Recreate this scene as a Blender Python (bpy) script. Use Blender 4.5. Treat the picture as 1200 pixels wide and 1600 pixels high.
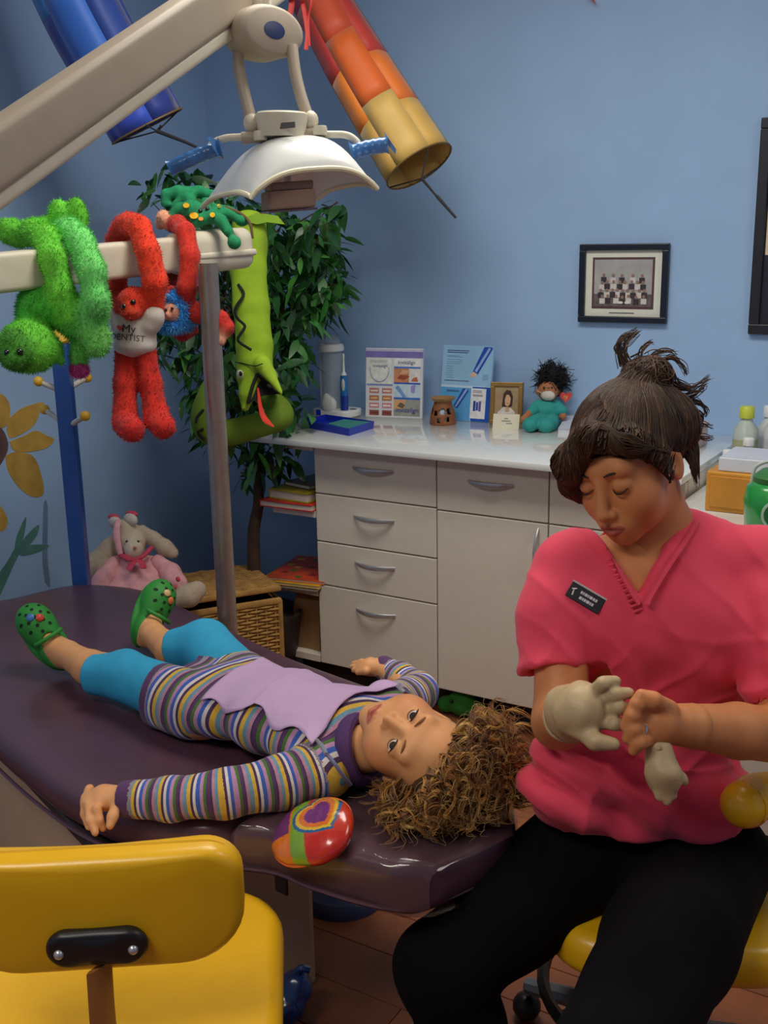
import bpy, bmesh, math, random
import numpy as np
from mathutils import Vector, Matrix, Euler
from math import sin, cos, pi, radians

for o in list(bpy.data.objects):
    bpy.data.objects.remove(o)
SC = bpy.context.scene
COL = SC.collection
rng = np.random.default_rng(7)
random.seed(7)

# ------------------------------------------------------------------ camera
CAMH = 1.47
FPX = 1697.0                                   # focal length in pixels of the 1200x1600 frame
def _axes():
    nx = np.array([-2868., 374, -FPX]); nx /= np.linalg.norm(nx)
    dn = np.array([120., -6700, -FPX]); dn /= np.linalg.norm(dn)
    up = -dn; X = -nx; X = X - up*np.dot(X, up); X /= np.linalg.norm(X)
    return np.array([X, np.cross(up, X), up])
CM = _axes()                                   # world = CM @ camera
CP = np.array([0, 0, CAMH])
cam = bpy.data.cameras.new('camera'); camo = bpy.data.objects.new('camera', cam)
COL.objects.link(camo)
cam.sensor_fit = 'VERTICAL'; cam.sensor_height = 36; cam.sensor_width = 27
cam.lens = FPX/1600*36; cam.clip_start = .05
m4 = Matrix(CM.tolist()).to_4x4(); m4.translation = CP.tolist()
camo.matrix_world = m4
SC.camera = camo

# ------------------------------------------------------------------ world, lights, exposure
w = bpy.data.worlds.new('world'); SC.world = w; w.use_nodes = True
w.node_tree.nodes['Background'].inputs[0].default_value = (.6, .7, .9, 1)
w.node_tree.nodes['Background'].inputs[1].default_value = .05
SC.view_settings.view_transform = 'Standard'; SC.view_settings.look = 'None'
SC.view_settings.gamma = 1; SC.view_settings.use_curve_mapping = False
SC.view_settings.exposure = 0.0
PANELS = [(-1.1, 1.95, 1.2, .6, 22.0), (1.1, 1.9, 1.2, .6, 12.0), (-1.0, -.3, 1.2, .6, 25.0)]
for (lx, ly, sx, sy, pw) in PANELS:
    l = bpy.data.lights.new('panel_light', 'AREA'); l.shape = 'RECTANGLE'; l.size = sx; l.size_y = sy
    l.energy = pw; l.color = (1, .95, .86)
    lo = bpy.data.objects.new('panel_light', l); COL.objects.link(lo); lo.location = (lx, ly, 2.565)

# ------------------------------------------------------------------ pixel helpers (photograph frame 1200x1600)
def ray(x, y): return CM @ np.array([x-600, 800-y, -FPX])
def P(x, y, d): return CP + ray(x, y)/FPX*d            # point at depth d along the view axis
def PZ(x, y, z): r = ray(x, y); return CP + r*(z-CAMH)/r[2]
def PY(x, y, Y): r = ray(x, y); return CP + r*Y/r[1]
def PX(x, y, X): r = ray(x, y); return CP + r*X/r[0]
def camdir(x, y, z): return CM @ np.array([x, y, z], float)
def V(*a): return np.array(a, float)
def nrm(v): v = np.asarray(v, float); return v/np.linalg.norm(v)

# ------------------------------------------------------------------ materials
def lin(c):
    c = np.asarray(c, float)/255
    return np.where(c <= .04045, c/12.92, ((c+.055)/1.055)**2.4)
MATS = {}
def mat(name, rgb=None, rough=.5, var=.08, vscale=25, bump=0., bscale=150, metal=0., coat=0., sheen=0.,
        trans=0., attr=None, ramp=None, emit=0., alpha=1., spec=.5, sub=0., wave=None):
    """procedural principled material; rgb is the thing's own colour in 0-255 sRGB"""
    if name in MATS: return MATS[name]
    m = bpy.data.materials.new(name); m.use_nodes = True; nt = m.node_tree; N = nt.nodes; L = nt.links
    b = N['Principled BSDF']
    b.inputs['Roughness'].default_value = rough; b.inputs['Metallic'].default_value = metal
    b.inputs['Coat Weight'].default_value = coat; b.inputs['Coat Roughness'].default_value = .08
    b.inputs['Sheen Weight'].default_value = sheen; b.inputs['Transmission Weight'].default_value = trans
    b.inputs['Specular IOR Level'].default_value = spec; b.inputs['Alpha'].default_value = alpha
    if sub:
        b.inputs['Subsurface Weight'].default_value = sub
        b.inputs['Subsurface Radius'].default_value = (.012, .005, .003); b.inputs['Subsurface Scale'].default_value = 1
    tc = N.new('ShaderNodeTexCoord')
    nz = N.new('ShaderNodeTexNoise'); nz.inputs['Scale'].default_value = vscale; nz.inputs['Detail'].default_value = 4
    L.new(tc.outputs['Object'], nz.inputs['Vector'])
    if attr and ramp:                              # stripes: a float attribute (metres) through a constant ramp
        at = N.new('ShaderNodeAttribute'); at.attribute_name = attr
        fr = N.new('ShaderNodeMath'); fr.operation = 'FRACT'; L.new(at.outputs['Fac'], fr.inputs[0])
        cr = N.new('ShaderNodeValToRGB'); cr.color_ramp.interpolation = 'CONSTANT'
        el = cr.color_ramp.elements
        for i, (p, c) in enumerate(ramp):
            e = el[i] if i < 2 else el.new(p)
            e.position = p; e.color = (*lin(c), 1)
        L.new(fr.outputs[0], cr.inputs[0]); src = cr.outputs[0]
    elif attr:
        at = N.new('ShaderNodeAttribute'); at.attribute_name = attr; src = at.outputs['Color']
    else:
        rg = N.new('ShaderNodeRGB'); rg.outputs[0].default_value = (*lin(rgb), 1); src = rg.outputs[0]
    mr = N.new('ShaderNodeMapRange'); mr.inputs[1].default_value = .3; mr.inputs[2].default_value = .7
    mr.inputs[3].default_value = 1-var; mr.inputs[4].default_value = 1+var
    L.new(nz.outputs['Fac'], mr.inputs[0])
    mx = N.new('ShaderNodeVectorMath'); mx.operation = 'MULTIPLY'
    L.new(src, mx.inputs[0]); L.new(mr.outputs[0], mx.inputs[1])
    L.new(mx.outputs[0], b.inputs['Base Color'])
    if emit:
        L.new(mx.outputs[0], b.inputs['Emission Color']); b.inputs['Emission Strength'].default_value = emit
    if bump:
        bn = N.new('ShaderNodeTexNoise'); bn.inputs['Scale'].default_value = bscale; bn.inputs['Detail'].default_value = 3
        L.new(tc.outputs['Object'], bn.inputs['Vector'])
        bp = N.new('ShaderNodeBump'); bp.inputs['Strength'].default_value = bump; bp.inputs['Distance'].default_value = .004
        L.new(bn.outputs['Fac'], bp.inputs['Height']); L.new(bp.outputs[0], b.inputs['Normal'])
    MATS[name] = m
    return m

# ------------------------------------------------------------------ objects
def thing(name, label, cat, loc=(0, 0, 0), group=None):
    o = bpy.data.objects.new(name, None); COL.objects.link(o); o.location = [float(v) for v in loc]
    o.empty_display_size = .05
    o['label'] = label; o['category'] = cat
    if group: o['group'] = group
    return o
def tag(o, label=None, cat=None, group=None, kind=None):
    if label: o['label'] = label
    if cat: o['category'] = cat
    if group: o['group'] = group
    if kind: o['kind'] = kind
    return o
def rootloc(p):
    v = np.zeros(3)
    while p is not None:
        v += np.array(p.location); p = p.parent
    return v
def link(name, me, m, parent=None, label=None):
    o = bpy.data.objects.new(name, me); COL.objects.link(o)
    if m is not None:
        for mm in (m if isinstance(m, (list, tuple)) else [m]): me.materials.append(mm)
    if parent is not None: o.parent = parent
    if label: o['label'] = label
    return o
def fastmesh(name, v, quads, tris=None, smooth=True, col=None, fl=None):
    me = bpy.data.meshes.new(name)
    v = np.asarray(v, np.float32); quads = np.asarray(quads, np.int32).reshape(-1, 4)
    nt = 0 if tris is None else len(tris)
    nl = quads.size + nt*3
    me.vertices.add(len(v)); me.vertices.foreach_set('co', v.ravel())
    me.loops.add(nl); li = quads.ravel()
    if nt: li = np.concatenate([li, np.asarray(tris, np.int32).ravel()])
    me.loops.foreach_set('vertex_index', li)
    me.polygons.add(len(quads)+nt)
    st = np.arange(len(quads))*4
    if nt: st = np.concatenate([st, quads.size+np.arange(nt)*3])
    me.polygons.foreach_set('loop_start', st.astype(np.int32))
    me.update(calc_edges=True)
    me.polygons.foreach_set('use_smooth', np.full(len(me.polygons), smooth))
    if col is not None:
        a = me.color_attributes.new('Col', 'FLOAT_COLOR', 'POINT')
        c4 = np.ones((len(v), 4), np.float32); c4[:, :3] = col; a.data.foreach_set('color', c4.ravel())
    if fl is not None:
        a = me.attributes.new('stripe', 'FLOAT', 'POINT'); a.data.foreach_set('value', np.asarray(fl, np.float32))
    me.validate()
    return me

class MB:
    """collects primitives in world coordinates; build() links them as one mesh object"""
    def __init__(s): s.v = []; s.f = []; s.n = 0; s.mi = []
    def add(s, v, f, mi=0):
        v = np.asarray(v, float); s.v.append(v)
        s.f += [tuple(int(i)+s.n for i in q) for q in f]; s.mi += [mi]*len(f); s.n += len(v); return s
    def box(s, a, b, bev=0., mi=0, M=None, seg=2):
        a = np.asarray(a, float); b = np.asarray(b, float); lo = np.minimum(a, b); hi = np.maximum(a, b)
        bm = bmesh.new(); bmesh.ops.create_cube(bm, size=1)
        for v in bm.verts: v.co = Vector(((v.co[i]+.5)*(hi[i]-lo[i])+lo[i] for i in range(3)))
        if bev: bmesh.ops.bevel(bm, geom=bm.edges[:], offset=min(bev, .49*min(hi-lo)), segments=seg, affect='EDGES', profile=.5)
        return s.bm(bm, mi, M)
    def bm(s, bm, mi=0, M=None):
        bm.verts.index_update()
        v = np.array([v.co[:] for v in bm.verts])
        if M is not None: v = v@np.asarray(M)[:3, :3].T + np.asarray(M)[:3, 3]
        f = [[q.index for q in p.verts] for p in bm.faces]; bm.free()
        return s.add(v, f, mi)
    def tube(s, pts, r, seg=10, mi=0, caps=True, flat=None, closed=False):
        p = np.asarray(pts, float); n = len(p); r = np.atleast_1d(np.asarray(r, float)); r = np.interp(np.linspace(0, 1, n), np.linspace(0, 1, len(r)), r)
        t = np.gradient(p, axis=0) if not closed else np.roll(p, -1, 0)-np.roll(p, 1, 0)
        t /= np.linalg.norm(t, axis=1)[:, None]+1e-12
        ref = V(0, 0, 1) if abs(t[0][2]) < .9 else V(1, 0, 0)
        a = np.cross(t[0], ref); a /= np.linalg.norm(a); rings = []
        for i in range(n):
            a = a-t[i]*np.dot(a, t[i]); a /= np.linalg.norm(a); b = np.cross(t[i], a)
            th = np.arange(seg)/seg*2*pi
            fa, fb = flat if flat else (1, 1)
            rings.append(p[i]+r[i]*(np.outer(np.cos(th)*fa, a)+np.outer(np.sin(th)*fb, b)))
        return s.rings(rings, mi, caps, closed)
    def rings(s, rings, mi=0, caps=True, closed=False):
        n = len(rings); k = len(rings[0]); v = np.concatenate(rings); f = []
        for i in range(n if closed else n-1):
            i2 = (i+1) % n
            for j in range(k):
                j2 = (j+1) % k; f.append((i*k+j, i*k+j2, i2*k+j2, i2*k+j))
        if caps and not closed:
            f.append(tuple(range(k-1, -1, -1))); f.append(tuple((n-1)*k+j for j in range(k)))
        return s.add(v, f, mi)
    def lathe(s, c, prof, seg=24, ax=(0, 0, 1), mi=0, caps=True, sx=1., sy=1., xd=None):
        ax = nrm(ax); ref = V(1, 0, 0) if abs(ax[0]) < .9 else V(0, 1, 0)
        if xd is not None: ref = np.asarray(xd, float)
        a = nrm(ref-ax*np.dot(ref, ax)); b = np.cross(ax, a); th = np.arange(seg)/seg*2*pi
        rr = [np.asarray(c)+ax*z+max(r, 1e-5)*(np.outer(np.cos(th)*sx, a)+np.outer(np.sin(th)*sy, b)) for r, z in prof]
        return s.rings(rr, mi, caps)
    def ball(s, c, r, seg=16, mi=0, R=None):
        r = np.broadcast_to(np.asarray(r, float), (3,)); bm = bmesh.new()
        bmesh.ops.create_uvsphere(bm, u_segments=seg, v_segments=max(6, seg//2), radius=1)
        M = np.eye(4); M[:3, :3] = (np.eye(3) if R is None else np.asarray(R))@np.diag(r); M[:3, 3] = c
        return s.bm(bm, mi, M)
    def prism(s, poly, o, ex, ey, h, mi=0):
        """poly (2D) in the plane o,ex,ey thickened by vector h"""
        o = np.asarray(o, float); ex = np.asarray(ex, float); ey = np.asarray(ey, float); h = np.asarray(h, float)
        q = np.array([o+ex*x+ey*y for x, y in poly]); n = len(q)
        f = [tuple(range(n)), tuple(range(2*n-1, n-1, -1))]+[(i, i+n, (i+1) % n+n, (i+1) % n) for i in range(n)]
        v = np.concatenate([q, q+h])
        if np.dot(np.cross(ex, ey), h) > 0: f = [tuple(reversed(x)) for x in f]
        return s.add(v, f, mi)
    def build(s, name, m, parent=None, smooth=False, label=None, sharp=40):
        v = np.concatenate(s.v)-rootloc(parent)
        me = bpy.data.meshes.new(name); me.from_pydata(v.tolist(), [], s.f); me.update()
        if len(set(s.mi)) > 1: me.polygons.foreach_set('material_index', s.mi)
        if smooth:
            me.polygons.foreach_set('use_smooth', [True]*len(me.polygons))
            if sharp: me.set_sharp_from_angle(angle=radians(sharp))
        return link(name, me, m, parent, label)

def text(name, body, size, o, ex, ey, m, parent, ext=.0006, align='CENTER', shear=0.):
    cu = bpy.data.curves.new(name, 'FONT'); cu.body = body; cu.size = size; cu.extrude = ext; cu.align_x = align
    cu.align_y = 'CENTER'; cu.shear = shear; cu.resolution_u = 2
    ob = bpy.data.objects.new('t', cu); COL.objects.link(ob)
    me = bpy.data.meshes.new_from_object(ob.evaluated_get(bpy.context.evaluated_depsgraph_get()))
    bpy.data.objects.remove(ob)
    ez = np.cross(ex, ey); R = np.array([ex, ey, ez]).T
    n = len(me.vertices); v = np.zeros(n*3); me.vertices.foreach_get('co', v); v = v.reshape(-1, 3)@R.T+np.asarray(o)-rootloc(parent)
    me.vertices.foreach_set('co', v.ravel()); me.materials.clear(); me.update()
    return link(name, me, m, parent)

# ------------------------------------------------------------------ signed-distance modelling (one continuous skin over many limbs)
def cap(a, b, ra, rb=None, k=None, col=None, sub=False, fl=None):
    return dict(t='c', a=np.asarray(a, float), b=np.asarray(b, float), ra=ra, rb=ra if rb is None else rb, k=k, col=col, sub=sub, fl=fl)
def ell(c, r, R=None, k=None, col=None, sub=False, fl=None):
    return dict(t='e', c=np.asarray(c, float), r=np.broadcast_to(np.asarray(r, float), (3,)).copy(), R=np.eye(3) if R is None else np.asarray(R, float), k=k, col=col, sub=sub, fl=fl)
def chain(pts, rad, k=None, col=None):
    return [cap(pts[i], pts[i+1], rad[i], rad[i+1], k, col) for i in range(len(pts)-1)]
def half(n, o, lo, hi, k=None):          # half space to cut away: points with (p-o).n > 0, limited to a box
    return dict(t='h', n=nrm(n), o=np.asarray(o, float), lo=np.asarray(lo, float), hi=np.asarray(hi, float), k=k, sub=True, col=None, fl=None)
def fnp(fn, lo, hi, k=None, sub=False, col=None):
    return dict(t='f', fn=fn, lo=np.asarray(lo, float), hi=np.asarray(hi, float), k=k, sub=sub, col=col, fl=None)
def pdist(p, X):
    if p['t'] == 'c':
        ab = p['b']-p['a']; l2 = float(ab@ab)+1e-12
        h = np.clip(((X-p['a'])@ab)/l2, 0, 1)
        return np.linalg.norm(X-p['a']-h[..., None]*ab, axis=-1)-(p['ra']+(p['rb']-p['ra'])*h)
    if p['t'] == 'e':
        q = (X-p['c'])@p['R']; k0 = np.linalg.norm(q/p['r'], axis=-1); k1 = np.linalg.norm(q/p['r']**2, axis=-1)+1e-9
        return k0*(k0-1)/k1
    if p['t'] == 'h': return -((X-p['o'])@p['n'])
    return p['fn'](X)
def pbox(p):
    if p['t'] == 'c':
        r = max(p['ra'], p['rb']); return np.minimum(p['a'], p['b'])-r, np.maximum(p['a'], p['b'])+r
    if p['t'] == 'e':
        e = np.sqrt(((p['R']*p['r'])**2).sum(1)); return p['c']-e, p['c']+e
    return p['lo'], p['hi']
def sdf(prims, res=.005, k=.015, smooth=1):
    pos = [p for p in prims if not p['sub']]
    lo = np.min([pbox(p)[0] for p in pos], 0)-3*res; hi = np.max([pbox(p)[1] for p in pos], 0)+3*res
    n = np.ceil((hi-lo)/res).astype(int)+1
    f = np.full(n, 1., np.float32)
    ax = [lo[i]+np.arange(n[i])*res for i in range(3)]
    for p in prims:
        kk = k if p['k'] is None else p['k']
        a, b = pbox(p); mg = kk+2.5*res
        i0 = np.clip(np.floor((a-mg-lo)/res).astype(int), 0, n); i1 = np.clip(np.ceil((b+mg-lo)/res).astype(int)+1, 0, n)
        if (i1 <= i0).any(): continue
        sl = tuple(slice(x, y) for x, y in zip(i0, i1))
        X = np.stack(np.meshgrid(*[ax[i][sl[i]] for i in range(3)], indexing='ij'), -1)
        d = pdist(p, X); g = f[sl]
        if p['sub']:
            d = -d
            if kk > 0: h = np.maximum(kk-np.abs(g-d), 0)/kk; f[sl] = np.maximum(g, d)+h*h*kk/4
            else: f[sl] = np.maximum(g, d)
        else:
            if kk > 0: h = np.maximum(kk-np.abs(g-d), 0)/kk; f[sl] = np.minimum(g, d)-h*h*kk/4
            else: f[sl] = np.minimum(g, d)
    # surface nets
    s = f < 0
    c = [s[i:n[0]-1+i, j:n[1]-1+j, l:n[2]-1+l] for i in (0, 1) for j in (0, 1) for l in (0, 1)]
    tot = sum(x.astype(np.int8) for x in c); mixed = (tot > 0) & (tot < 8)
    idx = np.argwhere(mixed); N = len(idx)
    offs = [(i, j, l) for i in (0, 1) for j in (0, 1) for l in (0, 1)]
    cv = np.stack([f[idx[:, 0]+o[0], idx[:, 1]+o[1], idx[:, 2]+o[2]] for o in offs], 1).astype(float)
    acc = np.zeros((N, 3)); cnt = np.zeros(N)
    for a in range(8):
        for b in range(a+1, 8):
            if sum(abs(offs[a][q]-offs[b][q]) for q in range(3)) != 1: continue
            fa, fb = cv[:, a], cv[:, b]; m = (fa < 0) != (fb < 0)
            t = np.where(m, fa/np.where(m, fa-fb, 1), 0)
            pt = np.array(offs[a])+t[:, None]*(np.array(offs[b])-np.array(offs[a]))
            acc += pt*m[:, None]; cnt += m
    v = lo+(idx+acc/cnt[:, None])*res
    gi = np.full(mixed.shape, -1, np.int64); gi[mixed] = np.arange(N)
    Q = []
    for axn in range(3):
        s0 = np.moveaxis(s, axn, 0); g = np.moveaxis(gi, axn, 0)
        e = s0[:-1, 1:-1, 1:-1] != s0[1:, 1:-1, 1:-1]
        ii = np.argwhere(e); i, j, l = ii[:, 0], ii[:, 1]+1, ii[:, 2]+1
        q = np.stack([g[i, j-1, l-1], g[i, j, l-1], g[i, j, l], g[i, j-1, l]], 1)
        fl = s0[i, j, l]
        if axn == 1: fl = ~fl
        q[~fl] = q[~fl][:, ::-1]; Q.append(q)
    Q = np.concatenate(Q); Q = Q[(Q >= 0).all(1)]
    for _ in range(smooth): v = lap(v, Q, .5)
    return v, Q
def lap(v, Q, w=.5):
    acc = np.zeros_like(v); cnt = np.zeros(len(v))
    for a in range(4):
        i, j = Q[:, a], Q[:, (a+1) % 4]
        for q in range(3):
            acc[:, q] += np.bincount(i, v[j, q], len(v))+np.bincount(j, v[i, q], len(v))
        cnt += np.bincount(i, minlength=len(v))+np.bincount(j, minlength=len(v))
    return v+(acc/np.maximum(cnt, 1)[:, None]-v)*w
def normals(v, Q):
    fn = np.cross(v[Q[:, 2]]-v[Q[:, 0]], v[Q[:, 3]]-v[Q[:, 1]]); n = np.zeros_like(v)
    for a in range(4):
        for q in range(3): n[:, q] += np.bincount(Q[:, a], fn[:, q], len(v))
    return n/(np.linalg.norm(n, axis=1)[:, None]+1e-12)
def wob(v, sc, seed=0):
    """smooth pseudo-noise in about -1..1"""
    r = np.random.default_rng(seed); o = np.zeros(len(v))
    for i in range(6):
        d = r.normal(size=3); d /= np.linalg.norm(d)
        o += np.sin(v@d*sc*(.6+.35*i)+r.uniform(0, 6.28))/(1+.35*i)
    return o/3
def primcol(v, prims, default, soft=.004):
    """colour of the nearest primitive that has one"""
    ps = [p for p in prims if not p['sub']]
    D = np.stack([pdist(p, v) for p in ps], 1)
    C = np.array([lin(p['col'] if p['col'] is not None else default) for p in ps])
    wg = np.exp(-(D-D.min(1)[:, None])/soft); wg /= wg.sum(1)[:, None]
    return wg@C
def blob(name, prims, m, parent=None, res=.005, k=.015, smooth=1, col=None, disp=None, label=None, fuzz=None, stripe=None, paint=None):
    v, Q = sdf(prims, res, k, smooth)
    if disp is not None: v = v+normals(v, Q)*disp(v)[:, None]
    c = primcol(v, prims, col) if col is not None else None
    if paint is not None: c = paint(v, c)
    fl = stripe(v) if stripe is not None else None
    tris = None
    if fuzz:                                   # tufts of pile: thin triangles standing on the skin
        cnt, ln, wd, droop = fuzz; nn = normals(v, Q)
        i = rng.integers(0, len(v), cnt); p = v[i]; d = nn[i]+rng.normal(size=(cnt, 3))*.55; d[:, 2] -= droop
        d /= np.linalg.norm(d, axis=1)[:, None]
        sd = np.cross(d, rng.normal(size=(cnt, 3))); sd /= np.linalg.norm(sd, axis=1)[:, None]
        L_ = ln*rng.uniform(.5, 1.2, cnt)[:, None]
        tv = np.concatenate([p-nn[i]*.002+sd*wd, p-nn[i]*.002-sd*wd, p+d*L_])
        n0 = len(v); ar = np.arange(cnt); tris = np.stack([n0+ar, n0+cnt+ar, n0+2*cnt+ar], 1)
        v = np.concatenate([v, tv])
        if c is not None:
            b = rng.uniform(.75, 1.45, cnt)[:, None]; c = np.concatenate([c, c[i]*.9, c[i]*.9, np.clip(c[i]*b, 0, 1)])
        if fl is not None: fl = np.concatenate([fl, fl[i], fl[i], fl[i]])
    me = fastmesh(name, v-rootloc(parent), Q, tris, True, c, fl)
    return link(name, me, m, parent, label)
def strands(name, S, r, m, parent=None, seg=4, label=None, col=None, taper=.3):
    """S: (strands, points, 3) -> one mesh of thin tapering tubes"""
    S = np.asarray(S, float); ns, npt, _ = S.shape
    t = np.gradient(S, axis=1); t /= np.linalg.norm(t, axis=2)[..., None]+1e-12
    a = np.cross(t, V(.31, .52, .79)); a /= np.linalg.norm(a, axis=2)[..., None]+1e-12; b = np.cross(t, a)
    rr = np.broadcast_to(np.asarray(r, float).reshape(-1, 1), (ns, 1))*np.linspace(1, taper, npt)[None, :]
    th = np.arange(seg)/seg*2*pi
    v = S[:, :, None, :]+rr[:, :, None, None]*(np.cos(th)[None, None, :, None]*a[:, :, None, :]+np.sin(th)[None, None, :, None]*b[:, :, None, :])
    v = v.reshape(-1, 3)
    base = (np.arange(ns)[:, None, None]*npt+np.arange(npt-1)[None, :, None])*seg
    j = np.arange(seg)[None, None, :]; j2 = (j+1) % seg
    Q = np.stack([base+j, base+j2, base+seg+j2, base+seg+j], -1).reshape(-1, 4)
    c = None
    if col is not None: c = np.repeat(np.asarray(col), npt*seg, axis=0)
    me = fastmesh(name, v-rootloc(parent), Q, None, True, c)
    return link(name, me, m, parent, label)
def bez(p, n=12):
    """Catmull-Rom through the points"""
    p = np.asarray(p, float); q = np.concatenate([[2*p[0]-p[1]], p, [2*p[-1]-p[-2]]]); o = []
    for i in range(len(p)-1):
        t = np.linspace(0, 1, n, endpoint=(i == len(p)-2))[:, None]; a, b, c, d = q[i:i+4]
        o.append(.5*(2*b+(c-a)*t+(2*a-5*b+4*c-d)*t**2+(3*b-a-3*c+d)*t**3))
    return np.concatenate(o)
def copytree(o, loc, label=None, parent=None):
    c = o.copy(); COL.objects.link(c)
    if parent is not None: c.parent = parent
    else: c.location = [float(x) for x in loc]
    if label: c['label'] = label
    for ch in o.children: copytree(ch, None, None, c)
    return c
# ================================================================== the room
YB, XL, XR, YF, ZC = 3.35, -2.8, 2.4, -2.2, 2.6
M_wallb = mat('painted_wall_blue', (157, 190, 230), .75, .03, 6, .06, 400)
M_ceil = mat('ceiling_white', (225, 225, 220), .9, .03, 8, .2, 120)
def struct(name, mb, m, **k):
    o = mb.build(name, m, **k); o['kind'] = 'structure'; return o
wl = struct('wall_left', MB().box((XL-.1, YF, 0), (XL, YB+.1, ZC)), M_wallb)
struct('wall_back', MB().box((XL, YB, 0), (XR, YB+.1, ZC)), M_wallb)
struct('wall_right', MB().box((XR, YF, 0), (XR+.1, YB+.1, ZC)), M_wallb)
struct('wall_front', MB().box((XL-.1, YF-.1, 0), (XR+.1, YF, ZC)), M_wallb)
struct('ceiling', MB().box((XL-.1, YF-.1, ZC), (XR+.1, YB+.1, ZC+.1)), M_ceil)
# floor: reddish wood-look planks, each plank of the visible strip is a piece
M_fl = mat('floor_underlay', (80, 48, 30), .7, .1, 20)
fl = struct('floor', MB().box((XL-.1, YF-.1, -.1), (XR+.1, YB+.1, -.008)), M_fl)
pm = [mat('floor_plank_%d' % i, c, .38, .22, 7, .05, 90) for i, c in enumerate([(142, 82, 50), (132, 76, 46), (150, 88, 55)])]
pw = .13
for i in range(40):
    y0 = YF+i*pw
    if y0 > YB: break
    x = XL-.1+(i*.37) % 1.2-1.2
    while x < XR:
        a, b = max(x, XL-.1), min(x+1.2, XR+.1)
        if b-a > .02 and y0 < YB:
            o = MB().box((a+.0008, y0+.0008, -.008), (b-.0008, min(y0+pw, YB)-.0008, 0), .0012, seg=1).build('plank', random.choice(pm), fl)
        x += 1.2
M_base = mat('baseboard_paint', (96, 112, 140), .5, .03)
struct('baseboard_left', MB().box((XL, YF, 0), (XL+.012, YB, .1), .004), M_base)
struct('baseboard_back', MB().box((XL+.012, YB-.012, 0), (XR, YB, .1), .004), M_base)
# ceiling light panels
M_dif = mat('light_diffuser', (255, 246, 228), .5, .0, emit=.9); M_wm = mat('white_metal', (225, 225, 222), .35, .02)
for i, (lx, ly, sx, sy, pw_) in enumerate(PANELS):
    t = thing('ceiling_light', ['recessed ceiling light panel above the patient chair', 'recessed ceiling light panel over the right of the room', 'recessed ceiling light panel nearest the doorway behind the camera'][i], 'light', (lx, ly, ZC-.03))
    MB().box((lx-sx/2, ly-sy/2, ZC-.02), (lx+sx/2, ly+sy/2, ZC-.012), .002).build('diffuser', M_dif, t)
    f = MB()
    for a, b in (((-1, -1), (1, -1)), ((-1, 1), (1, 1)), ((-1, -1), (-1, 1)), ((1, -1), (1, 1))):
        f.box((lx+a[0]*sx/2-.02, ly+a[1]*sy/2-.02, ZC-.03), (lx+b[0]*sx/2+.02, ly+b[1]*sy/2+.02, ZC), .003)
    f.build('frame', M_wm, t)

# sunflower mural painted on the left wall (flat paint layers on the wall)
M_pet = mat('mural_yellow_paint', (190, 152, 70), .8, .22, 14); M_cen = mat('mural_brown_paint', (98, 74, 74), .8, .25, 18)
M_lf = mat('mural_green_paint', (84, 134, 126), .85, .2, 14)
def mural(name, pix, m, h=.0012):
    q = np.array([PX(x, y, XL) for x, y in bez(pix+[pix[0]], 6)[:-1]])
    c = q.mean(0); n = len(q); v = np.concatenate([q, q+V(h, 0, 0), [c+V(h, 0, 0)]])
    f = [(i, (i+1) % n, (i+1) % n+n, i+n) for i in range(n)]+[(i+n, (i+1) % n+n, 2*n) for i in range(n)]
    MB().add(v, f).build(name, m, wl)
mural('painted_petal', [(10, 672), (14, 655), (30, 640), (50, 632), (68, 629), (62, 645), (52, 665), (30, 680), (15, 684)], M_pet, .0012)
mural('painted_petal', [(14, 690), (35, 682), (55, 673), (72, 680), (84, 687), (72, 700), (45, 706), (22, 704)], M_pet, .0014)
mural('painted_petal', [(8, 712), (25, 706), (50, 712), (62, 735), (68, 770), (50, 776), (28, 760), (12, 735)], M_pet, .0016)
mural('painted_petal', [(-20, 620), (0, 615), (14, 630), (14, 655), (5, 668), (-18, 668)], M_pet, .0018)
mural('painted_petal', [(-20, 780), (0, 790), (12, 815), (2, 830), (-20, 822)], M_pet)
mural('painted_flower_centre', [(-25, 660), (0, 668), (10, 684), (12, 700), (6, 716), (-5, 730), (-25, 728)], M_cen, .002)
mural('painted_stem', [(0, 930), (-6, 905), (12, 876), (26, 852), (32, 858), (18, 890)], M_lf)
mural('painted_leaf', [(22, 862), (26, 838), (40, 808), (38, 832), (30, 858)], M_lf, .0014)
mural('painted_leaf', [(26, 862), (40, 838), (60, 820), (56, 838), (38, 858)], M_lf, .0016)
mural('painted_leaf', [(26, 864), (44, 852), (76, 852), (60, 862), (36, 868)], M_lf, .0018)
mural('painted_stem', [(70, 910), (66, 870), (68, 790), (74, 792), (74, 870), (78, 915)], mat('mural_pale_stem_paint', (112, 138, 170), .85, .1, 14))

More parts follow.
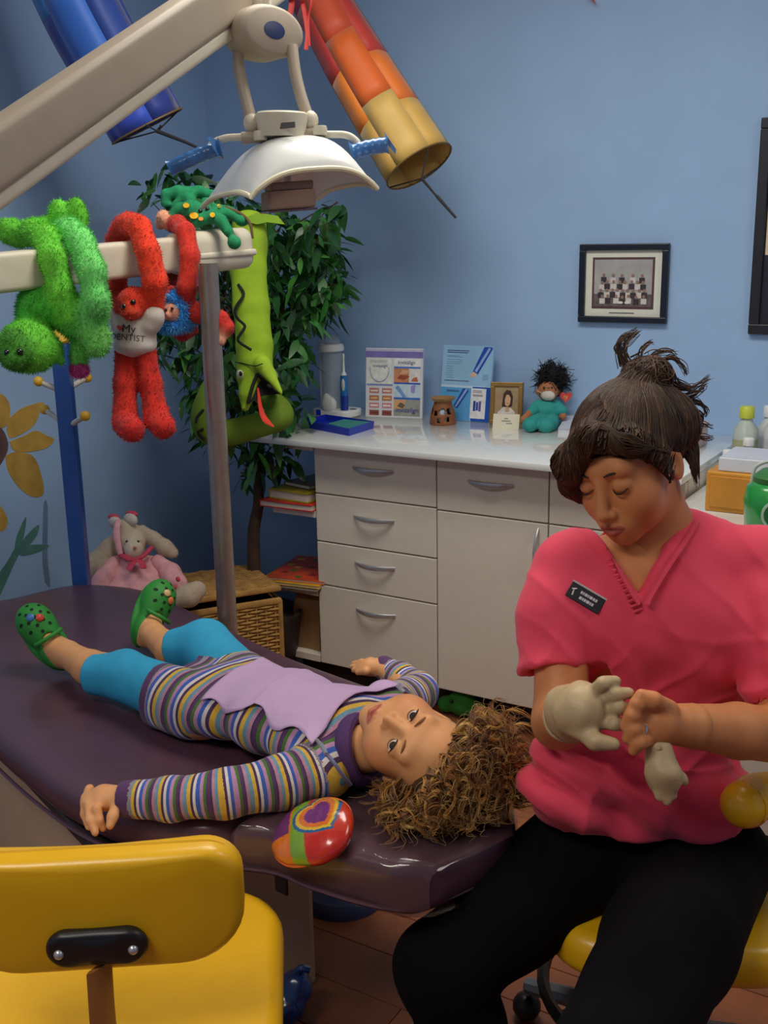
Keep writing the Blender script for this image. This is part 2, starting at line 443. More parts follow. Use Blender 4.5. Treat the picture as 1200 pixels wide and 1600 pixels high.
# ================================================================== cabinets
M_cab = mat('cabinet_laminate', (226, 218, 203), .38, .02, 40, .02, 300); M_toe = mat('toe_kick', (42, 36, 34), .6)
M_hand = mat('brushed_steel', (196, 198, 202), .32, .05, 60, metal=.7)
M_top = mat('countertop_gloss', (232, 234, 230), .06, .02, 60, coat=.5)
CF = 2.765
def bow(parent, c, horizontal=True, L=.145):
    u = np.linspace(-1, 1, 13); b = .026*(1-u**2)+.001
    pts = [V(c[0]+(x*L/2 if horizontal else 0), CF-y, c[2]+(0 if horizontal else x*L/2)) for x, y in zip(u, b)]
    r = .0045+.0025*(1-u**2)
    MB().tube(pts, r, 8, flat=(.7, 1.25)).build('handle', M_hand, parent, True)
def unit(name, label, x0, x1, rows, door, handx=None):
    t = thing(name, label, 'cabinet', ((x0+x1)/2, CF+.02, 0))
    MB().box((x0, CF+.02, .10), (x1, YB, .838), .001, seg=1).build('body', M_cab, t)
    MB().box((x0, CF+.09, .0), (x1, CF+.1, .10)).build('toe_kick', M_toe, t)
    g = .002
    for (z1, z0) in rows:
        d = MB().box((x0+g, CF, z0+g), (x1-g, CF+.02, z1-g), .0025).build('drawer', M_cab, t)
        bow(d, ((x0+x1)/2, 0, (z0+z1)/2+(.02 if z1-z0 < .2 else .075)))
    if door:
        d = MB().box((x0+g, CF, door[1]+g), (x1-g, CF+.02, door[0]-g), .0025).build('door', M_cab, t)
        bow(d, (handx, 0, .588), False)
    return t
unit('drawer_cabinet', 'white cabinet column of four drawers beside the open end shelves', -1.948, -1.507, [(.836, .682), (.682, .524), (.524, .378), (.378, .103)], None)
unit('cupboard', 'white cabinet with one drawer over a tall door, in the middle of the run', -1.507, -1.149, [(.836, .677)], (.677, .103), -1.178)
unit('cupboard', 'white cabinet at the right end of the run, mostly hidden behind the woman in pink', -1.149, -.765, [(.836, .677)], (.677, .103), -1.11)
o = MB().box((-2.2, 2.70, .842), (-.76, YB-.002, .862), .003).build('countertop', M_top, None, True)
tag(o, 'long glossy white countertop over the white drawers and cupboards', 'countertop')
t = thing('end_shelf', 'white open end shelves with books and a paper bag, left of the drawers', 'shelf', (-2.03, 2.9, .1))
for z0, z1 in ((.818, .838), (.60, .622), (.335, .357), (.105, .127)):
    q = [(-2.118, 2.765), (-1.95, 2.765), (-1.95, 3.3), (-2.10, 3.3)]
    MB().prism(q, (0, 0, z0), V(1, 0, 0), V(0, 1, 0), V(0, 0, z1-z0)).build('shelf_board', M_cab, t)
MB().box((-1.965, 2.80, .127), (-1.951, 3.3, .818)).build('side_panel', mat('shelf_back_brown', (92, 70, 56), .6, .1), t)
MB().box((-2.09, 2.86, 0), (-1.95, 3.28, .105)).build('toe_kick', M_toe, t)
def book(name, label, cat, c, sz, ang, col, group=None, pages=True):
    Mx = np.eye(4); Mx[:3, :3] = np.array(Euler((0, 0, ang)).to_matrix()); Mx[:3, 3] = c
    t = thing(name, label, cat, c, group); sx, sy, sz_ = sz
    cm = mat('cover_'+'_'.join(map(str, col)), col, .35, .25, 30)
    b = MB().box((-sx/2, -sy/2, 0), (sx/2, sy/2, sz_*.16), .0006, M=Mx, seg=1).box((-sx/2, -sy/2, sz_*.84), (sx/2, sy/2, sz_), .0006, M=Mx, seg=1)
    b.box((-sx/2, -sy/2, 0), (-sx/2+.002, sy/2, sz_), M=Mx).build('cover', cm, t)
    MB().box((-sx/2+.002, -sy/2+.003, sz_*.16), (sx/2-.003, sy/2-.003, sz_*.84), M=Mx).build('pages', mat('paper_pages', (214, 208, 190), .8, .05, 200), t)
    return t
c0 = V(-2.055, 2.86, .6225)
book('book', 'red picture book at the bottom of the pile on the upper end shelf', 'book', c0, (.2, .24, .022), .05, (196, 44, 36), 'books on the end shelf')
book('book', 'yellow-green picture book lying on the red one on the upper end shelf', 'book', c0+V(.01, .01, .0222), (.16, .22, .034), -.06, (168, 152, 32), 'books on the end shelf')
book('book', 'dull olive book on top of the pile on the upper end shelf', 'book', c0+V(.02, .04, .0565), (.12, .18, .014), -.2, (110, 92, 50), 'books on the end shelf')
c0 = V(-2.06, 2.86, .3575)
book('magazine', 'dark-edged magazine at the bottom of the orange pile on the lower end shelf', 'magazine', c0, (.22, .27, .01), .12, (82, 66, 40), 'magazines on the end shelf')
book('magazine', 'yellow magazine in the middle of the pile on the lower end shelf', 'magazine', c0+V(.0, 0, .0102), (.22, .27, .01), .16, (214, 168, 30), 'magazines on the end shelf')
mg = book('magazine', 'orange magazine with a speckled red cover on top of the lower shelf pile', 'magazine', c0+V(.01, .01, .0204), (.21, .26, .01), .2, (206, 74, 24), 'magazines on the end shelf')
for i in range(14):
    a, b = rng.uniform(-.09, .09), rng.uniform(-.11, .11)
    MB().box(c0+V(.01+a-.012, .01+b-.01, .0304), c0+V(.01+a+.012, .01+b+.01, .0308)).build('cover_print', mat('print_%d' % (i % 3), [(226, 178, 40), (140, 30, 24), (90, 110, 40)][i % 3], .4), mg)
# paper bag on the bottom shelf
t = thing('paper_bag', 'brown paper bag standing on the bottom end shelf', 'bag', (-2.02, 2.86, .127))
M_bag = mat('kraft_paper', (150, 112, 74), .75, .12, 12, .15, 60)
b = MB(); cx, cy = -2.025, 2.87; rr = []
for z, wx, wy in ((.1275, .055, .075), (.20, .056, .074), (.27, .053, .066), (.32, .05, .045), (.33, .049, .04)):
    rr.append(np.array([V(cx-wx, cy-wy, z), V(cx, cy-wy+.006, z), V(cx+wx, cy-wy, z), V(cx+wx-.012, cy, z), V(cx+wx, cy+wy, z), V(cx, cy+wy-.004, z), V(cx-wx, cy+wy, z), V(cx-wx+.014, cy, z)]))
b.rings(rr).build('bag_body', M_bag, t)
MB().box((cx-.05, cy-.012, .325), (cx+.048, cy+.012, .334), .002).build('folded_top', M_bag, t)

# low counter and clutter behind the woman, right edge
t = thing('side_counter', 'low white counter at the right edge holding bottles and a green tub', 'counter', (-.4, 2.75, 0))
LC = .80
MB().box((-.757, 2.40, LC-.025), (.15, 3.3, LC), .003).build('worktop', M_top, t)
MB().box((-.755, 2.43, .08), (.13, 3.28, LC-.025)).build('cabinet_body', M_cab, t)
MB().box((-.65, 2.47, 0), (.11, 3.26, .08)).build('toe_kick', M_toe, t)
# ================================================================== patient chair: s runs foot -> head, t towards the back wall
U_ = V(.93, -.3676, 0); N_ = V(.3676, .93, 0)
def G(s, t, z): return s*U_+t*N_+V(0, 0, z)
M_vin = mat('plum_vinyl', (88, 58, 72), .33, .1, 9, .06, 180, coat=.15)
M_tan = mat('taupe_enamel', (205, 176, 144), .45, .05, 12)
M_blk = mat('black_plastic', (22, 22, 24), .4, .05)
chair = thing('dental_chair', 'plum vinyl reclined dental chair on a taupe base under the girl', 'dental chair', G(-1.9, .9, 0))
def upholst(name, tab, z0, z1, m, sag=0., rz=None):
    tab = np.array(tab); n = 40; s = np.linspace(tab[0, 0], tab[-1, 0], n)
    s = tab[0, 0]+(tab[-1, 0]-tab[0, 0])*(.5-.5*np.cos(np.linspace(0, pi, n)))*.5+(s-tab[0, 0])*.5
    a = np.interp(s, tab[:, 0], tab[:, 1]); b = np.interp(s, tab[:, 0], tab[:, 2])
    for _ in range(2):
        a[1:-1] = (a[:-2]+2*a[1:-1]+a[2:])/4; b[1:-1] = (b[:-2]+2*b[1:-1]+b[2:])/4
    th = np.linspace(0, 2*pi, 36, endpoint=False); ex = .28; R = []
    for i in range(n):
        e = min(s[i]-s[0], s[-1]-s[i]); k = min(1, math.sqrt(max(0, 1-(1-min(e/.035, 1))**2)))
        c = (a[i]+b[i])/2; hw = (b[i]-a[i])/2-(.03*(1-k)); hz = (z1-z0)/2*(.35+.65*k); zc = (z0+z1)/2
        x = np.sign(np.cos(th))*np.abs(np.cos(th))**ex*hw; y = np.sign(np.sin(th))*np.abs(np.sin(th))**.5*hz
        y = y-(y > 0)*sag*np.clip(1-(x/hw)**2, 0, 1)
        R.append(G(s[i], c, zc)+np.outer(x, N_)+np.outer(y, V(0, 0, 1)))
    return MB().rings(R).build(name, m, chair, True, sharp=60)
upholst('seat_cushion', [(-2.86, .74, 1.02), (-2.80, .66, 1.12), (-2.68, .59, 1.20), (-2.4, .565, 1.215), (-2.0, .565, 1.235), (-1.75, .585, 1.28), (-1.6, .62, 1.32), (-1.5, .68, 1.31), (-1.435, .74, 1.28)], .455, .552, M_vin, .010)
head_tab = [(-1.445, .735, 1.285), (-1.38, .79, 1.24), (-1.30, .82, 1.20), (-1.22, .855, 1.17), (-1.165, .88, 1.14), (-1.13, .92, 1.10)]
upholst('headrest_cushion', head_tab, .452, .556, M_vin, .012)
# piping seam along the lower rim
def rim(zr, off=0.004):
    ta = np.array([(-2.80, .66, 1.12), (-2.68, .59, 1.20), (-2.4, .565, 1.215), (-2.0, .565, 1.235), (-1.75, .585, 1.28), (-1.6, .62, 1.32), (-1.5, .68, 1.31)]+head_tab[1:])
    near = [G(min(r[0], -1.15), r[1]-off+(.012 if r[0] > -1.2 else 0), zr) for r in ta]; far = [G(min(r[0], -1.15), r[2]+off-(.012 if r[0] > -1.2 else 0), zr) for r in ta[::-1]]
    return bez(near+[G(-1.138, .97, zr), G(-1.138, 1.05, zr)]+far, 5)
MB().tube(rim(.470), .004, 6).build('piping', M_vin, chair, True)
b = MB().box((0, 0, 0), (.86, .40, .44), .015); b.v = [v@np.array([U_, N_, V(0, 0, 1)])+G(-2.47, .625, .0) for v in b.v]
b.build('base_housing', M_tan, chair)
b = MB().box((0, 0, 0), (1.0, .55, .03), .008); b.v = [v@np.array([U_, N_, V(0, 0, 1)])+G(-2.62, .60, .43) for v in b.v]
b.build('seat_pan', mat('dark_seat_pan', (46, 38, 40), .5), chair)
b = MB().box((0, 0, 0), (.028, .005, .035), .002); b.v = [v@np.array([nrm(U_+.25*N_), nrm(N_-.25*U_), V(0, 0, 1)])+G(-1.375, .797, .432) for v in b.v]
b.build('headrest_strap', M_blk, chair)
MB().tube([G(-1.62, .95, .40), G(-1.4, .98, .42), G(-1.28, 1.0, .452)], [.03, .026, .022], 12).build('headrest_bracket', M_tan, chair, True)
# clear plastic cover drawn over the headrest
M_clr = mat('clear_plastic_film', (120, 92, 96), .07, .0, alpha=.32, coat=1., spec=1.)
def film():
    th = np.linspace(0, 2*pi, 48, endpoint=False); R = []
    ta = np.array(head_tab); S = np.concatenate([np.linspace(-1.42, -1.16, 26), [-1.135, -1.122]])
    for i, s in enumerate(S):
        a = np.interp(s, ta[:, 0], ta[:, 1])-.005; b = np.interp(s, ta[:, 0], ta[:, 2])+.005
        k = 1 if i < 26 else (.93, .72)[i-26]
        c, hw, hz = (a+b)/2, (b-a)/2*(1 if i < 26 else .97), .0575*k
        x = np.sign(np.cos(th))*np.abs(np.cos(th))**.3*hw; y = np.sign(np.sin(th))*np.abs(np.sin(th))**.5*hz
        fold = .0012*np.sin(x*150+s*60)+.0018*np.sin(x*95-s*40+1.3*np.sin(x*30))
        y = y-(y > 0)*.010*np.clip(1-(x/hw)**2, 0, 1)+(np.abs(y) > .03)*fold*np.sign(y)
        R.append(G(s, c, .504)+np.outer(x, N_)+np.outer(y, V(0, 0, 1)))
    MB().rings(R, caps=False).build('plastic_cover', M_clr, chair, True, sharp=0)
film()

# ================================================================== cushions helper, stools
def cushion(outline, o, ex, ey, h, edge=.012, bend=0., n=6):
    """outline (2D loop) swept through a rounded edge profile to thickness h along ex x ey"""
    q = np.array(outline, float); c = q.mean(0); ez = np.cross(ex, ey); R = []
    d = q-c; ln = np.linalg.norm(d, axis=1)[:, None]; dn = d/ln
    def ring(ins, z):
        p = c+dn*(ln-ins); return np.asarray(o)+np.outer(p[:, 0], ex)+np.outer(p[:, 1], ey)+np.outer(z-bend*p[:, 0]**2, ez)
    for f in (.85, .5): R.append(ring(ln*f, 0.0)) if f == .85 else R.append(ring(ln*.4, 0.0))
    for i in range(n+1):
        a = pi/2*i/n; R.append(ring(edge*(1-sin(a)), edge*(1-cos(a))))
    for i in range(n+1):
        a = pi/2*i/n; R.append(ring(edge*(1-cos(a)), h-edge+edge*sin(a)))
    R.append(ring(ln*.4, h+.002)); R.append(ring(ln*.85, h+.003))
    return R
def rrect(w, h, r, n=8, r2=None):
    o = []
    for (sx, sy, a0) in ((1, 1, 0), (-1, 1, 90), (-1, -1, 180), (1, -1, 270)):
        rr = r if (sy > 0 or r2 is None) else r2
        for i in range(n+1):
            a = radians(a0+90*i/n); o.append((sx*(w/2-rr)+rr*cos(a), sy*(h/2-rr)+rr*sin(a)))
    # densify the straight runs
    q = []
    for i in range(len(o)):
        a, b = np.array(o[i]), np.array(o[(i+1) % len(o)]); q.append(a)
        if np.linalg.norm(b-a) > .05:
            for k in range(1, 5): q.append(a+(b-a)*k/5)
    return q
M_yel = mat('yellow_vinyl', (238, 182, 24), .32, .05, 12, .05, 260, coat=.1)
M_brn = mat('brown_steel_strap', (158, 100, 50), .45, .08)
def stoolbase(t, c, zt, ring=None):
    MB().lathe((c[0], c[1], .10), [(.024, 0), (.024, .22), (.016, .22), (.016, zt-.11)], 16).build('gas_column', M_blk, t, True)
    for k in range(5):
        a = 2*pi*k/5+.5; e = V(cos(a), sin(a), 0); L = .27
        MB().tube([V(c[0], c[1], .11)+e*.02, V(c[0], c[1], .10)+e*.14, V(c[0], c[1], .075)+e*L], [.024, .02, .015], 8).build('leg', mat('grey_enamel', (104, 110, 116), .4), t, True)
        w = MB().ball(V(c[0], c[1], .029)+e*L, (.028, .028, .028), 14).build('caster', M_blk, t, True)
        MB().tube([V(c[0], c[1], .03)+e*L, V(c[0], c[1], .075)+e*L], .007, 8).build('caster_stem', M_hand, w, True)
    if ring:
        R, z = ring; th = np.linspace(0, 2*pi, 41)[:-1]
        rg = MB().tube([V(c[0]+R*cos(a), c[1]+R*sin(a), z) for a in th], .011, 8, closed=True).build('foot_ring', M_blk, t, True)
        for k in range(4):
            a = pi/2*k+.9; MB().tube([V(c[0]+.02*cos(a), c[1]+.02*sin(a), z-.03), V(c[0]+R*cos(a), c[1]+R*sin(a), z)], .009, 8).build('spoke', M_blk, rg, True)
def seatpad(t, c, ex, ey, w, d, z, h=.075):
    o = V(c[0], c[1], z-h); ex3 = V(*ex, 0); ey3 = V(*ey, 0)
    MB().rings(cushion(rrect(w, d, .11), o, ex3, ey3, h, .03)).build('seat', M_yel, t, True, sharp=0)
    q = rrect(w-.022, d-.022, .10); MB().tube([o+ex3*x+ey3*y+V(0, 0, h-.010) for x, y in q], .0022, 5, closed=True).build('seam', M_yel, t, True)
e2 = V(.81, .586, 0); e1 = V(-.586, .81, 0)
sc = V(-1.02, .945, 0)
t = thing('operator_stool', 'yellow vinyl stool with a black back bracket, nearest the camera at lower left', 'stool', (sc[0], sc[1], 0))
seatpad(t, sc, e2[:2], e1[:2], .44, .43, .46)
stoolbase(t, sc, .385)
bo = P(150, 1437, 1.315); tilt = nrm(V(0, 0, 1)+.10*(-e1)); ez = np.cross(e2, tilt)   # ez faces the camera side
bw = [(x, y) for x, y in rrect(.355, .166, .045, 8, .075)]
MB().rings(cushion(bw, bo-ez*.045, e2, tilt, .045, .016, .25)).build('backrest', M_yel, t, True, sharp=0)
q = rrect(.347, .158, .042, 8, .07); MB().tube([bo-ez*.030+e2*x+tilt*y*1.05 for x, y in q], .002, 5, closed=True).build('seam', M_yel, t, True)
br = MB().rings(cushion(rrect(.122, .05, .024), bo+tilt*-.032+ez*.0, e2, tilt, .018, .009)).build('back_bracket', M_blk, t, True, sharp=0)
for sx in (-1, 1): MB().ball(bo+tilt*-.032+ez*.0185+e2*.044*sx, .0065, 12).build('bolt', M_hand, br, True)
pts = bez([bo+tilt*-.06+ez*.012, bo+tilt*-.14+ez*.028+V(0, 0, 0), bo+tilt*-.21+ez*.02, V(*(bo+ez*-.06)[:2], .36), V(sc[0], sc[1], .37)-e1*.05], 6)
MB().tube(pts, .021, 8, flat=(1, .2)).build('back_strap', M_brn, t, True)

wsc = PZ(1045, 1340, .45)*V(1, 1, 0)
t = thing('operator_stool', 'yellow vinyl stool with a black foot ring, under the woman in pink', 'stool', (wsc[0], wsc[1], 0))
we2 = V(.9, .436, 0); we1 = V(-.436, .9, 0)
seatpad(t, wsc, we2[:2], we1[:2], .42, .40, .415, .075)
stoolbase(t, wsc, .34, (.205, .20))
ac = P(1196, 1243, 1.66)
MB().tube(bez([ac+V(-.02, -.04, 0), ac, ac+V(.10, .06, 0), ac+V(.2, .17, 0)], 6), .036, 14).build('arm_pad', M_yel, t, True)
MB().ball(ac+V(-.022, -.042, 0), .036, 14).build('arm_pad_end', M_yel, t, True)
MB().tube(bez([ac+V(.2, .17, -.02), ac+V(.2, .17, -.15), wsc+V(.12, .08, .36)], 6), .011, 10).build('arm_strut', M_hand, t, True)

# things on the floor under the headrest and the cabinet
t = thing('blue_bag', 'crumpled blue plastic bag on the floor beside the chair base', 'bag', (PZ(420, 1574, .0)+U_*.055))
c = (PZ(420, 1574, .0)+U_*.055)
blob('bag_body', [ell(c+V(0, 0, .04), (.05, .04, .038)), ell(c+V(.02, .02, .075), (.03, .03, .03)), ell(c+V(-.03, 0, .03), (.04, .03, .028))], mat('blue_film', (40, 62, 120), .25, .2, 40, coat=.5), t, .004, .01, disp=lambda v: wob(v, 120)*.006)
MB().tube(bez([c+V(.02, .02, .10), c+V(.03, .02, .12), c+V(.045, .03, .115)], 5), [.007]*11, 6).build('tied_neck', mat('blue_film'), t, True)
t = thing('foot_control', 'dark blue foot control on the floor behind the taupe base', 'pedal', PZ(535, 1400, 0))
c = PZ(535, 1400, 0)
MB().lathe(c, [(.10, 0), (.10, .02), (.09, .032), (.03, .036)], 28).build('housing', mat('navy_plastic', (44, 54, 88), .4), t, True)
MB().lathe(c+V(0, 0, .034), [(.05, 0), (.05, .012), (.042, .018)], 24).build('pedal_disc', M_blk, t, True)
c = PY(722, 1106, 2.82); c[2] = 0
t = thing('green_ball_toy', 'green plush toy lying in the dark toe space under the tall door', 'toy', c)
blob('toy_body', [ell(c+V(0, 0, .045), (.05, .035, .043)), ell(c+V(.06, 0, .03), (.03, .03, .028)), ell(c+V(-.055, 0, .03), (.03, .025, .028))], mat('green_plush_dark', (46, 128, 40), .9, .2), t, .006, .01)
MB().ball(c+V(-.02, -.035, .06), .006, 8).build('eye', M_blk, t, True)

# ================================================================== delivery arm on its steel post
M_ivory = mat('ivory_enamel', (214, 206, 184), .4, .03, 20)
M_steel = mat('satin_steel_post', (168, 152, 140), .3, .08, 30, metal=.75)
pb = P(357, 1000, 2.8); pb = V(pb[0], pb[1], 0)
A1 = P(386, 388, 2.86); A0 = P(-30, 430, 2.25)
pt = V(pb[0], pb[1], A1[2]-.03)
arm = thing('delivery_arm', 'ivory horizontal arm on a steel post, hung with plush toys', 'equipment arm', pb)
MB().tube([pb+V(0, 0, .02), pt], .0245, 20).build('post', M_steel, arm, True)
MB().lathe(pb, [(.14, 0), (.14, .012), (.05, .03), (.03, .06)], 28).build('post_base', M_ivory, arm, True)
ad = nrm(A1-A0); asid = nrm(np.cross(ad, V(0, 0, 1))); aup = np.cross(asid, ad)
def beam(a, b, w, h, r):
    q = rrect(w, h, r, 5); 
    return [np.asarray(o)+np.outer(np.array(q)[:, 0], asid)+np.outer(np.array(q)[:, 1], aup) for o in (a, a+ad*.004, b-ad*.004, b)]
Acap = P(278, 397, 2.68)
MB().rings(beam(A0-ad*.5, Acap+ad*.05, .062, .083, .012)).build('beam', M_ivory, arm, True)
cp = MB(); n_ = 26; q = np.array(rrect(.10, .104, .03, 6)); RR = []
for i, u in enumerate(np.linspace(0, 1, n_)):
    o = Acap+ad*(u*np.linalg.norm(A1-Acap)); k = math.sqrt(max(.02, 1-max(0, (u-.86)/.14)**2)); k *= min(1, .9+.1*u/.08)
    RR.append(o+np.outer(q[:, 0]*k, asid)+np.outer(q[:, 1]*(.35+.65*k), aup))
cp.rings(RR).build('end_housing', M_ivory, arm, True, sharp=50)
rr = np.array(rrect(.104, .016, .006, 4))
MB().rings([Acap+ad*.01-aup*.008+np.outer(rr[:, 0], asid)+np.outer(rr[:, 1], aup), A1-ad*.02-aup*.008+np.outer(rr[:, 0], asid)+np.outer(rr[:, 1], aup)]).build('seam_band', M_ivory, arm, True)
def on_beam(x, dy=0.):
    """point on the beam's centre line seen at photograph column x"""
    best = min(np.linspace(-.5, 1.1, 400), key=lambda u: abs(projx(A0+(A1-A0)*u)-x)); return A0+(A1-A0)*best
def projx(p): v = CM.T@(np.asarray(p)-CP); return 600+FPX*v[0]/-v[2]
def depth(p): return -(CM.T@(np.asarray(p)-CP))[2]

# ================================================================== overhead lamp
LD = 1.92
lamp = thing('dental_lamp', 'ivory overhead dental lamp with a white dish, hanging above the chair', 'lamp', P(455, 250, LD))
a0, a1 = P(-70, 297, 1.5), P(425, -48, 1.98)
d_ = nrm(a1-a0); sd = nrm(np.cross(d_, V(0, 0, 1))); up_ = np.cross(sd, d_)
def bar(a, b, w, h, off, r): return [np.asarray(o)+np.outer(np.array(rrect(w, h, r, 5))[:, 0], sd)+np.outer(np.array(rrect(w, h, r, 5))[:, 1]+off, up_) for o in (a, b)]
M_arm = mat('warm_grey_enamel', (170, 156, 138), .45, .03, 20)
ax_ = a0-d_*.42
MB().rings(bar(ax_, a1, .06, .078, .008, .012)).build('swing_arm', M_arm, lamp, True)
MB().tube([ax_+d_*.04-V(0, 0, .06), ax_+d_*.04+V(0, 0, .08), V(*(ax_+d_*.04)[:2], ZC-.03)], .03, 16).build('ceiling_pole', M_ivory, lamp, True)
MB().lathe(V(*(ax_+d_*.04)[:2], ZC-.03), [(.035, -.04), (.09, 0), (.09, .029)], 24).build('ceiling_plate', M_ivory, lamp, True)
MB().rings(bar(ax_, a1, .045, .026, -.04, .01)).build('arm_underside', M_ivory, lamp, True)
MB().tube([a1, P(412, -30, 1.96), P(405, -10, LD), P(405, 30, LD)], .019, 14).build('stem', M_arm, lamp, True)
MB().tube([P(420, -20, LD-.02), P(421, 25, LD-.02)], .004, 8).build('cable', M_ivory, lamp, True)
dax = camdir(.62, -.16, .75)
dc = P(410, 53, LD); xd = camdir(1, .1, -.7)
dh = MB().lathe(dc-dax*.045, [(.04, 0), (.052, .006), (.056, .02), (.056, .07), (.052, .08), (.045, .083)], 36, dax, sx=1.2, sy=.78, xd=xd).build('pivot_drum', M_arm, lamp, True, sharp=50)
MB().lathe(dc+dax*.038, [(.017, 0), (.017, .0022), (.012, .003)], 24, dax, sx=1.25, sy=.85, xd=xd).build('blue_cap', mat('dark_blue_plastic', (44, 58, 104), .35), dh, True)
for pts in ([(372, 80), (374, 110), (383, 150), (393, 190)], [(456, 72), (461, 112), (470, 150), (483, 188)]):
    MB().tube(bez([P(x, y, LD) for x, y in pts], 8), .0105, 12).build('yoke_tube', M_arm, lamp, True)
for (x, y) in ((393, 192), (485, 188)):
    MB().ball(P(x, y, LD), (.0145, .0145, .017), 14).build('pivot_ball', M_ivory, lamp, True)
hb = MB().lathe(P(441, 214, LD), [(.040, 0), (.043, .012), (.046, .03), (.046, .038), (.042, .041)], 32, V(.03, 0, 1)).build('hub', M_ivory, lamp, True, sharp=50)
MB().box(P(446, 196, LD-.049)+V(-.02, -.002, -.005), P(446, 196, LD-.049)+V(.02, .002, .005), .001).build('hub_label', mat('label_grey', (96, 92, 92), .5), hb)
MB().tube([P(378, 216, LD), P(441, 210, LD), P(508, 208, LD)], .011, 12).build('cross_bar', M_arm, lamp, True)
for (x, y) in ((407, 210), (500, 202)): MB().lathe(P(x, y, LD-.012), [(.012, -.01), (.013, 0), (.011, .006)], 14).build('bar_knob', M_ivory, lamp, True)
M_slv = mat('blue_film_sleeve', (70, 128, 196), .25, .15, 60, coat=.4, alpha=.86)
for pts, sl, fl in (([(378, 214), (352, 216), (333, 224), (322, 238)], [(346, 232), (318, 240), (290, 252), (264, 264)], [(346, 222), (342, 246)]), ([(508, 210), (540, 211), (556, 220), (562, 232)], [(548, 238), (570, 232), (590, 228), (606, 226)], [(600, 205), (618, 242)])):
    h = MB().tube(bez([P(x, y, LD) for x, y in pts], 8), .0065, 10).build('handle', M_ivory, lamp, True)
    p = np.array([P(x, y, LD) for x, y in bez(sl, 7)]); n = len(p)
    r = .0135+.0012*np.sin(np.arange(n)*1.7)*np.linspace(1, .3, n); r[0] = .02; r[-1] = .016
    m_ = MB().tube(p, r, 12)
    e0 = P(*sl[-1] if fl[0][0] > 560 else sl[0], LD)
    m_.add([e0, P(*fl[0], LD+.015), P(*fl[1], LD-.015), P(*[(fl[0][q]+fl[1][q])/2+(10 if fl[0][0] > 560 else -22) for q in (0, 1)], LD-.03), e0+V(0, 0, .012)], [(0, 1, 3), (0, 3, 2), (4, 1, 3), (4, 3, 2)])
    m_.build('barrier_sleeve', M_slv, h, True, label='translucent blue plastic barrier sleeve')
# dish: rectangular reflector, corners low, rims arched
cA, cB, cC = P(316, 322, 2.04), P(392, 306, 1.83), P(589, 292, 1.90); cD = cA+cC-cB; apx = P(452, 214, 1.93)
mid = (cA+cC)/2; hv = apx-mid
def dish(th):
    n = 25; v = []
    for i in range(n):
        for j in range(n):
            a, b = i/(n-1), j/(n-1); x, y = 2*a-1, 2*b-1
            p = cB+(cA-cB)*a+(cC-cB)*b; v.append(p+hv*(1-.62*abs(x)**3-.86*abs(y)**3+.48*abs(x*y)**3))
    return np.array(v), n
v, n = dish(0); nn_ = nrm(hv)
f = [(i*n+j, i*n+j+1, (i+1)*n+j+1, (i+1)*n+j) for i in range(n-1) for j in range(n-1)]
v2 = np.concatenate([v, v-nn_*.005]); N2 = n*n
f2 = f+[tuple(q+N2 for q in reversed(p)) for p in f]
bd = [i*n for i in range(n)]+[(n-1)*n+j for j in range(1, n)]+[i*n+n-1 for i in range(n-2, -1, -1)]+[j for j in range(n-2, 0, -1)]
f2 += [(bd[i], bd[(i+1) % len(bd)], bd[(i+1) % len(bd)]+N2, bd[i]+N2) for i in range(len(bd))]
M_dish = mat('frosted_white_reflector', (232, 234, 232), .3, .02, 20)
ds = MB().add(v2, f2).build('reflector_dish', M_dish, lamp, True, sharp=60)
MB().tube([v[i]-nn_*.0025 for i in bd], .0048, 8, closed=True).build('dish_rim', mat('cream_rim', (236, 230, 196), .4, .02), ds, True)
sh = P(450, 305, 1.9); sx_ = nrm(cC-cB)
Mx = np.eye(4); Mx[:3, :3] = np.array([sx_, nrm(np.cross(V(0, 0, 1), sx_)), V(0, 0, 1)]).T; Mx[:3, 3] = sh
bs = MB().box((-.042, -.03, -.024), (.042, .03, .008), .004, M=Mx).build('bulb_shield', mat('tan_shield', (150, 122, 104), .5, .06), lamp)
MB().box((-.036, -.026, .008), (.04, .026, .022), .003, M=Mx).build('shield_top', mat('tan_shield'), bs)
MB().tube([sh+V(0, 0, .02), mid+hv*.97], .006, 10).build('bulb_stem', M_hand, lamp, True)
MB().box((-.044, -.032, -.028), (.044, .032, -.0245), .001, M=Mx).build('lens_glass', mat('violet_glass', (92, 74, 92), .15, coat=.8), bs)

# ================================================================== pictures on the back wall
M_frb = mat('black_frame_wood', (26, 32, 46), .35, .08); M_matw = mat('mat_board', (226, 228, 214), .8, .02)
def wallframe(name, label, x0, x1, z0, z1, fw, m=M_frb, dp=.02, Y=YB):
    t = thing(name, label, 'picture', ((x0+x1)/2, Y-.01, (z0+z1)/2))
    for a, b in (((x0, z0), (x1, z0+fw)), ((x0, z1-fw), (x1, z1)), ((x0, z0+fw), (x0+fw, z1-fw)), ((x1-fw, z0+fw), (x1, z1-fw))):
        MB().box((a[0], Y-dp, a[1]), (b[0], Y-.001, b[1]), .003).build('frame_rail', m, t)
    MB().box((x0+fw-.002, Y-.008, z0+fw-.002), (x1-fw+.002, Y-.002, z1-fw+.002)).build('mat_board', M_matw, t)
    return t
def flat(t, x0, x1, z0, z1, y, name, m): return MB().box((x0, y-.0006, z0), (x1, y, z1)).build(name, m, t)
X0, X1, Z0, Z1 = -1.298, -1.012, 1.195, 1.437
t = wallframe('team_photo', 'small black-framed team photograph on the blue back wall', X0, X1, Z0, Z1, .02)
px0, px1, pz0, pz1 = X0+.046, X1-.048, Z0+.047, Z1-.045
flat(t, px0-.004, px1+.004, pz0-.004, pz1+.004, YB-.008, 'inner_mat', mat('maroon_mat', (92, 62, 70), .7))
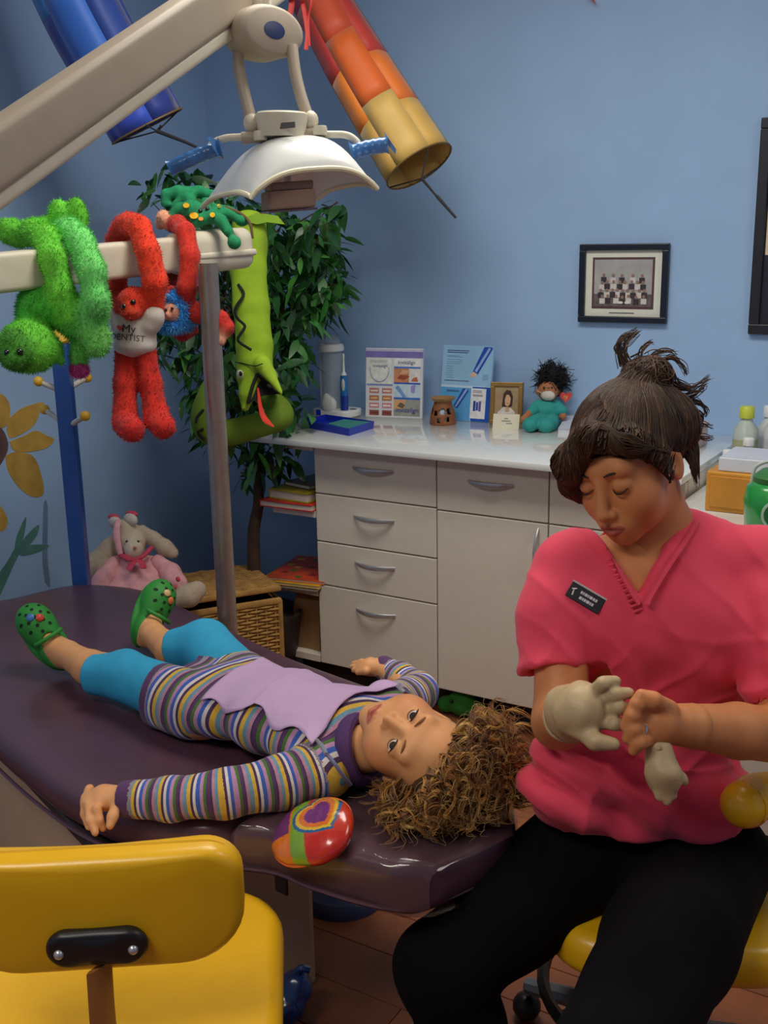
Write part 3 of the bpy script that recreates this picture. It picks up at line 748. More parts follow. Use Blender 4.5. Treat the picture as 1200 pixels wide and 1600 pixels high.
flat(t, px0+.003, px1-.003, pz0+.003, pz1-.003, YB-.0088, 'photo_ground', mat('sepia_print', (172, 172, 170), .5, .12, 30))
flat(t, px0+.003, px1-.003, pz0+.003, pz0+.042, YB-.0095, 'photo_floor', mat('sepia_dark', (104, 94, 92), .5, .3, 60))
flat(t, X0+.10, X1-.105, Z0+.029, Z0+.032, YB-.008, 'caption_line', mat('ink_grey', (90, 92, 96), .6))
m_ = MB()
for row, (nz_, zz, nb) in enumerate(((6, .088, 5), (9, .066, 8), (10, .042, 9), (8, .022, 7))):
    for i in range(nb):
        x = px0+.018+(px1-px0-.036)*(i+.5)/nb+rng.uniform(-.003, .003); z = pz0+zz+rng.uniform(-.002, .002); y = YB-.0102-row*.0002
        m_.lathe((x, y, z+.012), [(.0052, 0), (.0052, .0003)], 8, (0, -1, 0), mi=0)
        m_.box((x-.009, y-.0003, z-.011), (x+.009, y, z+.006), mi=1 if (i+row) % 2 else 2)
m_.build('photo_figures', [mat('sepia_skin', (150, 120, 108), .5), mat('sepia_shirt', (214, 206, 200), .5), mat('sepia_navy', (62, 52, 62), .5)], t)
m_ = MB()
for sx in (-.011, .011): m_.lathe(((px0+px1)/2+.006+sx, YB-.0112, pz0+.016), [(.006, 0), (.006, .0003)], 10, (0, -1, 0), sx=1.5, sy=.7)
m_.build('photo_shoes', mat('sepia_white', (226, 222, 218), .5), t)
t = wallframe('poster_frame', 'tall dark picture frame cut off by the right edge', -.765, -.36, 1.172, 1.778, .03, mat('dark_poster_frame', (32, 32, 42), .4, .15))
flat(t, -.738, -.39, 1.2, 1.75, YB-.008, 'dark_backing', mat('navy_backing', (30, 30, 48), .5, .3, 8))
flat(t, -.752+.02, -.52, 1.40, 1.535, YB-.009, 'cream_panel', mat('cream_paper', (224, 206, 168), .7, .06))
flat(t, -.722, -.70, 1.41, 1.47, YB-.0098, 'red_print', mat('red_print', (196, 92, 70), .6, .2))

# ================================================================== things on the countertop
CT = .862
M_wpl = mat('white_plastic', (226, 228, 226), .35, .02); M_blue = mat('blue_tray_plastic', (24, 50, 176), .35, .05)
# countertop toothbrush stand
c = PZ(532, 636, CT); c[2] = CT
c = V(-2.12, 3.16, CT)
M_clear = mat('clear_tube', (205, 216, 226), .08, .0, alpha=.34, coat=.6)
t = thing('water_flosser', 'white oral care stand with a clear tank, on the left end of the countertop', 'appliance', c)
q = [(-.075, -.05), (.055, -.055), (.08, -.02), (.08, .035), (.05, .055), (-.07, .05)]
MB().rings(cushion(bez([*q, q[0]], 4)[:-1], c, V(1, 0, 0), V(0, 1, 0), .026, .008)).build('base', M_wpl, t, True, sharp=0)
MB().tube(bez([c+V(-.055, 0, .02), c+V(-.058, 0, .12), c+V(-.056, 0, .21), c+V(-.045, 0, .238)], 6), .011, 10, flat=(1.2, .8)).build('upright', M_wpl, t, True)
MB().lathe(c+V(-.02, 0, .222), [(.040, 0), (.048, .006), (.048, .02), (.043, .028), (.018, .03)], 28).build('top_cap', M_wpl, t, True)
MB().lathe(c+V(-.02, 0, .2525), [(.02, -.001), (.02, .0025), (.012, .003)], 20).build('cap_button', mat('grey_button', (112, 122, 136), .4), t, True)
MB().lathe(c+V(-.015, 0, .03), [(.036, 0), (.036, .19), (.034, .19), (.034, 0)], 28, caps=False).build('clear_tank', M_clear, t, True)
MB().lathe(c+V(-.028, 0, .26), [(.044, -.02), (.04, .01), (.02, .026)], 24).build('clear_dome', M_clear, t, True)
blob('nozzle_rest', [ell(c+V(.0, -.045, .045), (.03, .016, .03)), ell(c+V(-.012, -.045, .055), (.016, .013, .03))], M_wpl, t, .004, .01)
MB().lathe(c+V(.068, 0, .0265), [(.012, 0), (.012, .002)], 16).build('base_button', mat('grey_button'), t, True)
c2 = c+V(.053, -.03, .026)
t = thing('electric_toothbrush', 'blue and white electric toothbrush standing upright in the white stand', 'toothbrush', c2)
MB().lathe(c2, [(.0125, 0), (.0135, .02), (.0138, .06), (.0135, .10), (.012, .122)], 18).build('grip', mat('brush_blue', (36, 110, 180), .35, .05), t, True)
MB().lathe(c2, [(.0137, .003), (.0141, .03), (.0141, .052)], 18).build('grip_base', mat('brush_navy', (28, 60, 148), .35), t, True)
MB().ball(c2+V(.004, -.012, .09), (.007, .005, .022), 12).build('button_panel', mat('pale_grey_plastic', (206, 206, 196), .4), t, True)
MB().lathe(c2, [(.0105, .122), (.009, .128), (.0042, .135), (.0036, .18), (.005, .184), (.0046, .196)], 14).build('brush_head', M_wpl, t, True)
# blue tray with a green mat
q = [PZ(x, y, CT+.02) for x, y in ((471, 658), (508, 649), (585, 660), (546, 672))]
q = [V(p[0], p[1], CT) for p in q]; c = sum(q)/4
t = thing('blue_tray', 'shallow blue plastic tray with a green insert on the white countertop', 'tray', c)
ih = V(0, 0, .024)
def inset(k): return [c+(p-c)*k for p in q]
m_ = MB(); R = [np.array(inset(.97)), np.array(inset(1.0))+ih, np.array(inset(.955))+ih, np.array(inset(.93))+V(0, 0, .004)]
m_.rings(R).build('tray_shell', M_blue, t)
g = [c+(q[2]-c)*.9, c+(q[3]-c)*.9, c+(q[0]-c)*.35+(q[3]-c)*.3, c+(q[1]-c)*.35+(q[2]-c)*.3]
MB().prism([(p-c)[:2] for p in g], c+V(0, 0, .010), V(1, 0, 0), V(0, 1, 0), V(0, 0, .012)).build('green_insert', mat('green_paper', (56, 134, 128), .7, .15), t)
MB().box(q[1]+V(-.03, -.012, .02), q[1]+V(-.012, -.006, .04), .002).build('clip_tab', M_blue, t)
# printed counter displays: slabs leaning back, print as thin layers
class Board:
    def __init__(s, name, label, bl, br, h, lean, th=.012, back=None, col=(214, 218, 224)):
        s.ex = nrm(br-bl); s.w = np.linalg.norm(br-bl); nn = nrm(np.cross(s.ex, V(0, 0, 1))); s.ey = nrm(V(0, 0, 1)-nn*lean); s.h = h
        s.n = np.cross(s.ex, s.ey); s.o = bl
        s.t = thing(name, label, 'display', (bl+br)/2)
        s.M = np.eye(4); s.M[:3, :3] = np.array([s.ex, s.ey, s.n]).T; s.M[:3, 3] = bl
        MB().box((0, 0, -th), (s.w, h, 0), .001, M=s.M, seg=1).build('board', mat('board_'+'_'.join(map(str, col)), col, .35, .03, 10), s.t)
        q = [(.3, .0), (.7, .0), (.6, .55), (.4, .55)]
        f = bl-s.n*(lean*h*1.0+.06)+V(0, 0, 0); f[2] = bl[2]
        a = s.o+s.ex*s.w*.4+s.ey*h*.6-s.n*th; b_ = s.o+s.ex*s.w*.6+s.ey*h*.6-s.n*th
        g0 = f+s.ex*s.w*.4; g1 = f+s.ex*s.w*.6
        MB().add([a, b_, g1, g0, a-s.n*.002, b_-s.n*.002, g1-s.n*.002, g0-s.n*.002], [(0, 1, 2, 3), (7, 6, 5, 4), (0, 4, 5, 1), (1, 5, 6, 2), (2, 6, 7, 3), (3, 7, 4, 0)]).build('easel_back', M_wpl, s.t)
    def at(s, u, v, d=0): return s.o+s.ex*u*s.w+s.ey*v*s.h+s.n*d
    def rect(s, u0, v0, u1, v1, col, l=1, name='printed_panel', var=.12, vs=60):
        return MB().box((u0*s.w, v0*s.h, .0), (u1*s.w, v1*s.h, .0004*l), M=s.M).build(name, mat('ink_%d_%d_%d' % col, col, .4, var, vs), s.t)
    def poly(s, pts, col, l=2, name='printed_shape'):
        return MB().prism([(u*s.w, v*s.h) for u, v in pts], s.o, s.ex, s.ey, s.n*.0004*l).build(name, mat('ink_%d_%d_%d' % col, col, .4, .12, 60), s.t)
    def lines(s, u0, u1, vs_, col, th=.006, l=2):
        m_ = MB()
        for i, vv in enumerate(vs_):
            r = rng.uniform(.75, 1)
            m_.box((u0*s.w, (vv-th/2)*s.h, 0), ((u0+(u1-u0)*r)*s.w, (vv+th/2)*s.h, .0004*l), M=s.M)
        m_.build('text_lines', mat('ink_%d_%d_%d' % col, col, .5), s.t)
    def text(s, body, size, u, v, col, l=2, shear=0): return text('printed_word', body, size, s.at(u, v, .0004*l), s.ex, s.ey, mat('ink_%d_%d_%d' % col, col, .4), s.t, .0003, shear=shear)
bl, br = PZ(571, 651, CT), PZ(665, 651, CT)
br = bl+nrm(V(.98, .2, 0))*.208; br[2] = bl[2]
D = Board('brochure_display', 'upright white display card with aligner and teeth photographs, behind the blue tray', bl, br, .238, .08)
D.rect(.0, .865, 1, .985, (128, 120, 190), 1, vs=20); D.rect(.0, .955, 1, .985, (196, 190, 226), 2)
D.rect(.02, .49, .46, .86, (226, 228, 224)); D.rect(.02, .46, .48, .485, (136, 146, 200), 2)
D.lines(.08, .42, (.82, .80), (150, 160, 160)); D.text('invisalign', .015, .26, .745, (70, 76, 110))
arch = [(.07+.36*i/12, 0) for i in range(13)]
m_ = MB(); m_.tube([D.at(.25+.165*cos(a), .70+.155*sin(a)*1.15, .001) for a in np.linspace(-3.3, .15, 18)], .0035, 6, flat=(1, .3)); m_.build('aligner_print', mat('ink_aligner', (160, 174, 200), .4, .15, 80), D.t, True)
for i in range(4):
    for j in range(2):
        v1 = .425-i*.107; D.rect(.07+.225*j, v1-.075, .24+.225*j, v1, [(196, 128, 120), (186, 120, 84), (206, 140, 150), (150, 80, 74)][i], 2, 'teeth_photo')
        D.rect(.09+.225*j, v1-.05, .22+.225*j, v1-.028, [(240, 232, 224), (226, 190, 140), (244, 236, 230), (110, 60, 60)][i], 3, 'teeth_print')
D.rect(.5, .74, .96, .86, (232, 234, 236)); D.text('invisalign', .018, .72, .80, (64, 70, 120))
D.rect(.5, .715, .96, .742, (86, 126, 206), 2); D.rect(.5, .515, .76, .715, (206, 140, 102), 1); D.rect(.76, .515, .96, .715, (226, 222, 222), 1)
D.poly([(.56, .57), (.68, .55), (.78, .6), (.72, .62), (.6, .62)], (160, 78, 66)); D.poly([(.6, .63), (.72, .64), (.8, .69), (.64, .69)], (226, 172, 140)); D.poly([(.8, .53), (.92, .53), (.9, .6), (.83, .58)], (190, 110, 84))
D.rect(.5, .49, .96, .515, (70, 100, 186), 2); D.rect(.5, .3, .96, .49, (196, 216, 232), 1)
D.poly([(.52, .44), (.58, .47), (.72, .31), (.66, .3)], (120, 160, 214)); D.poly([(.8, .47), (.88, .49), (.86, .36), (.8, .38)], (156, 148, 216))
D.rect(.5, .27, .96, .3, (60, 110, 196), 2); D.rect(.5, .03, .96, .27, (154, 158, 150), 1); D.poly([(.5, .12), (.68, .14), (.72, .27), (.5, .27)], (214, 166, 120)); D.poly([(.56, .17), (.62, .23), (.7, .19), (.66, .14)], (110, 92, 70), 3)
D.text('invisalign', .024, .73, .115, (60, 50, 150), 3, .2)
bl = PZ(686, 650, CT); br = bl+nrm(V(.97, .02, 0))*.185; br[2] = bl[2]
bl, br = bl+V(.03, -.055, 0), br+V(.03, -.055, 0)
D = Board('brochure_display', 'tall light blue display card with a toothbrush picture, behind the clay burner', bl, br, .252, .16, col=(170, 206, 236))
D.rect(0, .42, 1, 1, (150, 196, 232), 1, vs=8); D.rect(0, .30, 1, .47, (196, 222, 240), 2, vs=8); D.rect(0, .0, .62, .44, (92, 166, 222), 3, vs=8)
D.lines(.08, .6, (.93, .905), (60, 90, 140), .012); D.lines(.08, .42, (.86, .845, .81, .78, .755), (110, 140, 180)); D.lines(.08, .25, (.72, .69, .66, .63, .60, .57), (110, 140, 180)); D.lines(.06, .6, (.53,), (90, 110, 140), .012, 3)
D.poly([(.62, .66), (.72, .62), (.99, .97), (.97, .99), (.82, .99)], (36, 78, 180), 3); D.poly([(.66, .67), (.70, .65), (.95, .97), (.91, .98)], (150, 180, 222), 4); D.poly([(.56, .60), (.66, .58), (.72, .63), (.63, .66)], (222, 186, 170), 4)
D.lines(.82, .95, (.62, .6, .58, .56), (90, 120, 160))
D.poly([(.28, .19), (.36, .16), (.57, .40), (.54, .43), (.45, .43)], (36, 78, 180), 5); D.poly([(.31, .19), (.34, .18), (.55, .42), (.51, .43)], (150, 180, 222), 6)
D.lines(.12, .4, (.4, .385), (60, 90, 140), .008, 5)
D.rect(.64, .0, 1, .46, (30, 84, 184), 3); D.rect(.62, .04, .92, .44, (232, 234, 238), 6, 'leaflet'); D.lines(.66, .86, (.41, .39, .355, .34), (150, 120, 140), .008, 8)
for i in range(3): D.rect(.68+.055*i, .14+.01*(i % 2), .725+.055*i, .26+.014*(1-i % 2), [(40, 70, 150), (52, 92, 176), (110, 90, 160)][i], 8, 'printed_shape')
# clay oil burner
c = PZ(692, 662, CT); c[2] = CT
t = thing('oil_burner', 'brown clay oil burner with cut-out holes on the countertop', 'oil burner', c)
M_clay = mat('brown_clay', (134, 82, 48), .6, .15, 40, .1, 120)
k = .9
n_, hs = 48, []
prof = [(.0435, 0), (.044, .006), (.042, .03), (.036, .052), (.030, .068), (.029, .076), (.034, .082)]
pz_ = np.linspace(0, .076, 20); pr_ = np.interp(pz_, [z for r, z in prof], [r for r, z in prof])
holes = [(-1.75, .040, .22, .009), (-1.15, .046, .30, .012), (-2.35, .044, .28, .013), (-1.45, .016, .16, .007), (-2.6, .018, .24, .008), (-.7, .02, .2, .008), (-.5, .046, .26, .011), (1.2, .04, .3, .012)]
v = []; f = []
for i, (z, r) in enumerate(zip(pz_, pr_)):
    for j in range(n_):
        a = 2*pi*j/n_; v.append(c+V(r*cos(a), r*sin(a), z))
for i in range(19):
    for j in range(n_):
        a = 2*pi*(j+.5)/n_; a = a-2*pi if a > pi else a; z = (pz_[i]+pz_[i+1])/2
        if any(((a-h[0])/h[2])**2+((z-h[1])/h[3])**2 < 1 for h in holes): continue
        f.append((i*n_+j, i*n_+(j+1) % n_, (i+1)*n_+(j+1) % n_, (i+1)*n_+j))
ob = MB().add(v, f).build('burner_wall', M_clay, t, True)
so = ob.modifiers.new('wall', 'SOLIDIFY'); so.thickness = .004; so.offset = -1
MB().lathe(c+V(0, 0, .074), [(.028, 0), (.040, .010), (.043, .014), (.041, .015), (.03, .007), (.005, .004)], 32).build('bowl', mat('clay_bowl', (150, 116, 68), .5, .1), t, True)
m_ = MB()
for a, z in ((-1.35, .046), (-.95, .046)): m_.lathe(c+V(.02*cos(a), .02*sin(a), .012), [(.011, 0), (.011, .03), (.009, .04), (.002, .046)], 14)
m_.build('tealight_glass', mat('pale_glass', (190, 204, 224), .2, .05), t, True)
# gold photo frame, card, doll chair cushion etc.
bl = PZ(765, 662, CT); br = bl+nrm(V(.95, .25, 0))*.108; br[2] = bl[2]
D = Board('photo_frame', 'small gold frame with a portrait of a woman in white, right of the blue display', bl, br, .138, .14, .014, col=(140, 108, 58)); D.t['category'] = 'picture'
for (a, b_, c_, d_2) in ((0, 0, 1, .1), (0, .9, 1, 1), (0, .1, .13, .9), (.87, .1, 1, .9)):
    MB().box((a*D.w, b_*D.h, 0), (c_*D.w, d_2*D.h, .007), .002, M=D.M).build('frame_rail', mat('gold_frame', (150, 116, 60), .4, .15, metal=.4), D.t)
D.rect(.13, .1, .87, .9, (168, 142, 104), 1, 'photo_ground'); D.poly([(.2, .1), (.8, .1), (.76, .3), (.6, .42), (.4, .4), (.24, .28)], (226, 220, 216), 2)
D.poly([(.36, .42), (.40, .72), (.5, .82), (.62, .8), (.70, .66), (.68, .44), (.62, .40)], (72, 44, 36), 3)
D.poly([(.46, .46), (.45, .6), (.5, .7), (.57, .7), (.63, .62), (.61, .48), (.54, .42)], (222, 176, 142), 4); D.poly([(.46, .30), (.6, .3), (.58, .44), (.49, .44)], (214, 168, 136), 3)
D.lines(.5, .6, (.5,), (180, 80, 80), .012, 5)
bl = PZ(771, 668, CT); br = bl+nrm(V(.97, .24, 0))*.086; br[2] = bl[2]
bl = bl+V(0, -.0, 0)
t = thing('folded_card', 'small cream folded card standing in front of the gold frame', 'card', (bl+br)/2)
ex = nrm(br-bl); nb = nrm(np.cross(ex, V(0, 0, 1)))
for s_, nm in ((1, 'card_front'), (-1, 'card_back')):
    q = [bl+nb*.016*s_, br+nb*.016*s_, br+V(0, 0, .046), bl+V(0, 0, .046)]
    MB().add(q+[p-nb*.0008*s_ for p in q], [(0, 1, 2, 3), (7, 6, 5, 4), (0, 4, 5, 1), (1, 5, 6, 2), (2, 6, 7, 3), (3, 7, 4, 0)]).build(nm, mat('cream_card', (226, 220, 196), .6, .02), t)
eyc = nrm(V(0, 0, .046)-nb*.016); m_ = MB()
for (u, vv, l_) in ((.5, .026, .03), (.62, .018, .02), (.5, .034, .012)):
    o_ = bl+nb*.0166+ex*u*.086+eyc*vv; Mx = np.eye(4); Mx[:3, :3] = np.array([ex, eyc, np.cross(ex, eyc)]).T; Mx[:3, 3] = o_
    m_.box((-l_/2, -.0016, 0), (l_/2, .0016, .0006), M=Mx)
m_.build('card_print', mat('ink_card', (150, 158, 150), .6), t)
# paper sheet/ sloped white pad to the right of the doll
q = [PZ(872, 676, CT), PZ(908, 679, CT), PZ(925, 655, CT), PZ(896, 649, CT)]
t = thing('paper_pad', 'white paper pad lying on the countertop beside the doll', 'paper pad', sum(q)/4)
c = sum(q)/4
MB().rings([np.array(q), np.array([p+V(0, 0, .012+.03*(i in (2, 3))) for i, p in enumerate(q)])]).build('sheets', mat('paper_white', (214, 218, 226), .6, .03), t)
MB().rings([np.array([c+(p-c)*1.01+V(0, 0, .0121+.03*(i in (2, 3))) for i, p in enumerate(q)]), np.array([c+(p-c)*1.01+V(0, 0, .0132+.03*(i in (2, 3))) for i, p in enumerate(q)])]).build('cover_sheet', mat('paper_grey', (196, 202, 216), .6, .03), t)
# tissue box behind the woman's hair
bl = PZ(1068, 716, CT); ex, ey = nrm(V(.04, 1, 0)), nrm(V(-1, .04, 0))
t = thing('tissue_box', 'pale pinkish box on the countertop behind the woman\'s hair', 'box', bl+ex*.12+ey*.06)
Mx = np.eye(4); Mx[:3, :3] = np.array([ex, ey, V(0, 0, 1)]).T; Mx[:3, 3] = bl
Mx[:3, 3] = V(-.835, 2.92, CT+.0005)
MB().box((0, 0, 0), (.26, .13, .055), .003, M=Mx).build('box_body', mat('pinkish_card', (206, 180, 170), .6, .06, 30), t)
MB().box((-.002, -.002, .055), (.262, .132, .068), .003, M=Mx).build('box_lid', mat('pinkish_lid', (200, 182, 178), .6, .06, 30), t)
MB().box((.07, -.003, .004), (.082, -.0005, .054), M=Mx).build('box_band', mat('brown_tape', (150, 116, 104), .6), t)
for (k_, px_) in ((0, .03), (1, .1)):
    MB().lathe(V(-.80, 2.80-.05*k_, CT), [(.016, 0), (.017, .03), (.012, .036), (.012, .05), (.002, .052)], 14).build
# clutter on the low counter at the right edge
def Q(x, y): p = PZ(x, y, LC); return V(p[0], p[1], LC)
c = V(-.597, 2.735, LC)
t = thing('wooden_box', 'honey-coloured wooden drawer box on the low counter behind the woman', 'box', c)
MB().box(c+V(-.085, -.10, .0), c+V(.085, .10, .10), .004).build('box_body', mat('honey_wood', (206, 142, 46), .5, .15, 14), t)
MB().box(c+V(-.075, -.104, .012), c+V(.075, -.1, .09), .002).build('drawer_front', mat('honey_wood_front', (196, 132, 40), .5, .15, 14), t)
t2 = thing('white_carton', 'low white carton lying on top of the wooden box', 'carton', c+V(.02, 0, .10))
MB().box(c+V(-.06, -.09, .1005), c+V(.075, .06, .135), .003).build('carton_body', mat('paper_white'), t2)
MB().box(c+V(-.055, -.085, .135), c+V(.07, .055, .137), .0005).build('carton_flap', mat('paper_grey'), t2)
M_btl = mat('bottle_white', (206, 210, 212), .35, .05); M_capw = mat('bottle_cap', (226, 228, 230), .4)
specs = [((-.705, 2.93), .10, .022, 'stubby white bottle leftmost of the cluster on the low counter', 0), ((-.66, 2.965), .13, .024, 'white bottle with a blue stripe label in the cluster', 1), ((-.61, 2.93), .105, .022, 'small white bottle just right of the blue-striped bottle', 0), ((-.69, 3.06), .20, .034, 'tall frosted bottle with a yellow-green cap at the back of the cluster', 2), ((-.60, 3.04), .22, .036, 'tallest white bottle at the right edge of the cluster', 3), ((-.65, 3.16), .19, .03, 'clear bottle with a pale cap behind the tallest bottle', 3)]
for (xy, h, r, lab, kind) in specs:
    c = V(xy[0], xy[1], LC); t = thing('bottle', lab, 'bottle', c, 'bottles on the low counter')
    MB().lathe(c, [(r*.9, 0), (r, .005), (r, h*.68), (r*.5, h*.8), (r*.45, h*.84)], 18).build('bottle_body', mat('bottle_frosted', (186, 198, 190), .3, .05) if kind == 2 else M_btl, t, True, sharp=50)
    MB().lathe(c+V(0, 0, h*.84), [(r*.6, 0), (r*.6, h*.14), (r*.5, h*.16)], 16).build('bottle_cap', mat('lime_cap', (196, 206, 70), .4) if kind == 2 else M_capw, t, True, sharp=50)
    MB().lathe(c, [(r*1.02, h*.2), (r*1.02, h*.55)], 18, caps=False).build('bottle_label', [mat('label_pale', (196, 200, 206), .5, .1, 60), mat('label_blue', (40, 70, 170), .5), mat('label_olive', (176, 180, 140), .5), mat('label_pale')][kind], t, True)
# green tub with a round emblem, nearest
c = V(-.487, 2.52, LC)
t = thing('green_tub', 'translucent green tub with a round fruit emblem, at the right edge', 'tub', c)
M_gr = mat('green_plastic', (40, 148, 66), .25, .12, 20, coat=.5)
MB().lathe(c, [(.062, 0), (.07, .008), (.076, .07), (.07, .105), (.05, .118)], 32).build('tub_body', M_gr, t, True, sharp=50)
MB().lathe(c+V(0, 0, .116), [(.055, 0), (.057, .012), (.04, .026), (.02, .03)], 28).build('lid', mat('green_lid', (58, 120, 62), .35, .1), t, True, sharp=50)
e = nrm(CP-c)*V(1, 1, 0); e = nrm(e); eo = c+e*.0745+V(0, 0, .055)
em = MB().lathe(eo, [(.034, 0), (.034, .003), (.029, .0035)], 28, e).build('emblem_ring', mat('emblem_pale', (176, 206, 190), .4), t, True)
MB().lathe(eo+e*.003, [(.028, 0), (.028, .0015)], 28, e).build('emblem_disc', mat('emblem_green', (36, 110, 66), .4), em, True)
sx2 = nrm(np.cross(V(0, 0, 1), e))
for dx, dz, r, cc in ((-.009, -.008, .009, (200, 66, 50)), (.008, -.002, .009, (190, 196, 60)), (-.006, .012, .007, (150, 60, 60)), (.012, -.012, .007, (120, 170, 60))):
    MB().lathe(eo+e*.004+sx2*dx+V(0, 0, dz), [(r, 0), (r*.9, .0022)], 14, e).build('emblem_fruit', mat('fruit_%d_%d_%d' % cc, cc, .4), em, True)
MB().tube(bez([c+sx2*-.06+V(0, 0, .11), c+sx2*-.05+V(0, 0, .15), c+sx2*0+V(0, 0, .165), c+sx2*.05+V(0, 0, .15), c+sx2*.06+V(0, 0, .11)], 6), .004, 8).build('bail_handle', mat('pale_wire', (190, 196, 190), .4), t, True)

# ================================================================== windsocks
M_str = mat('dark_cord', (38, 34, 40), .7)
def windsock(name, label, axis_px, hoops, bands, cols, gores=8, ph=0.):
    """axis points -> rings; bands: fractions along the axis where the colours change (per gore offset)"""
    c = np.array([P(*a) for a in axis_px]); c = bez(c, 10); n = len(c); u = np.linspace(0, 1, n)
    r = np.interp(u, np.linspace(0, 1, len(hoops)), hoops); t = thing(name, label, 'windsock', c[-1])
    ax = nrm(c[-1]-c[0]); ref = nrm(np.cross(ax, camdir(0, 0, 1))); rb = np.cross(ax, ref); seg = gores*3
    def ring(i):
        th = np.arange(seg+1)/seg*2*pi+ph; fl = 1+.05*np.cos(th*gores)*(1-u[i])
        return c[i]+r[i]*(np.outer(np.cos(th)*fl, ref)+np.outer(np.sin(th)*fl, rb))
    R = [ring(i) for i in range(n)]
    for g in range(gores):
        off = .035*((g % 2)*2-1)
        ks = [0]+[int(round((b+off)*(n-1))) for b in bands]+[n-1]
        for k in range(len(ks)-1):
            rows = [R[i][g*3:g*3+4] for i in range(ks[k], ks[k+1]+1)]; m_ = len(rows)
            if m_ < 2: continue
            v = np.concatenate(rows); f = [(i*4+j, i*4+j+1, (i+1)*4+j+1, (i+1)*4+j) for i in range(m_-1) for j in range(3)]
            cc = cols[k][g % len(cols[k])]
            ob = MB().add(v, f).build('fabric_panel', mat('nylon_%d_%d_%d' % cc, cc, .55, .06, 12, sheen=.2), t, True, sharp=0)
            so = ob.modifiers.new('cloth', 'SOLIDIFY'); so.thickness = .0012; so.offset = -1
    for q in (.6, 2.7, 4.8): MB().tube([c[0]+r[0]*(cos(q)*ref+sin(q)*rb), c[0]-ax*.06+V(0, 0, .05), V(*(c[0]-ax*.06)[:2], ZC)], .0018, 5).build('hanging_cord', M_str, t, True)
    th = np.linspace(0, 2*pi, 33)[:-1]
    MB().tube([c[-1]+r[-1]*(cos(a)*ref+sin(a)*rb) for a in th], .0028, 6, closed=True).build('hoop', mat('hoop_wire', (120, 96, 50), .5), t, True)
    return t, c, r, ref, rb, ax
t, c, r, ref, rb, ax = windsock('windsock', 'blue striped fabric windsock hanging by the left wall', [(58, -130, 2.86), (140, 40, 2.96), (230, 197, 3.06)], [.10, .108, .110], [.38, .80], [[(34, 96, 140), (60, 150, 206), (46, 120, 190)], [(30, 66, 150), (44, 104, 200), (26, 58, 140)], [(28, 52, 136), (52, 82, 196), (34, 62, 160)]], 6, .3)
j = P(246, 205, 2.9)
for a in (.5, 2.6, 4.7): MB().tube([c[-1]+r[-1]*(cos(a)*ref+sin(a)*rb), j], .0022, 5).build('bridle_cord', M_str, t, True)
MB().tube([P(252, 196, 2.9), j, P(290, 222, 2.86), P(312, 232, 2.84)], [.004, .006, .0045, .004], 8).build('swivel_rod', M_str, t, True)
t, c, r, ref, rb, ax = windsock('windsock', 'red, orange and yellow fabric windsock hanging by the back wall', [(428, -130, 3.3), (552, 92, 3.25), (655, 260, 3.2)], [.072, .094, .108], [.30, .53, .78], [[(126, 52, 92), (150, 56, 84)], [(196, 60, 48), (214, 84, 50), (196, 60, 56)], [(232, 120, 40), (226, 104, 36), (240, 136, 44)], [(212, 170, 84), (216, 178, 96), (206, 164, 80)]], 6, .2)
j = P(659, 279, 3.12)
for a in (.3, 2.3, 4.4): MB().tube([c[-1]+r[-1]*(cos(a)*ref+sin(a)*rb), j], .0022, 5).build('bridle_cord', M_str, t, True)
MB().tube([j, P(680, 304, 3.08), P(684, 308, 3.08), P(712, 340, 3.05)], [.0045, .003, .005, .0035], 8).build('swivel_rod', M_str, t, True)
for (pts, w_) in (([(452, -20), (456, 4), (452, 26)], .008), ([(468, -20), (474, 10), (480, 50), (478, 78)], .006), ([(483, -20), (482, 30), (484, 72)], .003)):
    MB().tube(bez([P(430, -125, 3.24)]+[P(x, y, 3.0) for x, y in pts], 6), w_, 6, flat=(1, .25)).build('tail_streamer', mat('red_ribbon', (190, 50, 44), .6, .1), t, True)
o = MB().tube(bez([PY(918, -12, YB-.02), PY(925, -2, YB-.02), PY(931, 7, YB-.02)], 6), np.linspace(.018, .002, 11), 8, flat=(1, .3)).build('orange_pennant', mat('orange_paper', (226, 96, 40), .6), None, True)
tag(o, 'tip of an orange paper decoration at the top of the back wall', 'decoration')

# ================================================================== coat rack by the left wall
rc = P(118, 800, 3.05); rc = V(rc[0], rc[1], 0)
rt = P(106, 545, 3.0)[2]+.02
rack = thing('coat_rack', 'blue wooden coat rack with yellow-tipped white pegs by the left wall', 'coat rack', rc)
M_rb = mat('blue_paint', (42, 84, 160), .4, .06); M_yb = mat('yellow_paint', (232, 184, 50), .4, .05); M_wp = mat('white_peg', (206, 200, 190), .45)
a_ = .55; ex, ey = V(cos(a_), sin(a_), 0), V(-sin(a_), cos(a_), 0)
Mx = np.eye(4); Mx[:3, :3] = np.array([ex, ey, V(0, 0, 1)]).T; Mx[:3, 3] = rc
MB().box((-.022, -.022, .02), (.022, .022, rt), .004, M=Mx).build('post', M_rb, rack)
MB().lathe(V(rc[0], rc[1], rt+.034), [(.034, -.012), (.039, -.006), (.039, .006), (.034, .012)], 24, camdir(.2, .1, 1)).build('finial', M_yb, rack, True, sharp=50)
MB().lathe(V(rc[0], rc[1], rt-.004), [(.012, 0), (.012, .012)], 12).build('finial_neck', M_yb, rack, True)
for (x0, y0, x1, y1, dd) in ((98, 609, 60, 596, -.01), (112, 606, 136, 590, .05), (100, 663, 70, 640, .05), (108, 664, 133, 650, -.06)):
    z0 = P(x0, y0, 3.02)[2]; b0 = V(rc[0], rc[1], z0); b1 = P(x1, y1, depth(b0)+dd)
    p = MB().tube([b0, b1], .0075, 10).build('peg', M_wp, rack, True)
    MB().ball(b1, .014, 14).build('peg_tip', M_yb, p, True)
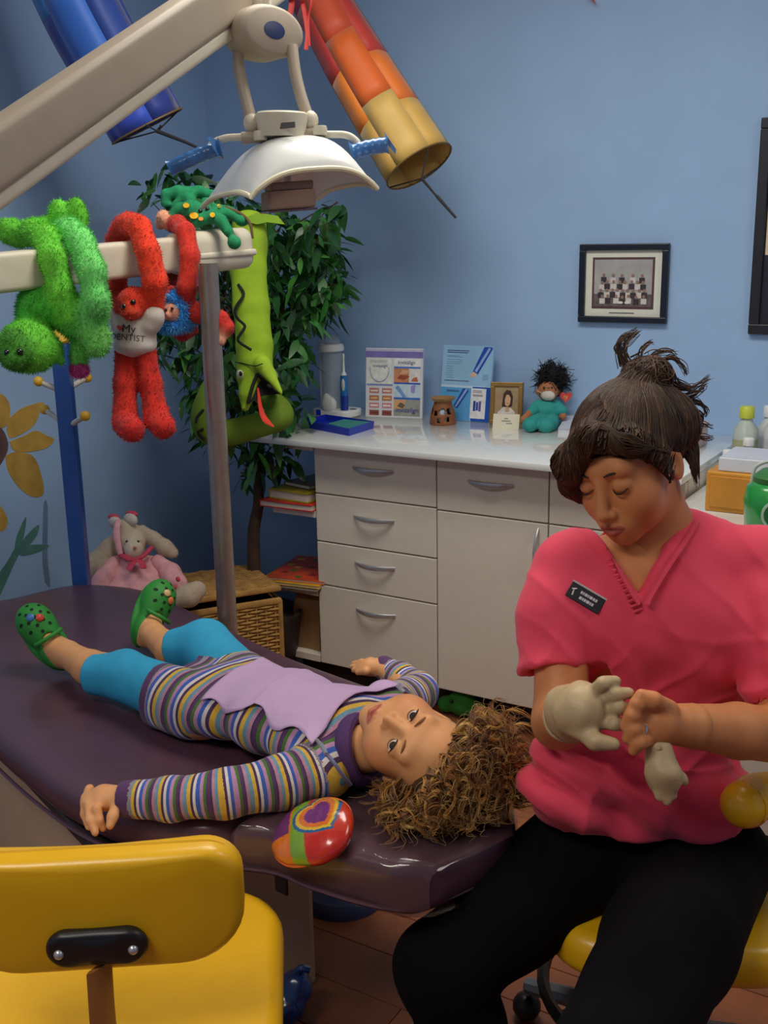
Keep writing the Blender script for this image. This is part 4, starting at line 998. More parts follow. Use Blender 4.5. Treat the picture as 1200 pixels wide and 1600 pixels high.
for k in range(4):
    e = (ex, ey, -ex, -ey)[k]; MB().tube([rc+e*.01+V(0, 0, .09), rc+e*.07+V(0, 0, .035), rc+e*.105+V(0, 0, .013)], [.02, .018, .012], 8).build('foot', M_rb, rack, True)

# ================================================================== wicker chest
M_wick = mat('wicker', (178, 134, 70), .7, .25, 30)
fr = PZ(437, 938, .36)*V(1, 1, 0); fd = nrm(V(-.19, -.276, 0)); bk = nrm(np.cross(V(0, 0, 1), fd)); bk = -bk if bk[1] > 0 and bk[0] > 0 else bk
bk = V(-fd[1]*-1, 0, 0) if False else nrm(V(fd[1], -fd[0], 0)); bk = bk if bk[0] < 0 else -bk
W_, D_, H_ = .53, .30, .36
chest = thing('wicker_chest', 'woven wicker chest with its lid ajar, behind the steel post', 'chest', fr+fd*W_/2+bk*D_/2)
def weave(o, ex, ey, w, h, nout, rows, stakes, amp=.0035, r=.0042):
    S = []
    for i in range(rows):
        x = np.linspace(0, w, stakes*3+1); ph = pi*(i % 2)
        S.append(o+np.outer(x, ex)+ey*(h*(i+.5)/rows)+np.outer(amp*np.sin(x/w*stakes*pi+ph), nout))
    return np.array(S), np.array([[o+ex*w*(k+.5)/stakes+ey*h*q for q in np.linspace(0, 1, 5)] for k in range(stakes)])
def wpart(name, faces, parent, rr=.0048):
    obs = []
    for i, (o, ex, ey, w, h, no) in enumerate(faces):
        a, b = weave(o, ex, ey, w, h, no, int(h/.0105), int(w/.03))
        s1 = strands(name, a, rr, M_wick, parent, 5, taper=1.); s2 = strands('stake', b, .004, M_wick, parent, 5, taper=1.)
        s1['kind'] = 'stuff'; s2['kind'] = 'stuff'
o = fr
cb = MB(); q = [o, o+fd*W_, o+fd*W_+bk*D_, o+bk*D_]; ins = [p+(sum(q)/4-p)*.02 for p in q]
cb.rings([np.array([p+V(0, 0, .005) for p in ins]), np.array([p+V(0, 0, H_-.01) for p in ins])], caps=False).add([p+V(0, 0, .006) for p in ins], [(0, 1, 2, 3)])
cb.build('inner_lining', mat('wicker_dark', (74, 52, 30), .8, .2), chest)
zz = V(0, 0, 1)
wpart('front_weave', [(o+zz*.01, fd, zz, W_, H_-.02, -bk)], chest); wpart('side_weave', [(o+zz*.01, bk, zz, D_, H_-.02, -fd), (o+fd*W_+zz*.01, bk, zz, D_, H_-.02, fd)], chest); wpart('back_weave', [(o+bk*D_+zz*.01, fd, zz, W_, H_-.02, bk)], chest)
MB().tube([p+zz*H_ for p in q], .011, 8, closed=True).build('rim', M_wick, chest, True)
for p in q: MB().tube([p+zz*.002, p+zz*H_], .009, 8).build('corner_post', M_wick, chest, True)
lt = .035; lid_n = nrm(np.cross(fd, bk)); lid_n = lid_n if lid_n[2] > 0 else -lid_n
lo_ = [q[0]+zz*(H_+.035), q[1]+zz*(H_+.035), q[2]+zz*(H_+.022), q[3]+zz*(H_+.022)]
ln_ = nrm(np.cross(lo_[1]-lo_[0], lo_[3]-lo_[0])); ln_ = ln_ if ln_[2] > 0 else -ln_
wpart('lid_weave', [(lo_[0]+ln_*.012, fd, nrm(lo_[3]-lo_[0]), W_, D_, ln_)], chest)
MB().tube([p+ln_*.006 for p in lo_], .010, 8, closed=True).build('lid_rim', M_wick, chest, True)
MB().rings([np.array(lo_)+ln_*.002, np.array(lo_)+ln_*.008]).build('lid_panel', mat('wicker_dark'), chest)
for k in (.12, .88): MB().tube([q[3]*(1-k)+q[2]*k+zz*(H_-.01)+bk*.012, q[3]*(1-k)+q[2]*k+zz*(H_+.03)+bk*.012], .006, 8).build('hinge', M_wick, chest, True)

# ================================================================== artificial tree in the corner
tb = P(398, 905, 3.62); tb = V(tb[0], tb[1], 0)
tree = thing('potted_tree', 'tall leafy green artificial tree in a dark pot in the corner', 'tree', tb)
M_bark = mat('dark_bark', (78, 58, 44), .85, .3, 30, .4, 60)
MB().lathe(tb, [(.11, 0), (.12, .01), (.15, .24), (.155, .26), (.14, .262), (.13, .235), (.02, .235)], 32).build('pot', mat('dark_pot', (42, 34, 30), .6, .2), tree, True, sharp=50)
MB().lathe(tb+V(0, 0, .232), [(.128, 0), (.12, .012), (.02, .018)], 24).build('moss', mat('dark_moss', (52, 44, 30), .95, .4, 60, .5, 90), tree, True)
tp = [P(400, 905, 3.62), P(396, 840, 3.62), P(404, 780, 3.62), P(398, 700, 3.6), P(392, 600, 3.58), P(385, 480, 3.56), P(380, 340, 3.55)]
tp[0] = tb+V(0, 0, .24)
MB().tube(bez(tp, 8), np.linspace(.024, .008, 49), 10).build('trunk', M_bark, tree, True)
clusters = [  # px x, y, rx, ry, depth, count
    (275, 290, 60, 38, 3.5, 70), (330, 330, 70, 60, 3.5, 90), (470, 370, 75, 45, 3.5, 130), (500, 430, 45, 50, 3.55, 90), (440, 470, 85, 70, 3.5, 170),
    (505, 470, 34, 35, 3.55, 50), (435, 560, 60, 55, 3.5, 130), (330, 560, 60, 80, 3.5, 130), (360, 450, 60, 70, 3.5, 120), (350, 640, 70, 60, 3.55, 110), (430, 650, 60, 60, 3.6, 110),
    (400, 720, 65, 32, 3.6, 60), (520, 330, 26, 22, 3.45, 26), (260, 540, 30, 60, 3.5, 50), (420, 420, 110, 120, 3.65, 330)]
def leafmesh():
    n = 7; v = []; f = []
    for i in range(n):
        u = i/(n-1); wv = .36*sin(pi*u**.8)**.9*(1-.25*u); z = -.22*u*u
        for s in (-1, 0, 1): v.append((u, s*wv*.5, z+(.05*abs(s))*wv))
    for i in range(n-1):
        for s in range(2): f.append((i*3+s, i*3+s+1, (i+1)*3+s+1, (i+1)*3+s))
    return np.array(v), f
lv, lf = leafmesh(); M_leaf = [mat('leaf_green_%s' % 'abc'[i], c, .45, .25, 30, coat=.1) for i, c in enumerate([(44, 100, 40), (30, 78, 36), (66, 128, 50)])]
lmesh = []
for m_ in M_leaf:
    me = bpy.data.meshes.new('leaf'); me.from_pydata(lv.tolist(), [], lf); me.polygons.foreach_set('use_smooth', [True]*len(lf)); me.materials.append(m_); lmesh.append(me)
L_ = []
for (cx, cy, rx, ry, d, n) in clusters:
    for i in range(n):
        w_ = rng.normal(size=3); w_ = w_/np.linalg.norm(w_)*rng.uniform(.25, 1)**.5
        p = P(cx+w_[0]*rx, cy+w_[1]*ry, d+w_[2]*.22)
        p[0] = max(p[0], XL+.05+rng.uniform(0, .05)); p[1] = min(p[1], YB-.06-rng.uniform(0, .05))
        az = rng.uniform(0, 2*pi); dn = rng.uniform(-.1, 1.3); sz = rng.uniform(.06, .1)
        x = nrm(V(cos(az)*cos(dn), sin(az)*cos(dn), -sin(dn))); y = nrm(np.cross(V(0, 0, 1), x)+rng.normal(size=3)*.35); y = nrm(y-x*np.dot(x, y)); z = np.cross(x, y)
        L_.append((depth(p), p, np.array([x, y, z]).T*sz, rng.integers(0, 3)))
L_.sort(key=lambda a: a[0])
for i, (d, p, R, k) in enumerate(L_[:300]):
    ob = bpy.data.objects.new('leaf', lmesh[k]); COL.objects.link(ob); ob.parent = tree
    M_ = Matrix(R.tolist()).to_4x4(); M_.translation = (p-tb).tolist(); ob.matrix_local = M_
mb = MB()
for (d, p, R, k) in L_[300:]: mb.add(lv@R.T+p, lf, int(k))
o = mb.build('foliage', M_leaf, tree, True, sharp=0); o['kind'] = 'stuff'
S = []
for (cx, cy, rx, ry, d, n) in clusters:
    for i in range(4):
        a = P(392, rng.uniform(420, 700), 3.58); b = P(cx+rng.uniform(-.7, .7)*rx, cy+rng.uniform(-.7, .7)*ry, d)
        b[0] = max(b[0], XL+.05); b[1] = min(b[1], YB-.05); mm = (a+b)/2+V(0, 0, .05); S.append(bez([a, mm, b], 6))
strands('twigs', np.array(S), .005, M_bark, tree, 5)['kind'] = 'stuff'
# ================================================================== plush toys
def drape(ob, src, push=.0012, dr=None):
    """lay a thin print onto the surface of src, seen along direction dr"""
    from mathutils.bvhtree import BVHTree
    me = src.data; n = len(me.vertices); v = np.zeros(n*3); me.vertices.foreach_get('co', v); v = v.reshape(-1, 3)+rootloc(src.parent)
    bt = BVHTree.FromPolygons(v.tolist(), [tuple(p.vertices) for p in me.polygons])
    off = rootloc(ob.parent); dr = nrm(dr)
    cs = np.array([q.co[:] for q in ob.data.vertices])+off; mid = cs.mean(0)
    th = (cs-mid)@(-dr); th = th-th.min()
    for q, c, h in zip(ob.data.vertices, cs, th):
        hit = bt.ray_cast(Vector((c-dr*.15).tolist()), Vector(dr.tolist()))
        if hit[0] is not None: q.co = Vector((np.array(hit[0])-dr*(push+h)-off).tolist())
def bd(x): return depth(on_beam(x))
def eyes(parent, pts, r, m=None):
    for p in pts: MB().ball(p, r, 10).build('eye', m or mat('black_bead', (12, 12, 14), .15, coat=.6), parent, True)
# --- red monkey in a white shirt
D0 = bd(212)
def B(x, y, o=0.): return P(x, y, D0+o)
red = (222, 56, 24)
t = thing('plush_monkey', 'red plush monkey in a white printed shirt hanging by both arms from the ivory arm', 'plush toy', B(212, 500, -.01), 'plush toys on the arm')
M_red = mat('red_plush', attr='Col', rough=.95, var=.25, vscale=60, sheen=.1)
pr = chain([B(186, 384, .066), B(190, 358, .06), B(203, 349, .0), B(218, 356, -.05), B(232, 395, -.068), B(242, 440, -.062), B(240, 480, -.03)], [.02, .022, .024, .026, .027, .027, .024], col=red)
pr += chain([B(208, 352, -.02), B(192, 354, .03), B(182, 375, .07), B(182, 430, .068), B(188, 480, .0)], [.02, .022, .023, .023, .022], col=red)
pr += [ell(B(211, 474, -.035), (.045, .042, .038), col=(196, 44, 18)), ell(B(236, 480, -.03), (.016, .01, .018), col=(210, 70, 40)), ell(B(185, 482, -.03), (.014, .01, .016), col=(210, 70, 40)),
       ell(B(204, 489, -.062), (.025, .02, .016), col=(214, 66, 34)), ell(B(200, 478, -.068), (.010, .012, .008), col=(212, 60, 30)), ell(B(210, 520, 0), (.046, .04, .06), col=red)]
pr += chain([B(196, 545, 0), B(196, 600, 0), B(195, 645, -.01)], [.026, .026, .028], col=(196, 40, 22)) + [cap(B(196, 662, -.012), B(207, 671, -.05), .031, .029, col=(190, 34, 26))]
pr += chain([B(226, 545, 0), B(235, 600, 0), B(243, 642, -.01)], [.026, .026, .028], col=(190, 36, 20)) + [cap(B(246, 655, -.012), B(256, 667, -.05), .031, .028, col=(196, 34, 24))]
blob('body', pr, M_red, t, .005, .012, col=red, fuzz=(9000, .006, .0012, .1), disp=lambda v: wob(v, 90)*.0018)
eyes(t, [B(194, 479, -.076), B(208, 472, -.078)], .0065)
M_tee = mat('white_knit', (206, 196, 186), .9, .06, 40, .15, 300)
pr = [ell(B(210, 520, -.004), (.052, .047, .062)), ell(B(210, 541, -.002), (.052, .045, .03)), cap(B(232, 505, -.03), B(239, 492, -.035), .026, .028), cap(B(190, 502, -.01), B(186, 492, -.006), .024, .025),
      half(V(0, 0, -1), B(210, 551), B(150, 620, -.2), B(280, 548, .2), k=.002), half(V(0, 0, 1), B(210, 489), B(150, 489, -.2), B(222, 430, .2), k=.004)]
pr = [ell(B(210, 520, -.004), (.052, .047, .062)), ell(B(210, 540, -.002), (.053, .046, .028)), cap(B(232, 505, -.03), B(238, 494, -.034), .027, .029), cap(B(190, 502, -.01), B(187, 494, -.006), .024, .025)]
tee = blob('shirt', pr, M_tee, t, .004, .01, disp=lambda v: wob(v, 70, 3)*.003, label='white knit shirt with a red heart and black lettering')
ex, ey = camdir(1, -.08, -.1), camdir(.06, 1, 0); ink = mat('print_black', (40, 34, 34), .7); hm = mat('print_red', (210, 40, 36), .7); vd = nrm(B(205, 520)-CP)
for body, size, x, y in (('My', .026, 201, 514), ('DENTIST', .0205, 199, 528)):
    o = text('printed_word', body, size, B(x, y, -.08), ex, ey, ink, tee, .0004); drape(o, tee, .0008, vd)
h = [(sin(a)**3*.0075, (.8125*cos(a)-.3125*cos(2*a)-.125*cos(3*a)-.0625*cos(4*a))*.0075) for a in np.linspace(0, 2*pi, 25)[:-1]]
o = MB().prism(h, B(187, 512, -.08), nrm(ex), nrm(ey), -vd*.0008).build('printed_heart', hm, tee); drape(o, tee, .0008, vd)

# --- red elf-like toy with blue hair
D0 = bd(285)
t = thing('plush_elf', 'red plush toy with blue hair and flesh hands clinging beside the steel post', 'plush toy', B(285, 500, -.03), 'plush toys on the arm')
skin_p = (222, 160, 124)
pr = chain([B(268, 352, .05), B(278, 350, .0), B(290, 362, -.06), B(297, 400, -.075), B(292, 450, -.07), B(288, 485, -.04)], [.018, .021, .022, .023, .023, .024], col=(196, 44, 28))
pr += chain([B(272, 385, .062), B(268, 430, .055), B(272, 470, .0)], [.016, .018, .02], col=(150, 40, 36))
pr += chain([B(292, 488, -.03), B(318, 490, -.06), B(342, 500, -.07), B(353, 512, -.07)], [.026, .025, .023, .021], col=(188, 38, 28))
pr += [ell(B(284, 500, -.02), (.034, .034, .045), col=(186, 40, 30)), cap(B(285, 520, -.01), B(300, 515, .0), .022, .016, col=(180, 40, 30))]
pr += chain([B(262, 346, .03), B(256, 340, .045), B(250, 352, .06)], [.017, .017, .012], col=skin_p) + [cap(B(347, 520, -.07), B(345, 534, -.075), .016, .011, col=skin_p), ell(B(268, 489, -.068), (.022, .02, .024), col=(206, 140, 116)), ell(B(262, 493, -.088), (.007, .007, .007), col=(214, 150, 124)), ell(B(258, 470, -.06), (.01, .008, .012), col=(214, 130, 70))]
blob('body', pr, M_red, t, .0045, .01, col=(190, 40, 28), fuzz=(4000, .005, .001, .1))
eyes(t, [B(259, 484, -.089), B(269, 482, -.092)], .004)
pr = [ell(B(280, 477, -.045), (.034, .032, .036)), ell(B(268, 508, -.045), (.034, .028, .014)), ell(B(288, 495, -.04), (.022, .03, .03))]
M_bh = mat('blue_fluff', attr='Col', rough=.95, var=.2, vscale=50)
blob('blue_hair', pr, M_bh, t, .005, .012, col=(92, 186, 255), fuzz=(5000, .016, .0014, .2), label='fluffy bright blue hair')
MB().tube(bez([B(262, 462, -.06), B(266, 450, -.06), B(272, 452, -.06)], 5), .006, 8).build('hat_tip', mat('red_felt', (190, 50, 44), .9), t, True)

# --- bright green shaggy monkey
D0 = bd(85)
g1, g2, g3 = (112, 206, 62), (118, 214, 112), (70, 140, 44)
t = thing('plush_monkey', 'bright green shaggy plush monkey hanging upside down at the left end of the arm', 'plush toy', B(85, 480, -.03), 'plush toys on the arm')
pr = chain([B(30, 372, .10), B(52, 362, .04), B(72, 372, -.035), B(82, 405, -.065), B(95, 455, -.062), B(108, 492, -.04)], [.022, .024, .026, .026, .028, .03], col=g1)
pr += chain([B(88, 362, .07), B(108, 360, .02), B(126, 378, -.04), B(144, 425, -.066), B(150, 470, -.06), B(136, 500, -.03)], [.02, .024, .027, .028, .028, .03], col=g2)
pr += [ell(B(16, 362, .10), (.036, .028, .03), col=g1), ell(B(58, 358, .07), (.026, .022, .026), col=g1), ell(B(93, 334, .05), (.026, .018, .032), col=g1), ell(B(122, 333, .045), (.022, .016, .04), R=np.array([camdir(1, .25, 0), camdir(0, 0, 1), camdir(-.25, 1, 0)]).T, col=(90, 176, 40)), ell(B(75, 352, .06), (.018, .016, .02), col=g1),
       ell(B(84, 478, -.02), (.066, .05, .046), col=(80, 190, 56)), ell(B(52, 485, -.03), (.034, .04, .055), col=(70, 176, 56)), ell(B(120, 500, -.02), (.04, .04, .045), col=(76, 186, 70)),
       ell(B(45, 542, -.05), (.066, .056, .056), col=g1), ell(B(26, 548, -.09), (.04, .036, .042), col=g3), ell(B(20, 562, -.115), (.025, .02, .018), col=g3), cap(B(84, 545, -.04), B(96, 566, -.04), .02, .007, col=(70, 160, 50))]
pr += chain([B(146, 490, -.02), B(142, 520, -.03), B(150, 540, -.03)], [.03, .027, .026], col=(110, 196, 92)) + [ell(B(159, 529, -.03), (.018, .02, .026), col=(120, 190, 90)), cap(B(128, 525, .0), B(124, 562, .0), .022, .02, col=(90, 180, 70))]
M_gp = mat('green_shag', attr='Col', rough=.95, var=.2, vscale=40)
blob('body', pr, M_gp, t, .0055, .014, col=g1, fuzz=(22000, .0085, .001, .25), disp=lambda v: wob(v, 60)*.003)
eyes(t, [B(11, 551, -.128), B(31, 550, -.129)], .0075)
blob('pink_paw', [ell(B(124, 578, .0), (.02, .016, .016))], mat('pink_plush', attr='Col', rough=.95), t, .004, .006, col=(190, 70, 140), fuzz=(1200, .01, .001, .2), label='fuzzy magenta paw tip')

# --- dark green spotted frog lying on the end of the arm
D0 = bd(325)
gd = (24, 132, 84)
t = thing('plush_frog', 'dark green plush frog with yellow spots sprawled on the end of the arm', 'plush toy', B(315, 345, 0), 'plush toys on the arm')
pr = [ell(B(315, 336, -.01), (.062, .04, .024), col=gd), ell(B(300, 330, -.03), (.035, .03, .028), col=gd), ell(B(298, 316, .0), (.016, .016, .02), col=gd), ell(B(322, 318, -.0), (.015, .015, .016), col=gd)]
pr += chain([B(258, 318, 0), B(260, 304, 0), B(278, 299, 0), B(310, 300, .02), B(335, 306, .03)], [.011, .013, .014, .014, .014], col=(28, 140, 92)) + chain([B(272, 322, .0), B(290, 306, .0), B(312, 298, .01)], [.01, .012, .012], col=gd)
pr += chain([B(268, 338, -.03), B(280, 326, -.03), B(300, 330, -.02)], [.012, .014, .015], col=gd) + chain([B(306, 346, -.055), B(330, 338, -.05), B(345, 345, -.062), B(357, 362, -.068)], [.016, .016, .015, .013], col=gd) + [ell(B(366, 379, -.068), (.018, .016, .017), col=(30, 140, 90)), ell(B(378, 345, -.03), (.018, .016, .014), col=gd), cap(B(345, 330, -.02), B(372, 340, -.02), .014, .013, col=gd), cap(B(330, 326, .02), B(362, 330, .03), .015, .012, col=gd)]
M_gd = mat('dark_green_plush', attr='Col', rough=.9, var=.15, vscale=60)
fb = blob('body', pr, M_gd, t, .004, .008, col=gd, fuzz=(3000, .003, .0008, .1))
for (x, y, rx, ry, cc) in ((303, 337, 7, 5, (230, 176, 30)), (332, 336, 4, 4, (230, 176, 30)), (291, 321, 5, 4, (230, 170, 30)), (314, 342, 4, 3, (220, 150, 60)), (342, 322, 3, 3, (220, 170, 40))):
    q = [(rx*.0016*cos(a), ry*.0016*sin(a)) for a in np.linspace(0, 2*pi, 15)[:-1]]
    o = MB().prism(q, B(x, y, -.08), camdir(1, 0, 0), camdir(0, 1, 0), camdir(0, 0, .0016)).build('spot', mat('spot_%d' % cc[2], cc, .9), t); drape(o, fb, .0018, B(x, y)-CP)
for (x, y) in ((313, 330), (324, 327)): MB().ball(B(x, y, -.06), .006, 10).build('eye', mat('black_bead'), t, True)
MB().tube(bez([B(352, 325, -.02), B(375, 334, -.03), B(390, 348, -.05), B(395, 372, -.055)], 6), np.linspace(.006, .003, 19), 8).build('brown_ribbon', mat('brown_ribbon', (92, 70, 44), .8, .15), t, True)

# --- lime snake in the tree
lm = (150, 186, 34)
def S_(x, y, d): return P(x, y, d)
t = thing('plush_snake', 'lime green plush snake with a red tongue, hanging in the potted tree', 'plush toy', S_(398, 560, 3.12))
fl_ = np.array([camdir(1, 0, 0), camdir(0, 1, 0), camdir(0, 0, 1)])
def fcap(a, b, ra, rb): return [cap(a, b, ra, rb, col=lm)]
pr = []
bp = [S_(388, 350, 3.14), S_(386, 420, 3.14), S_(391, 480, 3.13), S_(396, 540, 3.12), S_(397, 585, 3.11)]
for i in range(4): pr += fcap(bp[i], bp[i+1], .038, .041) + [cap(bp[i]+camdir(.018, 0, 0), bp[i+1]+camdir(.02, 0, 0), .035, .036, col=lm), cap(bp[i]-camdir(.012, 0, 0), bp[i+1]-camdir(.014, 0, 0), .034, .036, col=lm)]
pr += [cap(S_(390, 590, 3.10), S_(383, 637, 3.08), .034, .012, col=lm), cap(S_(400, 580, 3.09), S_(386, 615, 3.08), .03, .022, col=lm), cap(S_(410, 570, 3.06), S_(439, 614, 3.03), .026, .007, col=(162, 198, 44)), cap(S_(403, 572, 3.09), S_(425, 588, 3.07), .026, .018, col=lm),
       ell(S_(403, 380, 3.14), (.03, .02, .05), col=(120, 150, 40))]
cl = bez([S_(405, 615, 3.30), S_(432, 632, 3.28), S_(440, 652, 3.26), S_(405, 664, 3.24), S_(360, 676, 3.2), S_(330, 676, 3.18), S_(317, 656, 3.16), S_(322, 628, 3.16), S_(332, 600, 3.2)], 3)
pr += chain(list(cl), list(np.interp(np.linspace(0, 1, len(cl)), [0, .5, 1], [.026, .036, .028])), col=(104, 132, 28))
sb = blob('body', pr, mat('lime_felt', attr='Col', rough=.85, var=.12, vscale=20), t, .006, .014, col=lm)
M_zz = mat('black_stitch', (26, 32, 22), .8)
def zig(pts, r=.0042, dd=-.09):
    o = MB().tube(np.array([S_(x, y, 3.0) for x, y in bez(pts, 5)]), r, 6, flat=(1, 1)).build('stitched_zigzag', M_zz, t, True)
    v = CP-S_(*pts[0], 3); drape(o, sb, -.003, -v)
zig([(372, 444), (381, 460), (370, 478), (367, 490), (372, 500), (382, 509), (381, 516), (372, 530), (375, 537), (393, 548)])
zig([(318, 640), (308, 652), (305, 662)]); zig([(318, 670), (309, 676), (313, 684), (319, 688)])
zig([(367, 566), (380, 568), (398, 572), (411, 568)], .0016)
zig([(402, 584), (394, 605), (387, 632)], .005); zig([(402, 584), (420, 603), (437, 617)], .005)
MB().prism([(-.004, .0), (-.03, -.085), (.012, -.06), (.058, -.055)], S_(403, 585, 3.07), camdir(1, 0, 0), camdir(0, 1, 0), camdir(0, 0, -.004)).build('mouth_lining', M_zz, t)
e = MB().ball(S_(375, 585, 3.058), (.011, .008, .013), 14).build('eye_white', mat('eye_white', (216, 214, 196), .5), t, True)
MB().ball(S_(376, 584, 3.05), (.0062, .004, .0075), 12).build('pupil', mat('black_bead'), e, True)
MB().tube(bez([S_(403, 606, 3.07), S_(407, 636, 3.05), S_(414, 655, 3.03), S_(428, 667, 3.02)], 6), np.concatenate([np.linspace(.003, .009, 14), np.linspace(.009, .002, 5)]), 8, flat=(1, .35)).build('tongue', mat('red_felt_bright', (226, 60, 40), .8), t, True)
o = MB().prism([(-.055, 0), (-.01, .022), (.05, .012), (.07, -.012), (.02, -.006), (-.01, -.012)], S_(407, 345, 3.1), camdir(1, 0, 0), camdir(0, 1, 0), camdir(0, 0, .008)).build('tail_fin', mat('lime_felt_flat', (130, 170, 40), .85), t)

# --- rabbit doll on the wicker chest
p0 = PZ(200, 946, .405); RD = depth(p0)+.06
def Rb(x, y, o=0.): return P(x, y, RD+o)
t = thing('rabbit_doll', 'floppy cream rabbit doll in a pink dress sitting on the wicker chest', 'doll', Rb(210, 930, 0))
cr = (196, 180, 160)
pr = [ell(Rb(205, 850, 0), (.044, .045, .05), col=cr), ell(Rb(209, 858, -.045), (.03, .03, .032), col=(206, 192, 172)), ell(Rb(198, 828, 0), (.034, .032, .036), col=cr)]
pr += chain([Rb(190, 836, .0), Rb(172, 856, -.01), Rb(152, 885, -.02), Rb(142, 905, -.02)], [.018, .028, .042, .03], col=(176, 160, 140))
pr += chain([Rb(222, 828, 0), Rb(240, 842, 0), Rb(258, 856, -.01), Rb(270, 864, -.01)], [.016, .021, .024, .018], col=(186, 168, 148))
pr += [ell(Rb(205, 900, .02), (.075, .06, .06), col=cr)]
pr += chain([Rb(230, 938, -.03), Rb(262, 936, -.07), Rb(296, 930, -.08), Rb(308, 922, -.08)], [.034, .034, .034, .028], col=(190, 172, 150)) + chain([Rb(185, 930, -.02), Rb(165, 932, -.06)], [.04, .042], col=(200, 186, 168))
blob('body', pr, mat('cream_plush', attr='Col', rough=.95, var=.1, vscale=50), t, .0055, .012, col=cr, fuzz=(5000, .004, .001, .1))
for sx in (-1, 1): MB().ball(Rb(207+sx*9, 846, -.058), .004, 8).build('eye', mat('black_bead'), t, True)
MB().ball(Rb(211, 856, -.078), (.006, .004, .005), 8).build('nose', mat('pink_thread', (196, 110, 110), .8), t, True)
pk = mat('pink_cotton', (226, 164, 170), .85, .16, 34, .2, 60)
# dress as gathered skirt rings
R = []; nn = 72; th = np.linspace(0, 2*pi, nn, endpoint=False); ca, cb = Rb(212, 868, -.0), Rb(214, 928, -.02)
axd = camdir(0, 0, 1); sdx = camdir(1, 0, 0)
for u in np.linspace(0, 1, 14):
    c = ca+(cb-ca)*u; r = .052+.088*u**.75; fl = 1+(.03+.05*u)*np.sin(th*9+2*u)+.025*u*np.sin(th*17+1)
    R.append(c+np.outer(r*fl*np.cos(th), sdx)+np.outer(r*.66*fl*np.sin(th), axd)+np.outer(.008*u*np.sin(th*5), V(0, 0, 1)))
MB().rings(R).build('dress', pk, t, True, sharp=0)
pr = chain([Rb(180, 878, -.03), Rb(165, 900, -.06), Rb(158, 918, -.07)], [.022, .03, .034]) + chain([Rb(245, 878, -.02), Rb(266, 896, -.05), Rb(276, 910, -.06)], [.022, .03, .034])
blob('sleeves', pr, pk, t, .006, .012, disp=lambda v: wob(v, 90, 5)*.005)
rd = mat('rose_ribbon', (204, 66, 92), .75, .15, 40)
MB().tube(bez([Rb(188, 866, -.045), Rb(205, 874, -.085), Rb(222, 870, -.085), Rb(236, 856, -.05)], 6), .011, 8, flat=(1, .6)).build('neck_scarf', rd, t, True)
m_ = MB(); m_.tube(bez([Rb(212, 873, -.09), Rb(206, 882, -.1), Rb(200, 890, -.105)], 5), [.012]*11, 8, flat=(1, .4)).tube(bez([Rb(214, 873, -.09), Rb(222, 880, -.1), Rb(224, 888, -.105)], 5), [.011]*11, 8, flat=(1, .4)); m_.build('scarf_ends', rd, t, True)
for (x, y, s_) in ((178, 806, -1), (206, 801, 1)):
    MB().ball(Rb(x-s_*2, y+11, -.02), (.028, .013, .020), 12).build('white_bow', mat('white_cotton', (206, 198, 188), .85, .06), t, True)
    MB().ball(Rb(x, y+2, -.012), (.024, .011, .010), 12).build('red_bow', rd, t, True)
MB().tube(bez([Rb(184, 812, -.04), Rb(182, 836, -.055), Rb(188, 866, -.06)], 5), [.008, .011, .008], 8, flat=(1, .4)).build('bow_ribbon', mat('pink_cotton'), t, True)
for (x, y) in ((278, 905), (272, 918), (222, 940), (216, 932)): MB().ball(Rb(x, y, -.11), (.008, .006, .008), 10).build('red_trim', rd, t, True)

# --- doll in scrubs on the countertop
DD = depth(PZ(852, 668, CT))+.0
def Dl(x, y, o=0.): return P(x, y, DD+o)
t = thing('scrubs_doll', 'small cloth doll in teal scrubs and a face mask sitting on the countertop', 'doll', V(*Dl(850, 660)[:2], CT))
sk = (170, 112, 74)
pr = [ell(Dl(856, 611), (.034, .03, .034), col=sk), cap(Dl(856, 622), Dl(855, 630), .014, col=sk), cap(Dl(828, 645, -.03), Dl(821, 653, -.035), .012, .012, col=sk), ell(Dl(819, 656, -.038), (.013, .012, .012), col=sk), ell(Dl(879, 650, -.02), (.013, .012, .014), col=sk), ell(Dl(839, 612), (.006, .006, .009), col=sk), ell(Dl(873, 613), (.006, .006, .009), col=sk)]
blob('body', pr, mat('doll_cloth', attr='Col', rough=.9, var=.06), t, .003, .006, col=sk)
M_teal = mat('teal_cotton', (46, 152, 146), .85, .1, 50, .15, 200)
pr = [ell(Dl(854, 643, .0), (.042, .034, .036)), cap(Dl(840, 634, -.0), Dl(830, 645, -.025), .019, .018), cap(Dl(869, 634, 0), Dl(878, 643, -.015), .019, .018)]
blob('scrub_top', pr, M_teal, t, .004, .008, disp=lambda v: wob(v, 120)*.002)
pr = chain([Dl(845, 655, -.01), Dl(838, 660, -.05), Dl(828, 664, -.085)], [.026, .024, .024]) + chain([Dl(862, 655, -.01), Dl(860, 661, -.055), Dl(852, 666, -.09)], [.026, .024, .024])
blob('scrub_trousers', pr, M_teal, t, .004, .006, disp=lambda v: wob(v, 120, 2)*.002)
m_ = MB(); MB().ball(Dl(856, 618, -.022), (.025, .014, .017), 14).build('face_mask', mat('white_cotton'), t, True)
for sx in (-1, 1):
    MB().tube([Dl(856+sx*10, 614, -.026), Dl(856+sx*16, 611, -.006)], .0014, 6).build('mask_strap', mat('white_cotton'), t, True)
    MB().ball(Dl(856+sx*6, 606, -.029), .0042, 8).build('eye', mat('black_bead'), t, True)
S = []
for i in range(420):
    w_ = rng.normal(size=3); w_ /= np.linalg.norm(w_); b0 = Dl(863, 590, .012)+w_*V(.03, .03, .026); S.append(bez([b0, b0+w_*.014+rng.normal(size=3)*.007, b0+w_*.024+rng.normal(size=3)*.012], 4))
